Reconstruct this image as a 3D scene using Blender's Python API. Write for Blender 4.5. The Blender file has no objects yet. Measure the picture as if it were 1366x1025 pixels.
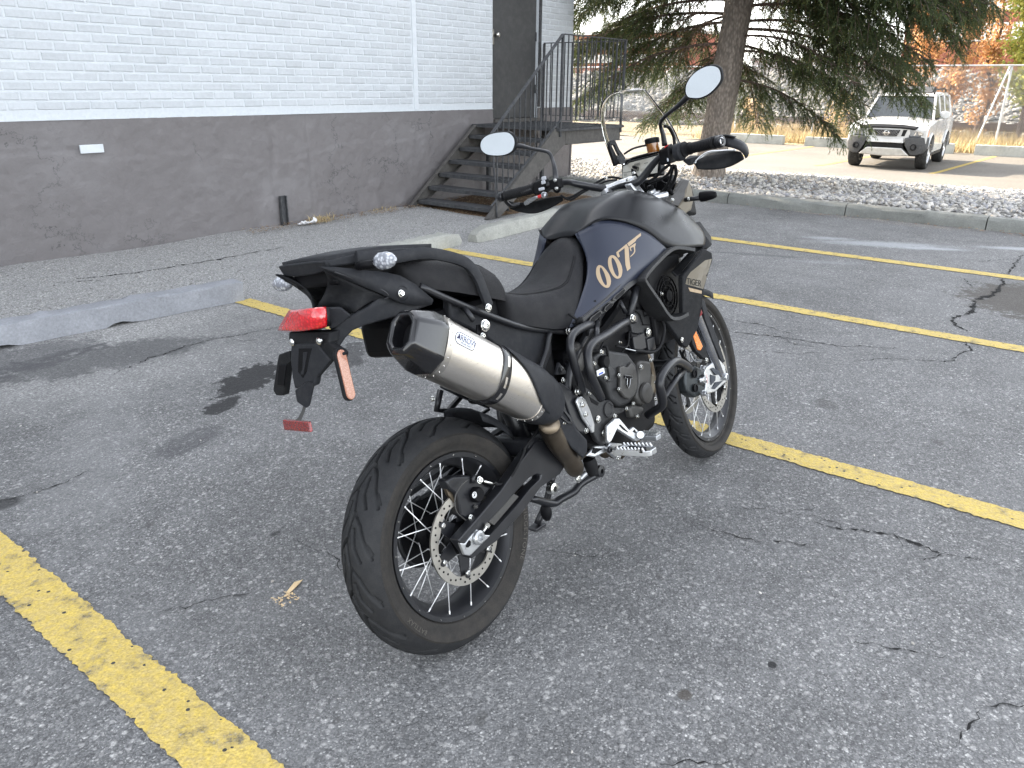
import bpy, bmesh, math, random
import numpy as np
from mathutils import Vector, Matrix
from mathutils.bvhtree import BVHTree

random.seed(7)
RNG = np.random.default_rng(7)
C = bpy.context.scene.collection
S = bpy.context.scene
PI = math.pi
R = math.radians

# ------------------------------------------------------------------ camera, sky, sun, exposure
cam = bpy.data.cameras.new('camera')
camo = bpy.data.objects.new('camera', cam)
C.objects.link(camo)
S.camera = camo
YAW, PITCH, ROLL, FPX = 0.65584, 0.367861, 0.0112, 1035.67
fw = Vector((math.cos(YAW) * math.cos(PITCH), math.sin(YAW) * math.cos(PITCH), -math.sin(PITCH)))
rt = fw.cross(Vector((0, 0, 1))).normalized()
up = rt.cross(fw)
r2 = rt * math.cos(ROLL) + up * math.sin(ROLL)
u2 = up * math.cos(ROLL) - rt * math.sin(ROLL)
mw = Matrix((r2, u2, -fw)).transposed().to_4x4()
mw.translation = Vector((0, 0, 1.464))
camo.matrix_world = mw
cam.sensor_width = 36
cam.lens = FPX / 1366 * 36
cam.clip_start = 0.05
cam.clip_end = 1500

SUN_EL, SUN_AZ = R(30), R(9)      # azimuth measured from +Y towards +X
w = bpy.data.worlds.new('World')
S.world = w
w.use_nodes = True
nt = w.node_tree
bg = nt.nodes['Background']
sky = nt.nodes.new('ShaderNodeTexSky')
sky.sky_type = 'NISHITA'
sky.sun_disc = False
sky.sun_elevation = SUN_EL
sky.sun_rotation = SUN_AZ % (2 * PI)
sky.air_density = 1.0
sky.dust_density = 1.6
sky.ozone_density = 1.0
hs = nt.nodes.new('ShaderNodeHueSaturation')        # thin milky overcast veil: a paler blue
hs.inputs['Saturation'].default_value = 0.25
nt.links.new(sky.outputs[0], hs.inputs['Color'])
nt.links.new(hs.outputs[0], bg.inputs[0])
bg.inputs[1].default_value = 0.15
sl = bpy.data.lights.new('sun', 'SUN')
sl.energy = 3.3
sl.angle = R(0.53)
sl.color = (1.0, 0.85, 0.66)
so = bpy.data.objects.new('sun', sl)
C.objects.link(so)
sd = Vector((math.sin(SUN_AZ) * math.cos(SUN_EL), math.cos(SUN_AZ) * math.cos(SUN_EL), math.sin(SUN_EL)))
so.rotation_euler = sd.to_track_quat('Z', 'Y').to_euler()
so.location = (0, 0, 30)
S.view_settings.view_transform = 'Standard'
S.view_settings.look = 'None'
S.view_settings.gamma = 1
S.view_settings.use_curve_mapping = False
S.view_settings.exposure = 2.65

# ------------------------------------------------------------------ helpers
def tag(o, label=None, cat=None, group=None, kind=None):
    if label: o['label'] = label
    if cat: o['category'] = cat
    if group: o['group'] = group
    if kind: o['kind'] = kind
    return o

def empty(name, loc=(0, 0, 0), rot=(0, 0, 0), **k):
    o = bpy.data.objects.new(name, None)
    C.objects.link(o)
    o.location = loc
    o.rotation_euler = rot
    o.empty_display_size = 0.1
    return tag(o, **k)

class G:
    """collects shapes that belong to ONE mesh"""
    def __init__(s):
        s.v = []; s.f = []
    def add(s, v, f):
        n = len(s.v)
        s.v += [tuple(p) for p in v]
        s.f += [tuple(i + n for i in q) for q in f]
        return s
    def box(s, c, d, rot=None):
        x, y, z = d[0] / 2, d[1] / 2, d[2] / 2
        P = [Vector(p) for p in ((-x,-y,-z),(x,-y,-z),(x,y,-z),(-x,y,-z),(-x,-y,z),(x,-y,z),(x,y,z),(-x,y,z))]
        if rot is not None: P = [rot @ p for p in P]
        c = Vector(c)
        return s.add([p + c for p in P], [(0,3,2,1),(4,5,6,7),(0,1,5,4),(1,2,6,5),(2,3,7,6),(3,0,4,7)])
    def bx(s, a, b):
        return s.box([(a[i] + b[i]) / 2 for i in range(3)], [abs(b[i] - a[i]) for i in range(3)])
    def bar(s, a, b, w, h, upv=(0, 0, 1)):
        a = Vector(a); b = Vector(b); d = b - a
        x = d.normalized(); u = Vector(upv); y = u.cross(x)
        if y.length < 1e-4: y = Vector((0, 1, 0)).cross(x)
        y.normalize(); z = x.cross(y)
        m = Matrix((x, y, z)).transposed()
        return s.box((a + b) / 2, (d.length, w, h), m)
    def tube(s, pts, r, n=10, closed=False, sm=4, caps=True):
        pts = [Vector(p) for p in pts]
        if sm > 1 and len(pts) > 2: pts, r = smooth_path(pts, r, sm, closed)
        m = len(pts)
        rr = r if isinstance(r, (list, tuple)) else [r] * m
        v = []; f = []; prev = None
        for i, p in enumerate(pts):
            if closed: t = pts[(i + 1) % m] - pts[i - 1]
            else: t = pts[min(i + 1, m - 1)] - pts[max(i - 1, 0)]
            t.normalize()
            if prev is None:
                a = Vector((0, 0, 1)) if abs(t.z) < .9 else Vector((1, 0, 0))
                prev = (a - t * a.dot(t)).normalized()
            else:
                prev = (prev - t * prev.dot(t)).normalized()
            b = t.cross(prev)
            for k in range(n):
                an = 2 * PI * k / n
                v.append(p + (prev * math.cos(an) + b * math.sin(an)) * rr[i])
        L = m if closed else m - 1
        for i in range(L):
            for k in range(n):
                a = i * n + k; b2 = i * n + (k + 1) % n
                c = ((i + 1) % m) * n + (k + 1) % n; d = ((i + 1) % m) * n + k
                f.append((a, b2, c, d))
        if caps and not closed:
            f.append(tuple(range(n))[::-1]); f.append(tuple((m - 1) * n + k for k in range(n)))
        return s.add(v, f)
    def cyl(s, a, b, r, n=16, r2=None):
        return s.tube([a, b], [r, r if r2 is None else r2], n, sm=1)
    def lathe(s, prof, o, ax, n=32, closed=False, caps=True):
        """prof: list of (radius, distance along axis)"""
        o = Vector(o); ax = Vector(ax).normalized()
        a = Vector((0, 0, 1)) if abs(ax.z) < .9 else Vector((1, 0, 0))
        e1 = (a - ax * a.dot(ax)).normalized(); e2 = ax.cross(e1)
        v = []; f = []; m = len(prof)
        for (r, h) in prof:
            for k in range(n):
                an = 2 * PI * k / n
                v.append(o + ax * h + (e1 * math.cos(an) + e2 * math.sin(an)) * r)
        for i in range(m if closed else m - 1):
            j = (i + 1) % m
            for k in range(n):
                f.append((i * n + k, i * n + (k + 1) % n, j * n + (k + 1) % n, j * n + k))
        if caps and not closed:
            f.append(tuple(range(n))[::-1]); f.append(tuple((m - 1) * n + k for k in range(n)))
        return s.add(v, f)
    def plate(s, pts, off):
        """outline polygon extruded by the vector off"""
        n = len(pts); off = Vector(off)
        v = [Vector(p) for p in pts] + [Vector(p) + off for p in pts]
        f = [tuple(range(n)), tuple(range(2 * n - 1, n - 1, -1))]
        f += [(i, i + n, (i + 1) % n + n, (i + 1) % n) for i in range(n)]
        return s.add(v, f)
    def ring_plate(s, outer, inner, off):
        n = len(outer); off = Vector(off)
        o = [Vector(p) for p in outer]; i_ = [Vector(p) for p in inner]
        v = o + i_ + [p + off for p in o] + [p + off for p in i_]
        f = []
        for k in range(n):
            j = (k + 1) % n
            f += [(k, j, n + j, n + k), (2*n + k, 3*n + k, 3*n + j, 2*n + j), (k, 2*n + k, 2*n + j, j), (n + k, n + j, 3*n + j, 3*n + k)]
        return s.add(v, f)
    def loft(s, rings, closed=True, caps=True):
        n = len(rings[0]); v = [p for r_ in rings for p in r_]; f = []
        for i in range(len(rings) - 1):
            for k in range(n if closed else n - 1):
                f.append((i*n + k, i*n + (k+1) % n, (i+1)*n + (k+1) % n, (i+1)*n + k))
        if caps and closed:
            f.append(tuple(range(n))[::-1]); f.append(tuple((len(rings)-1)*n + k for k in range(n)))
        return s.add(v, f)
    def ball(s, c, r, n=10, sc=(1, 1, 1)):
        v = []; f = []; m = n // 2
        for i in range(m + 1):
            th = PI * i / m
            for k in range(n):
                an = 2 * PI * k / n
                v.append((c[0] + r*sc[0]*math.sin(th)*math.cos(an), c[1] + r*sc[1]*math.sin(th)*math.sin(an), c[2] + r*sc[2]*math.cos(th)))
        for i in range(m):
            for k in range(n):
                f.append((i*n+k, (i+1)*n+k, (i+1)*n+(k+1) % n, i*n+(k+1) % n))
        return s.add(v, f)
    def make(s, name, mat, parent=None, smooth=None, bevel=0, sub=0, solid=0, fn=None, weld=False, seg=2, **k):
        v = [fn(p) for p in s.v] if fn else s.v
        me = bpy.data.meshes.new(name)
        me.from_pydata([tuple(p) for p in v], [], s.f)
        me.validate()
        if weld or True:
            bm = bmesh.new(); bm.from_mesh(me)
            if weld: bmesh.ops.remove_doubles(bm, verts=bm.verts, dist=1e-5)
            bmesh.ops.recalc_face_normals(bm, faces=bm.faces)
            bm.to_mesh(me); bm.free()
        o = bpy.data.objects.new(name, me)
        C.objects.link(o)
        me.materials.append(mat)
        if smooth is not None and smooth is not False:
            me.polygons.foreach_set('use_smooth', [True] * len(me.polygons))
            if smooth is not True: me.set_sharp_from_angle(angle=R(smooth))
        if solid:
            md = o.modifiers.new('solid', 'SOLIDIFY'); md.thickness = solid; md.offset = -1
        if bevel:
            md = o.modifiers.new('bevel', 'BEVEL'); md.width = bevel; md.segments = seg
            md.limit_method = 'ANGLE'; md.angle_limit = R(32); md.harden_normals = False
        if sub:
            md = o.modifiers.new('sub', 'SUBSURF'); md.levels = sub; md.render_levels = sub
        if parent: o.parent = parent
        return tag(o, **k)

def smooth_path(pts, r, sm, closed=False):
    m = len(pts); out = []; rr = []
    rl = r if isinstance(r, (list, tuple)) else [r] * m
    for i in range(m if closed else m - 1):
        p1 = pts[i]; p2 = pts[(i + 1) % m]
        p0 = pts[i - 1] if (closed or i > 0) else p1 * 2 - p2
        p3 = pts[(i + 2) % m] if (closed or i + 2 < m) else p2 * 2 - p1
        for q in range(sm):
            t = q / sm
            out.append(0.5 * ((2 * p1) + (p2 - p0) * t + (2*p0 - 5*p1 + 4*p2 - p3) * t*t + (3*p1 - p0 - 3*p2 + p3) * t**3))
            rr.append(rl[i] * (1 - t) + rl[(i + 1) % m] * t)
    if not closed: out.append(pts[-1]); rr.append(rl[-1])
    return out, rr

def raw_mesh(name, v, f, mat, parent=None, smooth=False, **k):
    """numpy vertices, faces of equal length: quick path for big meshes"""
    v = np.asarray(v, np.float32).reshape(-1, 3); f = np.asarray(f, np.int32)
    me = bpy.data.meshes.new(name)
    me.vertices.add(len(v)); me.vertices.foreach_set('co', v.ravel())
    n = f.shape[1]
    me.loops.add(f.size); me.loops.foreach_set('vertex_index', f.ravel())
    me.polygons.add(len(f)); me.polygons.foreach_set('loop_start', np.arange(len(f), dtype=np.int32) * n)
    me.update(calc_edges=True)
    me.materials.append(mat)
    if smooth: me.polygons.foreach_set('use_smooth', np.ones(len(f), bool))
    o = bpy.data.objects.new(name, me)
    C.objects.link(o)
    if parent: o.parent = parent
    return tag(o, **k)

def copy_tree(o, parent=None):
    c = o.copy(); C.objects.link(c); c.parent = parent
    for ch in list(o.children): copy_tree(ch, c)
    return c

# ------------------------------------------------------------------ materials
class N:
    """tiny node helper"""
    def __init__(s, name):
        s.m = bpy.data.materials.new(name); s.m.use_nodes = True
        s.t = s.m.node_tree; s.b = s.t.nodes['Principled BSDF']; s.x = s.t.nodes
        s.tc = None
    def n(s, typ, **k):
        o = s.x.new('ShaderNode' + typ)
        for a, b in k.items(): setattr(o, a, b)
        return o
    def l(s, a, b): s.t.links.new(a, b)
    def obj(s):
        if not s.tc: s.tc = s.n('TexCoord')
        return s.tc.outputs['Object']
    def pos(s):
        return s.n('NewGeometry').outputs['Position']
    def map(s, src, sc=(1, 1, 1), loc=(0, 0, 0), rot=(0, 0, 0)):
        o = s.n('Mapping'); s.l(src, o.inputs[0])
        o.inputs['Scale'].default_value = sc; o.inputs['Location'].default_value = loc; o.inputs['Rotation'].default_value = rot
        return o.outputs[0]
    def noise(s, src, sc, det=4, ro=.55, dist=0, out=0):
        o = s.n('TexNoise'); s.l(src, o.inputs['Vector'])
        o.inputs['Scale'].default_value = sc; o.inputs['Detail'].default_value = det
        o.inputs['Roughness'].default_value = ro; o.inputs['Distortion'].default_value = dist
        return o.outputs[out]
    def vor(s, src, sc, out='Distance', feat='F1', rnd=1):
        o = s.n('TexVoronoi', feature=feat); s.l(src, o.inputs['Vector']); o.inputs['Scale'].default_value = sc
        o.inputs['Randomness'].default_value = rnd
        return o.outputs[out]
    def ramp(s, fac, stops, mode='LINEAR'):
        o = s.n('ValToRGB'); s.l(fac, o.inputs[0]); cr = o.color_ramp; cr.interpolation = mode
        while len(cr.elements) < len(stops): cr.elements.new(0.5)
        for e, (p, c) in zip(cr.elements, stops):
            e.position = p
            e.color = (c, c, c, 1) if isinstance(c, (int, float)) else (*c, 1)
        return o.outputs[0]
    def mix(s, fac, a, b, typ='MIX'):
        o = s.n('MixRGB', blend_type=typ)
        for i, v in enumerate((fac, a, b)):
            if hasattr(v, 'links'): s.l(v, o.inputs[i])
            elif isinstance(v, (int, float)): o.inputs[i].default_value = v if i == 0 else (v, v, v, 1)
            else: o.inputs[i].default_value = (*v, 1)
        return o.outputs[0]
    def math(s, op, a, b=0.0, c=0.0, clamp=False):
        o = s.n('Math', operation=op); o.use_clamp = clamp
        for i, v in enumerate((a, b, c)):
            if hasattr(v, 'links'): s.l(v, o.inputs[i])
            else: o.inputs[i].default_value = v
        return o.outputs[0]
    def bump(s, h, st=.3, d=.01, prev=None):
        o = s.n('Bump'); s.l(h, o.inputs['Height']); o.inputs['Strength'].default_value = st; o.inputs['Distance'].default_value = d
        if prev is not None: s.l(prev, o.inputs['Normal'])
        s.l(o.outputs[0], s.b.inputs['Normal']); return o.outputs[0]
    def set(s, **k):
        for a, v in k.items():
            i = s.b.inputs[{'color': 'Base Color', 'rough': 'Roughness', 'metal': 'Metallic', 'spec': 'Specular IOR Level', 'trans': 'Transmission Weight', 'ior': 'IOR', 'coat': 'Coat Weight', 'coatr': 'Coat Roughness', 'alpha': 'Alpha', 'sheen': 'Sheen Weight', 'aniso': 'Anisotropic', 'sss': 'Subsurface Weight'}[a]]
            if hasattr(v, 'links'): s.l(v, i)
            elif isinstance(v, tuple): i.default_value = (*v, 1)
            else: i.default_value = v
        return s

def simple(name, col, rough=.5, metal=0, var=.15, nsc=9, bump=0, bsc=200, dust=0, **k):
    """paint, plastic or metal with slight mottling, optional fine grain and dust"""
    a = N(name)
    nz = a.noise(a.obj(), nsc, 5)
    c = a.mix(1, col, a.ramp(nz, [(.3, 1 - var), (.7, 1 + var)]), 'MULTIPLY')
    if dust:
        d = a.noise(a.obj(), nsc * 4, 8, .7)
        c = a.mix(a.ramp(d, [(.45, 0), (.8, dust)]), c, (.25, .24, .22))
    a.set(color=c, metal=metal)
    a.set(rough=a.ramp(a.noise(a.obj(), nsc * 2.3, 6, .6), [(.25, max(.02, rough - .07)), (.75, min(1, rough + .09))]))
    if bump: a.bump(a.noise(a.obj(), bsc, 3), bump, .002)
    if 'spec' not in k and not metal: a.set(spec=.5 if rough < .3 else .12)
    a.set(**k)
    return a.m

# ---- ground
def blob(a, P, cx, cy, rx, ry, rot=0, nz=None, amt=.35, soft=(.85, 1.1)):
    sub = a.n('VectorMath', operation='SUBTRACT'); a.l(P, sub.inputs[0]); sub.inputs[1].default_value = (cx, cy, 0)
    v = a.map(sub.outputs[0], sc=(1, 1, 1), rot=(0, 0, -rot))
    sc = a.n('VectorMath', operation='MULTIPLY'); a.l(v, sc.inputs[0]); sc.inputs[1].default_value = (1 / rx, 1 / ry, 0)
    ln = a.n('VectorMath', operation='LENGTH'); a.l(sc.outputs[0], ln.inputs[0])
    d = a.math('ADD', ln.outputs['Value'], a.math('MULTIPLY', a.math('SUBTRACT', nz, .5), amt * 2))
    return smooth(a, d, soft)

def smooth(a, d, soft):
    o = a.n('MapRange', interpolation_type='SMOOTHSTEP'); a.l(d, o.inputs[0])
    o.inputs[1].default_value = soft[0]; o.inputs[2].default_value = soft[1]
    o.inputs[3].default_value = 1; o.inputs[4].default_value = 0
    return o.outputs[0]

def aggregate(a, P, dark, mid, light, sc=105, share=.3):
    """stone chips in dark binder: returns colour and height"""
    wob = a.n('VectorMath', operation='ADD'); a.l(P, wob.inputs[0])
    nv = a.noise(P, 60, 2, out=1)
    sv = a.n('VectorMath', operation='SCALE'); a.l(nv, sv.inputs[0]); sv.inputs['Scale'].default_value = .008
    a.l(sv.outputs[0], wob.inputs[1]); W = wob.outputs[0]
    v1 = a.n('TexVoronoi'); a.l(W, v1.inputs['Vector']); v1.inputs['Scale'].default_value = sc
    v2 = a.n('TexVoronoi'); a.l(W, v2.inputs['Vector']); v2.inputs['Scale'].default_value = sc * 2.1
    sep = a.n('SeparateColor'); a.l(v1.outputs['Color'], sep.inputs[0])
    sep2 = a.n('SeparateColor'); a.l(v2.outputs['Color'], sep2.inputs[0])
    chip = a.ramp(sep.outputs[0], [(0, dark), (1 - share - .25, mid), (1 - share * .5, mid), (1, light)])
    chip2 = a.ramp(sep2.outputs[0], [(0, dark), (.6, mid), (.86, mid), (1, light)])
    c = a.mix(a.ramp(v1.outputs['Distance'], [(.25, 0), (.6, .9)]), chip, chip2)
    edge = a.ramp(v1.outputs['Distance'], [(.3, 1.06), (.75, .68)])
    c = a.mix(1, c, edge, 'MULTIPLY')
    hgt = a.math('ADD', a.math('MULTIPLY', v1.outputs['Distance'], -1.0), a.math('MULTIPLY', v2.outputs['Distance'], -.45))
    return c, hgt

def asphalt_mat():
    a = N('asphalt'); P = a.pos()
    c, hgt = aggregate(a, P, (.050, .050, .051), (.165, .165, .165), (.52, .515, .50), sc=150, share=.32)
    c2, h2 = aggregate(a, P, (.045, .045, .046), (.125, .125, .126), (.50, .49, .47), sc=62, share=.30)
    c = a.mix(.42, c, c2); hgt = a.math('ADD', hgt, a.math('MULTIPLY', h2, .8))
    big = a.noise(P, .8, 6, .6); med = a.noise(P, 4.5, 6, .65); nz = a.noise(P, 7, 6, .65)
    c = a.mix(1, c, a.ramp(big, [(.3, .8), (.7, 1.2)]), 'MULTIPLY')
    c = a.mix(1, c, a.ramp(med, [(.3, .84), (.7, 1.15)]), 'MULTIPLY')
    c = a.mix(1, c, 1.18, 'MULTIPLY')
    # old, stony strip towards the wall: more pale stone laid bare
    sx = a.n('SeparateXYZ'); a.l(P, sx.inputs[0])
    yy = a.math('ADD', sx.outputs[1], a.math('MULTIPLY', a.math('SUBTRACT', big, .5), 1.6))
    pale, _ = aggregate(a, P, (.13, .13, .128), (.36, .355, .345), (.62, .61, .59), sc=80, share=.5)
    inv = a.n('MapRange'); a.l(yy, inv.inputs[0]); inv.inputs[1].default_value = 3.6; inv.inputs[2].default_value = 5.0
    c = a.mix(a.math('MULTIPLY', inv.outputs[0], .9), c, pale)
    # worn greyish fines in patches
    fines = a.noise(P, 1.7, 9, .7, .6)
    c = a.mix(a.ramp(fines, [(.50, 0), (.68, .3)]), c, (.20, .20, .20))
    nz2 = a.noise(P, 22, 5, .6)
    nn = a.math('ADD', a.math('MULTIPLY', nz, .6), a.math('MULTIPLY', nz2, .4))
    def stain(xy, rx, ry, rot, col, st, amt=.35, soft=(.7, 1.15)):
        nonlocal c
        m = blob(a, P, xy[0], xy[1], rx, ry, rot, nn, amt, soft)
        c = a.mix(a.math('MULTIPLY', m, st), c, col)
    d = (.018, .018, .019)
    stain((2.2001, 3.4349, 0), .27, .15, .5, d, .92, 1.7, (.75, .95)); stain((1.9059, 3.2244, 0), .14, .07, .3, d, .88, 1.5, (.75, .95))
    stain((2.7298, 3.3049, 0), .3, .12, .7, d, .6, 1.6, (.7, .95))
    stain((1.86, 4.3589, 0), .62, .25, -.2, (.05, .05, .053), .65, 1.3); stain((1.5457, 4.6997, 0), .5, .28, 0, (.05, .05, .055), .6, 1.3)
    stain((1.5606, 2.9774, 0), .2, .09, .3, (.05, .05, .055), .5, .7); stain((0.8477, 3.0163, 0), .06, .05, 0, d, .8, .5)
    stain((1.228, 3.1565, 0), .9, .22, 1.0, (.24, .24, .24), .3, 2.2, (.2, 1.3)); stain((2.1111, 1.5569, 0), .9, .3, .2, (.2, .2, .2), .2, 1.6, (.2, 1.3))
    for (u, rx) in (((3.7696, 0.9429, 0), .09), ((5.4948, 2.0203, 0), .12), ((1.954, 0.8989, 0), .02), ((1.1392, 0.9653, 0), .03), ((3.6427, 0.4127, 0), .05), ((1.1068, 2.4596, 0), .035), ((0.9211, 1.2402, 0), .015), ((1.4581, 0.8161, 0), .012), ((1.8463, 0.1962, 0), .02)): stain(u, rx, rx * .7, .4, (.055, .054, .052), .55, 1.6, (.6, 1.0))
    stain((1.7823, 0.4683, -0), .017, .014, 0, d, .95, .5, (.7, .95)); stain((1.5325, 0.6041, 0), .02, .017, 0, (.05, .04, .03), .7, .7)
    stain((1.3479, 2.0653, 0), .022, .012, 0, d, .7, .6)
    stain((6.8371, 0.3569, 0), .62, .5, 0, (.06, .052, .043), .8, 1.3, (.75, 1.1))
    for (u, rx, ry, s_) in (((8.5034, 1.8124, 0), .8, .22, .5), ((8.4646, 2.3566, 0), .35, .12, .4), ((8.5495, 1.4068, 0), .5, .1, .5), ((9.1507, 0.711, 0), .5, .12, .55), ((7.2142, 2.0083, 0), .5, .1, .15)):
        stain(u, rx, ry, -1.1, (.42, .44, .46), s_, .7, (.2, 1.1))
    stain((7.1365, 2.6056, 0), .5, .06, -1.2, (.05, .05, .055), .4, .7); stain((2.0983, 1.9725, 0), 1.0, .35, .1, (.03, .03, .03), .12, .4, (.3, 1.2))
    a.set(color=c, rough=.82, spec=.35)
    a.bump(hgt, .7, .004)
    return a.m

def gravelly(name, dark, mid, light, sc, rough=.9, b=.6, bd=.01):
    a = N(name); P = a.pos()
    c, hgt = aggregate(a, P, dark, mid, light, sc=sc, share=.35)
    c = a.mix(1, c, a.ramp(a.noise(P, .5, 6, .6), [(.3, .82), (.7, 1.15)]), 'MULTIPLY')
    a.set(color=c, rough=rough); a.bump(hgt, b, bd); return a.m

def paint_line_mat():
    a = N('yellow road paint'); P = a.pos()
    ag, hgt = aggregate(a, P, (.03, .03, .03), (.09, .09, .09), (.3, .3, .29))
    nz = a.noise(P, 14, 8, .7); fine = a.noise(P, 160, 3, .6)
    y = a.mix(a.ramp(a.noise(P, 45, 6, .7), [(.35, 0), (.7, 1)]), (.56, .41, .085), (.44, .34, .14))
    y = a.mix(1, y, a.ramp(fine, [(.3, .72), (.7, 1.2)]), 'MULTIPLY')
    pit = a.n('TexVoronoi'); a.l(P, pit.inputs['Vector']); pit.inputs['Scale'].default_value = 62
    sep = a.n('SeparateColor'); a.l(pit.outputs['Color'], sep.inputs[0])
    hole = a.math('MULTIPLY', a.math('GREATER_THAN', sep.outputs[0], .955), a.math('LESS_THAN', pit.outputs['Distance'], .36))
    wear = a.ramp(a.math('ADD', nz, a.math('MULTIPLY', a.math('SUBTRACT', fine, .5), .35)), [(.54, 0), (.68, .85)])
    c = a.mix(hole, a.mix(wear, y, ag), (.03, .03, .03))
    a.set(color=c, rough=.75); a.bump(hgt, .7, .004)
    return a.m

def stone_mat(name, cols, rough=.9):
    """each separate stone gets its own shade"""
    a = N(name); g = a.n('NewGeometry')
    c = a.ramp(g.outputs['Random Per Island'], [(i / (len(cols) - 1), q) for i, q in enumerate(cols)])
    c = a.mix(1, c, a.ramp(a.noise(a.pos(), 60, 4), [(.3, .75), (.7, 1.2)]), 'MULTIPLY')
    a.set(color=c, rough=rough); return a.m

def concrete_mat(name, col, pits=.5):
    a = N(name); P = a.pos()
    c = a.mix(1, col, a.ramp(a.noise(P, 3, 8, .65), [(.3, .78), (.7, 1.2)]), 'MULTIPLY')
    c = a.mix(1, c, a.ramp(a.noise(P, 70, 6, .7), [(.3, .78), (.7, 1.15)]), 'MULTIPLY')
    c = a.mix(a.ramp(a.noise(P, 9, 8, .75, 1), [(.58, 0), (.75, pits)]), c, (.07, .07, .07))
    a.set(color=c, rough=.9)
    b = a.bump(a.noise(P, 40, 8, .7), .5, .01)
    return a.m

def painted_masonry(name, col, b=.5, sc=16, stain=(.5, .5, .5), st=.15, brick=True):
    a = N(name); P = a.pos()
    n1 = a.noise(P, 1.3, 8, .6); n2 = a.noise(P, sc, 8, .7); n3 = a.noise(P, 120, 4, .6)
    c = a.mix(1, col, a.ramp(n2, [(.25, .9), (.75, 1.07)]), 'MULTIPLY')
    c = a.mix(a.ramp(n1, [(.5, 0), (.75, st)]), c, stain)
    if brick:
        oi = a.n('ObjectInfo'); c = a.mix(1, c, a.ramp(oi.outputs['Random'], [(0, .93), (1, 1.04)]), 'MULTIPLY')
        g = a.n('NewGeometry'); c = a.mix(1, c, a.ramp(g.outputs['Random Per Island'], [(0, .94), (1, 1.04)]), 'MULTIPLY')
    if not brick:
        wv = a.n('VectorMath', operation='ADD'); a.l(P, wv.inputs[0]); a.l(a.noise(P, 2.2, 6, .7, out=1), wv.inputs[1])
        vein = a.ramp(a.vor(wv.outputs[0], 1.1, feat='DISTANCE_TO_EDGE'), [(.0, 1), (.012, 0)])
        msk = a.ramp(a.noise(P, .9, 3), [(.48, 0), (.6, .8)])
        c = a.mix(a.math('MULTIPLY', vein, msk), c, (.03, .03, .032)) if st > .3 else c
    a.set(color=c, rough=.62)
    hh = a.math('ADD', a.math('MULTIPLY', n2, 1.0), a.math('MULTIPLY', n3, .25))
    a.bump(hh, b, .012)
    return a.m

ASPH = asphalt_mat()
YEL = paint_line_mat()
FARLOT = gravelly('far asphalt', (.07, .063, .054), (.135, .122, .102), (.28, .26, .22), 60, b=.3)
FARYEL = simple('faded yellow paint', (.36, .27, .09), .8, var=.2, nsc=20)
CONC = concrete_mat('old concrete', (.30, .30, .27), .7)
CONCG = concrete_mat('painted grey concrete', (.24, .247, .265), .5)
CONCK = concrete_mat('kerb concrete', (.20, .205, .19), .6)
BWHITE = painted_masonry('white painted brick', (.475, .50, .525), .5, 26)
BMORT = painted_masonry('white painted mortar', (.52, .55, .575), .5, 30, brick=False)
PLINTH = painted_masonry('grey painted render', (.135, .125, .126), 1.0, 9, (.18, .172, .175), .75, brick=False)
SMOOTHBAND = painted_masonry('white painted render', (.54, .57, .60), .35, 12, brick=False)
DGREY = simple('dark grey steel paint', (.052, .054, .058), .5, var=.2, nsc=6, dust=.25)
DGREY2 = simple('brown grey steel paint', (.078, .074, .070), .55, var=.15, nsc=6, dust=.2)
DOORM = simple('grey door paint', (.062, .062, .062), .5, var=.1, nsc=3, dust=.1)
STEEL = simple('brushed steel', (.6, .58, .54), .3, 1)
SOIL = gravelly('soil', (.04, .025, .015), (.12, .07, .035), (.35, .26, .15), 45)
BALLAST = gravelly('ballast', (.09, .087, .08), (.16, .155, .14), (.28, .27, .25), 9, b=.5, bd=.05)

# ------------------------------------------------------------------ ground
def sheet(name, pts, mat, parent=None, kind='structure', **k):
    g = G(); g.add(pts, [tuple(range(len(pts)))]); return g.make(name, mat, parent, kind=kind, **k)

sheet('ground', [(-500, -500, -.62), (900, -500, -.62), (900, 900, -.62), (-500, 900, -.62)], gravelly('dry ground', (.1, .09, .07), (.2, .18, .14), (.35, .33, .28), 5))
# near lot: slightly uneven asphalt sheet
def grid_sheet(name, x0, x1, y0, y1, nx, ny, fz, mat, **k):
    xs = np.linspace(x0, x1, nx); ys = np.linspace(y0, y1, ny)
    X, Y = np.meshgrid(xs, ys); Z = fz(X, Y)
    idx = np.arange(nx * ny).reshape(ny, nx)
    f = np.stack([idx[:-1, :-1], idx[:-1, 1:], idx[1:, 1:], idx[1:, :-1]], -1).reshape(-1, 4)
    return raw_mesh(name, np.stack([X, Y, Z], -1), f, mat, smooth=True, kind='structure', **k)
def lot_z(X, Y):
    return .02 * np.clip((Y - 6.3) / .8, 0, 1) * (1 + .5 * np.sin(X * 3.1)) * (X < 10) + 0 * X
lot = grid_sheet('parking_lot', -40, 10.16, -60, 7.3, 160, 200, lot_z, ASPH)
grid_sheet('side_yard', 10.16 - .3, 10.16, 7.3, 60, 2, 2, lambda X, Y: 0 * X - .002, ASPH)

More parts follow.
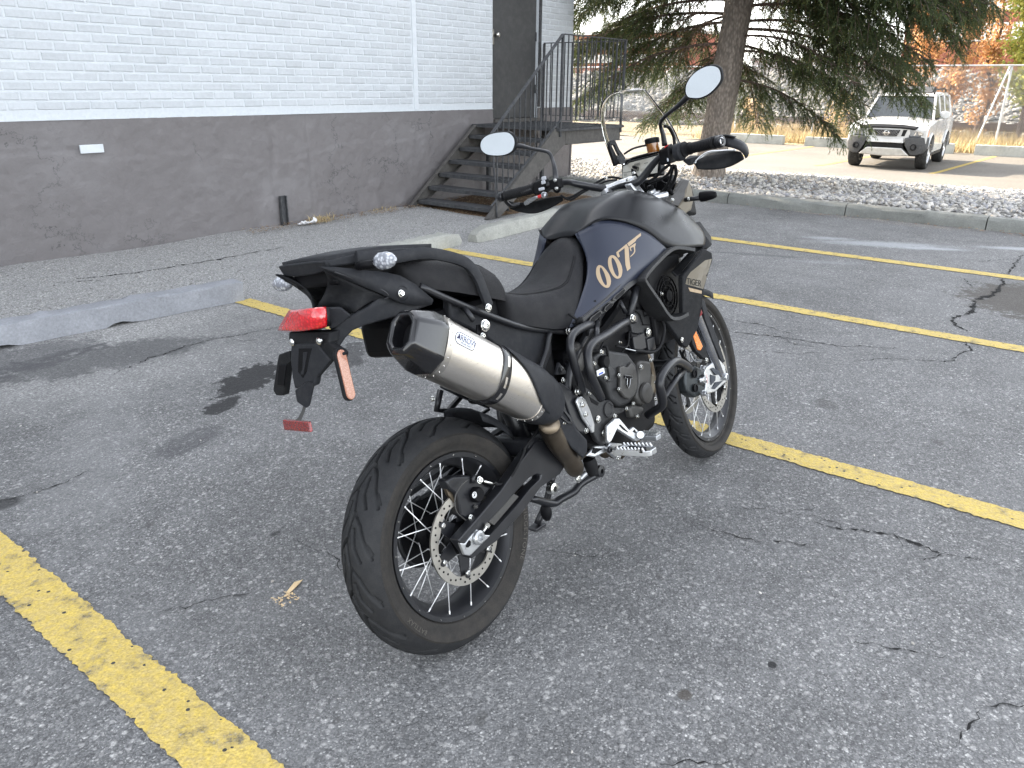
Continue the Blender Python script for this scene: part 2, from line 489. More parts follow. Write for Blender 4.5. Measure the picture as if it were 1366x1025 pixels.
def paint_line(x0, x1, y0, y1, wdt, z=.004, mat=YEL, rag=.0034, seed=0, step=.011, name='painted_line', bend=0):
    """ragged-edged stripe along Y (from (x0,y0) to (x1,y1))"""
    r_ = random.Random(seed); n = max(2, int(abs(y1 - y0) / step)); v = []; f = []
    e = [0, 0]
    for i in range(n + 1):
        t = i / n; y = y0 + (y1 - y0) * t; x = x0 + (x1 - x0) * t + bend * math.sin(t * 5)
        for k in (0, 1):
            e[k] = e[k] * .3 + r_.gauss(0, rag)
        v += [(x - wdt / 2 + e[0], y + r_.uniform(-.003, .003), z), (x + wdt / 2 + e[1], y + r_.uniform(-.003, .003), z)]
        if i: f.append((2*i - 2, 2*i - 1, 2*i + 1, 2*i))
    return G().add(v, f).make(name, mat, kind='structure')
paint_line(.66, .70, -1.5, 4.75, .145, seed=1)
paint_line(3.09, 3.095, -3.0, 4.83, .135, seed=2)
paint_line(5.46, 5.40, -4.0, 5.02, .135, seed=3)
paint_line(7.58, 7.66, -5.0, 4.2, .15, seed=4, bend=.01)

# cracks: thin ragged dark seams lying in the asphalt
CRK = simple('crack shadow', (.022, .022, .022), .95)
def crack(pts, wd=.007, seed=0, name='asphalt_crack'):
    r_ = random.Random(seed); P_ = [Vector(p) for p in pts]; out = []
    for a, b in zip(P_, P_[1:]):
        n = max(2, int((b - a).length / .014))
        for i in range(n):
            out.append(a.lerp(b, i / n))
    out.append(P_[-1]); v = []; f = []; off = 0
    for i, p in enumerate(out):
        d = (out[min(i + 1, len(out) - 1)] - out[max(i - 1, 0)]).normalized(); nn = Vector((-d.y, d.x, 0))
        off = off * .8 + r_.gauss(0, .006)
        ww = wd * max(0, r_.gauss(.45, .55)) * math.sin(PI * min(1, (i + .5) / len(out) * 1.0)) ** .4 + .0008
        c = p + nn * off
        v += [tuple(c + nn * ww / 2), tuple(c - nn * ww / 2)]
        if i: f.append((2*i - 2, 2*i - 1, 2*i + 1, 2*i))
    v = [(x, y, .003) for x, y, z in v]
    return G().add(v, f).make(name, CRK, parent=lot)
for i, (pp, wd) in enumerate([
    ([(2.6035, 0.6221, 0), (2.6224, 0.5098, 0), (2.6853, 0.3999, 0), (2.6766, 0.2886, 0), (2.6655, 0.2006, 0), (2.7268, 0.1028, 0)], .014),
    ([(2.5885, 0.2474, 0), (2.6513, 0.2254, 0), (2.6856, 0.2042, 0)], .01),
    ([(2.3079, 0.9653, 0), (2.3464, 0.7987, 0), (2.397, 0.6972, 0), (2.4777, 0.5816, 0)], .008),
    ([(2.5386, 0.8639, 0), (2.5945, 0.7425, 0), (2.7178, 0.659, 0)], .005),
    ([(2.0187, 0.318, 0), (2.0483, 0.2255, 0), (2.1195, 0.0873, 0)], .006),
    ([(1.9622, 0.0083, 0), (1.9835, -0.039, 0), (2.0325, -0.0926, 0)], .012), ([(1.945, -0.0027, 0), (1.8617, -0.0038, 0), (1.789, 0.0136, 0)], .006),
    ([(1.2933, 0.5515, 0), (1.3512, 0.4851, 0), (1.4082, 0.427, 0)], .006),
    ([(4.6195, 1.8443, 0), (4.7264, 1.5166, 0), (4.7823, 1.1666, 0), (4.9719, 0.8697, 0)], .012),
    ([(4.8816, 1.9854, 0), (4.9248, 1.7401, 0), (4.8511, 1.4649, 0)], .01), ([(4.303, 1.6119, 0), (4.4632, 1.3312, 0), (4.6204, 1.1842, 0)], .007),
    ([(4.8034, 0.7504, 0), (4.8574, 0.603, 0), (5.2178, 0.5055, 0), (5.4069, 0.5758, 0)], .016),
    ([(7.5318, 0.6487, 0), (6.9684, 0.618, 0), (6.5176, 0.7039, 0), (6.1535, 0.667, 0), (5.9144, 0.7485, 0), (5.7194, 0.7056, 0), (5.6241, 0.6105, 0)], .05),
    ([(7.5401, 0.6389, 0), (8.9151, 0.6474, 0)], .02), ([(8.1217, 0.9489, 0), (8.5945, 0.649, 0)], .012), ([(7.3528, 0.9427, 0), (7.039, 0.7941, 0)], .015),
    ([(0.8482, 3.051, 0), (0.9848, 3, 0), (1.1987, 3.0315, 0)], .006),
    ([(1.7689, 4.0491, 0), (2.0326, 4.1497, 0), (2.2836, 4.185, -0), (2.5241, 4.17, 0), (2.8789, 4.09, 0)], .012),
    ([(2.3717, 6.5352, 0), (2.735, 6.3384, 0), (3.1598, 6.2077, 0), (3.8415, 6.1848, 0), (4.4984, 6.2054, 0)], .035),
    ([(2.2759, 6.8398, 0), (2.4341, 6.424, 0), (2.7737, 6.1755, 0)], .02),
    ([(0.8604, 1.9677, 0), (1.0104, 1.894, 0), (1.0848, 1.8305, 0)], .004), ([(1.3597, 1.9896, 0), (1.3659, 1.8012, 0), (1.2896, 1.6042, 0)], .003),
    ([(2.6853, 0.3999, 0), (2.6582, 0.3566, 0), (2.6009, 0.3315, 0)], .006), ([(2.6224, 0.5098, 0), (2.6508, 0.5387, 0), (2.6493, 0.6233, 0), (2.6013, 0.717, 0)], .005), ([(4.7264, 1.5166, 0), (4.6498, 1.4187, -0), (4.664, 1.2196, 0)], .006), ([(4.8034, 0.7504, 0), (4.7195, 0.8938, 0), (4.5374, 1.0115, -0)], .007), ([(2.5241, 4.17, 0), (2.53, 4.0228, 0), (2.6246, 3.9318, 0)], .006),
    ([(1.8037, 1.3258, 0), (1.8928, 1.1437, 0), (1.998, 1.0335, 0)], .003)]):
    crack(pp, wd * .8, i)

# ------------------------------------------------------------------ median with kerb and river stones
def kerb_stone(y0, y1, seed):
    r_ = random.Random(seed); g = G(); n = 10
    rings = []
    for i in range(n + 1):
        y = y0 + (y1 - y0) * i / n; j = lambda s=.004: r_.gauss(0, s)
        rings.append([(10.16 + j(), y, -.02), (10.165 + j(), y, .05), (10.17 + j(), y, .105 + j()), (10.20 + j(), y, .135 + j()), (10.26, y, .142 + j()), (10.33 + j(), y, .138 + j()), (10.345, y, -.02)])
    g.loft(rings); return g.make('kerb_stone', CONCK, smooth=35)
kr = empty('kerb', (0, 0, 0), kind='structure')
yk = -23.26; i = 0
while yk < 22:
    k_ = kerb_stone(yk + .006, yk + 1.52, i); k_.parent = kr; yk += 1.526; i += 1
kr2 = None
def med_z(X, Y):
    return .09 - .30 * np.clip((X - 13.0) / 3.4, 0, 1) + .03 * np.sin(X * 1.7 + Y) * (X > 10.6)
grid_sheet('gravel_bed', 10.34, 16.6, -60, 30, 60, 160, med_z, gravelly('gravel fines', (.1, .095, .09), (.2, .195, .18), (.4, .39, .37), 30))
def stones(name, area, n, smin, smax, zf, mat, flat=.6, seed=1, parent=None, **k):
    rg = np.random.default_rng(seed)
    t = (1 + 5 ** .5) / 2
    iv = np.array([(-1,t,0),(1,t,0),(-1,-t,0),(1,-t,0),(0,-1,t),(0,1,t),(0,-1,-t),(0,1,-t),(t,0,-1),(t,0,1),(-t,0,-1),(-t,0,1)], float); iv /= np.linalg.norm(iv[0])
    fv = np.array([(0,11,5),(0,5,1),(0,1,7),(0,7,10),(0,10,11),(1,5,9),(5,11,4),(11,10,2),(10,7,6),(7,1,8),(3,9,4),(3,4,2),(3,2,6),(3,6,8),(3,8,9),(4,9,5),(2,4,11),(6,2,10),(8,6,7),(9,8,1)])
    x = rg.uniform(area[0], area[1], n); y = rg.uniform(area[2], area[3], n)
    s = rg.uniform(smin, smax, n) * rg.choice([.6, 1, 1, 1.4], n)
    sc = np.stack([s * rg.uniform(.7, 1.3, n), s * rg.uniform(.6, 1, n), s * flat * rg.uniform(.7, 1.2, n)], 1)
    V = iv[None] * (1 + rg.normal(0, .13, (n, 12, 1))) * sc[:, None]
    a = rg.uniform(0, 6.28, n); ca, sa = np.cos(a)[:, None], np.sin(a)[:, None]
    tl = rg.normal(0, .35, (n, 1))
    Z = V[..., 2] + V[..., 0] * tl
    X = V[..., 0] * ca - V[..., 1] * sa + x[:, None]; Y = V[..., 0] * sa + V[..., 1] * ca + y[:, None]
    Z = Z + (zf(x, y) + sc[:, 2] * .45)[:, None]
    F = (fv[None] + (np.arange(n) * 12)[:, None, None]).reshape(-1, 3)
    return raw_mesh(name, np.stack([X, Y, Z], -1), F, mat, parent, kind='stuff', **k)
STM = stone_mat('river stones', [(.20, .195, .20), (.38, .37, .35), (.28, .28, .30), (.50, .48, .44), (.33, .31, .28), (.60, .57, .53)])
stones('gravel', (10.4, 16.5, -2.5, 13.5), 26000, .018, .038, med_z, STM, seed=3, label='pale rounded river stones filling the planting strip behind the kerb', cat='gravel')
CHIPM = stone_mat('stone chips', [(.16, .155, .15), (.28, .27, .26), (.22, .22, .21), (.40, .385, .36)])
# loose chips along the wall foot and on the old asphalt
stones('loose_chips', (1.5, 7.2, 5.25, 7.1), 4200, .003, .008, lot_z, CHIPM, seed=5, label='loose pale stone chips scattered on old asphalt along the wall foot', cat='gravel')
# far lot
def far_z(X, Y): return -.20 - .21 * np.clip((X - 16.5) / 5.0, 0, 1)
grid_sheet('far_parking_lot', 16.5, 29.6, -60, 60, 20, 10, far_z, FARLOT)
def far_line(a, b, wd=.13):
    a = Vector(a); b = Vector(b); d = (b - a).normalized(); nn = Vector((-d.y, d.x, 0)) * wd / 2; g = G(); n = 24; v = []; f = []
    for i in range(n + 1):
        p = a.lerp(b, i / n); z = float(far_z(np.array(p.x), 0)) + .006
        v += [(p.x + nn.x, p.y + nn.y, z), (p.x - nn.x, p.y - nn.y, z)]
        if i: f.append((2*i - 2, 2*i - 1, 2*i + 1, 2*i))
    return g.add(v, f).make('far_painted_line', FARYEL, kind='structure')
for yy, dx in ((3.75, 0), (.95, 0), (6.45, 0), (9.2, 0), (11.9, 0), (-1.8, 0)):
    far_line((21.0, yy + .0, 0), (28.3, yy - .35, 0))
def wheel_stop(name, a, b, w_, h_, mat, label, z0=0, round_=False, seed=0, cat='wheel stop', group=None, chips=(), bv=.012):
    r_ = random.Random(seed); a = Vector(a); b = Vector(b); d = (b - a); L = d.length; d.normalize(); nn = Vector((-d.y, d.x, 0))
    g = G(); rings = []; n = 36
    for i in range(n + 1):
        t = i / n; p = a + d * L * t
        e = min(t, 1 - t) * L
        tp = 1.0 if e > .12 else .82 + .18 * (e / .12)
        if round_: tp = 1.0 if e > .22 else .55 + .45 * math.sqrt(max(0, e / .22))
        j = lambda s=.0035: r_.gauss(0, s)
        zc = 0
        for (c0, c1) in chips:
            if c0 < t < c1: zc = .022 * math.sin(PI * (t - c0) / (c1 - c0)) ** .3
        hh = h_ * (tp if round_ else 1 - .12 * (1 - tp)); ww = w_ * (tp if round_ else 1)
        if not round_: prof = [(-.5, zc), (-.475, hh * .5), (-.44, hh * .96), (-.40, hh), (.40, hh), (.44, hh * .96), (.475, hh * .5), (.5, zc)]
        else: prof = [(-.5, zc), (-.5, hh * .42), (-.40, hh * .9), (-.32, hh), (.32, hh), (.40, hh * .9), (.5, hh * .42), (.5, zc)]
        rings.append([(p.x + nn.x * u * ww + j(), p.y + nn.y * u * ww + j(), z0 + .002 + q + (j() if q > .03 else 0)) for u, q in prof])
    g.loft(rings)
    return g.make(name, mat, smooth=30, label=label, cat=cat, group=group)
wheel_stop('wheel_stop', (.95, 5.09, 0), (3.12, 4.90, 0), .17, .135, CONCG, 'grey painted concrete wheel stop, long one at the left end of the yellow line', chips=((.56, .64), (.22, .33)), seed=2)
wheel_stop('wheel_stop', (3.75, 5.02, 0), (5.72, 5.10, 0), .2, .125, CONC, 'bare pale concrete wheel stop partly hidden behind the motorcycle tail', round_=True, seed=3)
wheel_stop('wheel_stop', (5.86, 5.02, 0), (7.75, 5.16, 0), .2, .13, CONC, 'bare pale concrete wheel stop in front of the metal stairs', round_=True, seed=4)
wheel_stop('timber_block', (.6, 7.02, 0), (2.28, 6.93, 0), .12, .09, CONC, 'short pale concrete block against the wall foot at the left edge', seed=5, cat='block')
for k, (y0, y1) in enumerate(((-3.2, -1.1), (-.6, 1.5), (1.9, 4.0), (4.6, 6.4), (7.2, 9.2), (10, 12))):
    wheel_stop('far_wheel_stop', (28.6, y0, 0), (28.55, y1, 0), .3, .3, CONC, ['concrete wheel stop of the far lot beyond the right picture edge', 'low concrete wheel stop of the far lot near the right picture edge', 'low concrete wheel stop just behind the rear of the white off-roader', 'low concrete wheel stop behind the front passenger side of the white off-roader', 'low concrete wheel stop left of the white off-roader under the spruce boughs', 'low concrete wheel stop seen just left of the spruce trunk'][k], z0=-.41, group='wheel stops along the far lot', seed=20 + k)

# ------------------------------------------------------------------ building
WALLY = 7.17
bld = empty('brick_building', (0, WALLY, 0), label='white painted brick building with dark grey base and grey steel door', cat='building')
def inb(o): o.parent = bld; o.matrix_parent_inverse = Matrix.Translation((0, -WALLY, 0)); return o
XR = 10.74; ZP = 1.15; ZT = 7.6; XL = -16
DX0, DX1 = 8.81, 9.86; DZ0, DZ1 = .99, 3.1
# core: wall plane with door opening, recessed behind the brick faces
yw = WALLY + .003
g = G()
def quad(g, a, b, c, d): g.add([a, b, c, d], [(0, 1, 2, 3)])
quad(g, (XL, yw, ZP), (DX0, yw, ZP), (DX0, yw, ZT), (XL, yw, ZT))
quad(g, (DX1, yw, ZP), (XR, yw, ZP), (XR, yw, ZT), (DX1, yw, ZT))
quad(g, (DX0, yw, DZ1), (DX1, yw, DZ1), (DX1, yw, ZT), (DX0, yw, ZT))
quad(g, (XR, yw, -.1), (XR, 26, -.1), (XR, 26, ZT), (XR, yw, ZT))
quad(g, (XL, yw, ZT), (XR, yw, ZT), (XR, 26, ZT), (XL, 26, ZT))
quad(g, (XL, yw, -.1), (XL, 26, -.1), (XL, 26, ZT), (XL, yw, ZT))
quad(g, (XL, 26, -.1), (XR, 26, -.1), (XR, 26, ZT), (XL, 26, ZT))
quad(g, (DX0, yw, DZ0), (DX0, yw + .12, DZ0), (DX0, yw + .12, DZ1), (DX0, yw, DZ1))
quad(g, (DX1, yw, DZ0), (DX1, yw + .12, DZ0), (DX1, yw + .12, DZ1), (DX1, yw, DZ1))
inb(g.make("wall", BMORT))
# rendered plinth with a lumpy face
def plinth(x0, x1, z0, z1, name='plinth'):
    nx = int((x1 - x0) / .022) + 2; nz = int((z1 - z0) / .022) + 2
    X, Z = np.meshgrid(np.linspace(x0, x1, nx), np.linspace(z0, z1, nz))
    rg = np.random.default_rng(int(abs(x0) * 7 + 50))
    def sn(sx, sz, ax):  # smooth noise
        gx = rg.normal(0, 1, (int(sz) + 3, int(sx) + 3)); u = (X - x0) / (x1 - x0) * sx; v = (Z - z0) / (z1 - z0) * sz
        i = u.astype(int); j = v.astype(int); fu = u - i; fv = v - j; fu = fu * fu * (3 - 2 * fu); fv = fv * fv * (3 - 2 * fv)
        return ax * ((gx[j, i] * (1 - fu) + gx[j, i + 1] * fu) * (1 - fv) + (gx[j + 1, i] * (1 - fu) + gx[j + 1, i + 1] * fu) * fv)
    w_ = x1 - x0
    Y = WALLY - .014 + sn(w_ * 1.2, 2, .007) + sn(w_ * 7, 9, .0045) * (.4 + np.clip(sn(w_ * .8, 2, 1), 0, 1.5)) + sn(w_ * 20, 24, .0022)
    m = .85 + .12 * np.sin(X * .9) + .05 * np.sin(X * 3.3)
    Y += .006 * (Z > m)                                        # peeling upper coat
    Y += .014 * np.exp(-((X - 5.15 - .02 * np.sin(Z * 9)) / .03) ** 2) * (Z > .3)
    Y += .01 * np.exp(-((X - 5.62) / .008) ** 2) + .008 * np.exp(-((Z - .905 - .004 * np.sin(X * 5)) / .006) ** 2) * (X < 3.4)
    idx = np.arange(nx * nz).reshape(nz, nx)
    f = np.stack([idx[:-1, :-1], idx[:-1, 1:], idx[1:, 1:], idx[1:, :-1]], -1).reshape(-1, 4)
    o = raw_mesh(name, np.stack([X, Y, Z], -1), f, PLINTH, smooth=True)
    return inb(o)
plinth(XL, DX0, -.05, ZP); plinth(DX1, XR + .02, -.05, ZP); plinth(DX0, DX1, -.05, DZ0)
inb(G().bx((XR, WALLY - .03, -.1), (XR + .03, 26, ZP)).make('plinth', PLINTH))
inb(G().bx((XL, WALLY - .012, ZP - .002), (DX0, WALLY + .0, ZP + .004)).make('plinth_ledge', BMORT, bevel=.001))
# bricks
BL, BH, JT = .2167, .0757, .010
bcut = 7.32
def brick_shape(wd, ht, seed, dp=.02):
    r_ = random.Random(seed); j = lambda s=.0012: r_.gauss(0, s)
    x, z = wd / 2, ht / 2; c = .008
    v = [(-x + j(), .004, -z + j()), (x + j(), .004, -z + j()), (x + j(), .004, z + j()), (-x + j(), .004, z + j()),
         (-x + c + j(), -.0016 + j(), -z + c + j()), (x - c + j(), -.0016 + j(), -z + c + j()), (x - c + j(), -.0016 + j(), z - c + j()), (-x + c + j(), -.0016 + j(), z - c + j())]
    f = [(4, 5, 6, 7), (0, 1, 5, 4), (1, 2, 6, 5), (2, 3, 7, 6), (3, 0, 4, 7)]
    return v, f
z0b = ZP + .075
brick_list = []
row = 0; z = z0b
while z < 4.4:
    for side, (xa, xb) in enumerate(((-9.2, bcut - .045), (bcut + .045, DX0 - .004), (DX1 + .06, XR))):
        x = xa - (BL / 2 if row % 2 else 0) + random.uniform(-.006, .006)
        while x < xb - .02:
            l = max(x, xa); r_ = min(x + BL - JT, xb)
            if r_ - l > .03 and not (z + BH > DZ0 and l < DX1 and r_ > DX0): brick_list.append((l, r_, z, row))
            x += BL
    z += BH; row += 1
vis = []
for (l, r_, z, row) in brick_list:
    p = Vector(((l + r_) / 2, WALLY, z)) - camo.location; d = p.dot(fw)
    px = 683 + FPX * p.dot(r2) / d; py = 512 - FPX * p.dot(u2) / d
    vis.append(-20 < px < 1386 and -15 < py < 200 and (r_ - l) > .15)
order = sorted([i for i in range(len(brick_list)) if vis[i]], key=lambda i: brick_list[i][0])[:298]
single = set(order)
protos = []
for s_ in range(6):
    v, f = brick_shape(BL - JT, BH - JT, s_)
    me = bpy.data.meshes.new('brick'); me.from_pydata(v, [], f); me.materials.append(BWHITE); protos.append(me)
gb = G()
for i, (l, r_, z, row) in enumerate(brick_list):
    if i in single:
        o = bpy.data.objects.new('brick', protos[random.randrange(6)]); C.objects.link(o)
        o.scale.x = (r_ - l) / (BL - JT)
        o.location = ((l + r_) / 2, WALLY + random.gauss(0, .0008) - WALLY, z + BH / 2); o.parent = bld
        o.rotation_euler = (random.gauss(0, .006), random.gauss(0, .002), random.gauss(0, .003))
    else:
        v, f = brick_shape(r_ - l, BH - JT, i)
        gb.add([(p[0] + (l + r_) / 2, p[1] + WALLY, p[2] + z + BH / 2) for p in v], f)
inb(gb.make('brickwork', BWHITE, kind='stuff'))
inb(G().bx((bcut - .035, WALLY - .006, ZP + .014), (bcut + .035, WALLY + .011, 6)).make('joint_cover', SMOOTHBAND, bevel=.004))
inb(G().bx((DX1 + .0, WALLY - .01, ZP + .014), (DX1 + .055, WALLY + .011, DZ1 + .05)).make('door_frame', DGREY, bevel=.003))
inb(G().bx((XL, WALLY - .03, ZT - .02), (XR + .05, WALLY + .2, ZT + .15)).make('roof_edge', DGREY2, bevel=.01))
door = inb(G().bx((DX0 + .01, WALLY + .05, DZ0 + .03), (DX1 - .005, WALLY + .095, DZ1 - .01)).make('door', DOORM, bevel=.004))
def sub(o, p): o.parent = p; return o
sub(G().bx((DX0 + .02, WALLY + .035, 1.97), (DX0 + .075, WALLY + .0495, 2.16)).make('lock_plate', STEEL, bevel=.003), door)
gh = G().lathe([(.014, 0), (.014, .03), (.028, .045), (.032, .06), (.022, .075), (.004, .078)], (DX0 + .11, WALLY + .05, 2.09), (0, -1, 0), 16); sub(gh.make('door_handle', STEEL, smooth=True), door)
for zz in (1.35, 2.05, 2.8):
    sub(G().bx((DX1 - .03, WALLY + .03, zz), (DX1 - .012, WALLY + .0495, zz + .12)).make('hinge', DGREY, bevel=.002), door)
inb(G().bx((DX0, WALLY - .05, DZ0 - .02), (DX1, WALLY + .12, DZ0 + .025)).make('door_sill', DGREY2, bevel=.003))
inb(G().tube([(XR + .1, WALLY + .15, .1), (XR + .1, WALLY + .15, 6.8)], .05, 12, sm=1).make('downpipe', SMOOTHBAND, smooth=40))
# channel stub and pale patch on the plinth
tag(G().bx((5.155, WALLY - .07, .02), (5.165, WALLY - .03, .33)).bx((5.225, WALLY - .07, .02), (5.235, WALLY - .03, .33)).bx((5.155, WALLY - .04, .02), (5.235, WALLY - .032, .33)).make('cable_channel', DGREY, bevel=.002), 'short dark steel cable channel standing at the wall foot', 'channel')
inb(G().bx((3.20, WALLY - .030, .875), (3.40, WALLY - .012, .945)).make('wall_patch', SMOOTHBAND, bevel=.003, label='small white patch on the grey base'))

# ------------------------------------------------------------------ stairs and landing
st = empty('metal_stairs', (8.0, 6.4, 0), label='dark grey steel stairs with landing and railings leading to the door', cat='stairs')
def ins(o): o.parent = st; o.matrix_parent_inverse = Matrix.Translation((-8.0, -6.4, 0)); return o
YO, YI = 5.75, 7.05; LX0, LX1 = 8.30, 9.86; LZ = .965
sx0, sz0 = 7.02, .0; slope = (LZ - 0.02) / (LX0 - sx0)
for yy, rgt in ((YO, 0), (YI, 1)):
    g = G()
    hw = .12
    pts = [(sx0 - .05, yy, 0.01), (sx0 + .16, yy, 0.01), (LX0 + .20, yy, LZ - .19), (LX0 + .20, yy, LZ - .005), (LX0 - .03, yy, LZ - .005)]
    g.plate(pts, (0, .012 if rgt else -.012, 0))
    # channel flanges
    s_ = 1 if rgt else -1
    for a, b in ((pts[0], pts[4]), (pts[1], pts[2])):
        a2 = Vector(a) + Vector((0, -s_ * .02, 0)); b2 = Vector(b) + Vector((0, -s_ * .02, 0)); g.bar(a2, b2, .05, .010)
    ins(g.make('stringer', DGREY2, bevel=.002))
for k in range(6):
    zt = .10 + k * .148; xt = sx0 + .02 + (zt / slope)
    g = G().bx((xt - .02, YO + .006, zt - .008), (xt + .21, YI - .006, zt)).bx((xt - .022, YO + .006, zt - .045), (xt - .010, YI - .006, zt - .0005)).bx((xt + .2, YO + .006, zt - .04), (xt + .21, YI - .006, zt - .0085))
    ins(g.make('tread', DGREY, bevel=.002))
ins(G().bx((LX0 + .205, YO - .012, LZ - .2), (LX1, YO + .0, LZ - .035)).bx((LX0 + .205, YO - .05, LZ - .2), (LX1, YO - .0125, LZ - .19)).make('landing_beam', DGREY2, bevel=.003))
ins(G().bx((LX1 - .012, YO + .001, LZ - .2), (LX1, YI + .03, LZ - .035)).make('landing_beam', DGREY2, bevel=.003))
g = G().bx((LX0 - .0, YO - .06, LZ - .032), (LX1 + .02, YI + .07, LZ - .004))
x = LX0
while x < LX1:
    g.bx((x, YO - .062, LZ - .0035), (x + .012, YI + .06, LZ + .004)); x += .032
ins(g.make('landing_grating', DGREY, kind='stuff'))
for (px_, py_) in ((LX0 + .25, YI - .02), (LX1 - .05, YI - .02)):
    ins(G().bx((px_ - .025, py_ - .025, 0), (px_ + .025, py_ + .025, LZ - .2)).make('leg', DGREY, bevel=.003))
def rail_run(a, b, h0, h1, n, low0, low1, posts=(True, True), bal_bottom=None):
    a = Vector(a); b = Vector(b)
    ins(G().bar(a + Vector((0, 0, h0)), b + Vector((0, 0, h1)), .045, .012).make('handrail', DGREY, bevel=.002))
    ins(G().bar(a + Vector((0, 0, low0)), b + Vector((0, 0, low1)), .03, .008).make('bottom_rail', DGREY, bevel=.001))
    for i in range(1, n):
        t = i / n; p = a.lerp(b, t); hh = h0 + (h1 - h0) * t; ll = low0 + (low1 - low0) * t
        ins(G().bx((p.x - .006, p.y - .006, p.z + ll), (p.x + .006, p.y + .006, p.z + hh - .007)).make('baluster', DGREY))
    for on, p, hh in ((posts[0], a, h0), (posts[1], b, h1)):
        if on: ins(G().bx((p.x - .014, p.y - .014, p.z - .1), (p.x + .014, p.y + .014, p.z + hh - .007)).make('post', DGREY, bevel=.001))
rail_run((7.02, YO - .02, .02), (LX0 + .07, YO - .02, LZ), .93, 1.07, 13, .14, .10, posts=(False, True))
ins(G().tube([(7.07, YO - .02, .98), (7.06, YO - .02, .62), (7.09, YO - .022, .40), (7.12, YO - .02, .02)], .011, 6, sm=5).make('post', DGREY, smooth=True, label='bent first post'))
rail_run((LX0 + .09, YO - .02, LZ), (LX1 - .01, YO - .02, LZ), 1.07, 1.07, 14, .09, .09, posts=(False, True))
rail_run((LX1, YO, LZ), (LX1, YI + .02, LZ), 1.06, 1.06, 11, .09, .09, posts=(False, True))
# leaf litter under the stairs
grid_sheet('soil_patch', 7.15, 9.4, 5.82, 7.12, 30, 20, lambda X, Y: .028 + .012 * np.sin(X * 7) * np.sin(Y * 9) - .03 * ((X < 7.2) | (Y < 5.86)), SOIL)
LEAFM = stone_mat('dry litter', [(.10, .05, .02), (.25, .14, .06), (.16, .08, .035), (.4, .3, .18), (.08, .045, .025)])
def litter(name, area, n, smin, smax, z, mat, seed, zr=.02, **k):
    rg = np.random.default_rng(seed); x = rg.uniform(area[0], area[1], n); y = rg.uniform(area[2], area[3], n)
    q = np.array([(-1, -.45, 0), (1, -.3, .15), (.9, .45, 0), (-.8, .5, .2)]); s = rg.uniform(smin, smax, (n, 1, 1))
    V = q[None] * s; a = rg.uniform(0, 6.28, (n, 1)); t = rg.normal(0, .5, (n, 1))
    X = V[..., 0] * np.cos(a) - V[..., 1] * np.sin(a) + x[:, None]; Y = V[..., 0] * np.sin(a) + V[..., 1] * np.cos(a) + y[:, None]
    Z = V[..., 2] + np.abs(V[..., 0] * t) + z + rg.uniform(0, zr, (n, 1))
    F = np.arange(n * 4).reshape(-1, 4)
    return raw_mesh(name, np.stack([X, Y, Z], -1), F, mat, kind='stuff', **k)
litter('leaf_litter', (7.2, 9.3, 5.85, 7.1), 2600, .008, .022, .035, LEAFM, 3, label='brown dry leaf litter on the soil under the stairs', cat='leaf litter')
litter('wall_debris', (4.6, 7.2, 6.85, 7.12), 700, .006, .016, .03, LEAFM, 4, label='dry leaves and bark crumbs along the wall foot', cat='leaf litter')
PAPER = simple('crumpled paper', (.62, .62, .62), .8)
g = G(); rr = random.Random(4); b0 = Vector((5.27, 7.0, .03)); pts = []
for i in range(9):
    for j in range(5): pts.append((b0.x + i * .028 + rr.gauss(0, .008), b0.y + j * .02 - .06 + rr.gauss(0, .008), b0.z + abs(rr.gauss(0, .018))))
g.add(pts, [(i*5 + j, (i+1)*5 + j, (i+1)*5 + j + 1, i*5 + j + 1) for i in range(8) for j in range(4)])
g.make('paper_scrap', PAPER, label='crumpled white paper scrap lying at the wall foot beside the cable channel', cat='litter')
def tuft(name, c, n, hgt, mat, seed, lab, spread=.05, lean=.6, cat='grass'):
    r_ = random.Random(seed); g = G()
    for i in range(n):
        a = r_.uniform(0, 6.28); l = hgt * r_.uniform(.5, 1.2); ln = lean * r_.uniform(.3, 1.2)
        b = Vector((c[0] + r_.gauss(0, spread), c[1] + r_.gauss(0, spread * .5), c[2])); d = Vector((math.cos(a) * ln, math.sin(a) * ln, 1)).normalized()
        s_ = Vector((-d.y, d.x, 0)).normalized() * .0025; m = b + d * l * .55; e = b + d * l - Vector((0, 0, l * .25)) + Vector((math.cos(a), math.sin(a), 0)) * l * .2
        g.add([b - s_, b + s_, m + s_, m - s_, e], [(0, 1, 2, 3), (3, 2, 4)])
    return g.make(name, mat, label=lab, cat=cat, kind='stuff')
DRYG = stone_mat('dry grass', [(.45, .34, .17), (.6, .48, .27), (.33, .24, .12), (.52, .42, .2)])
tuft('dry_grass', (5.62, 7.02, .02), 120, .13, DRYG, 2, 'tuft of pale dry grass growing at the wall foot', .09, 1.4)
tuft('dry_grass', (6.6, 7.08, .02), 50, .08, DRYG, 3, 'thin dry weeds growing beside the stair stringer at the wall foot', .1, 1.2)

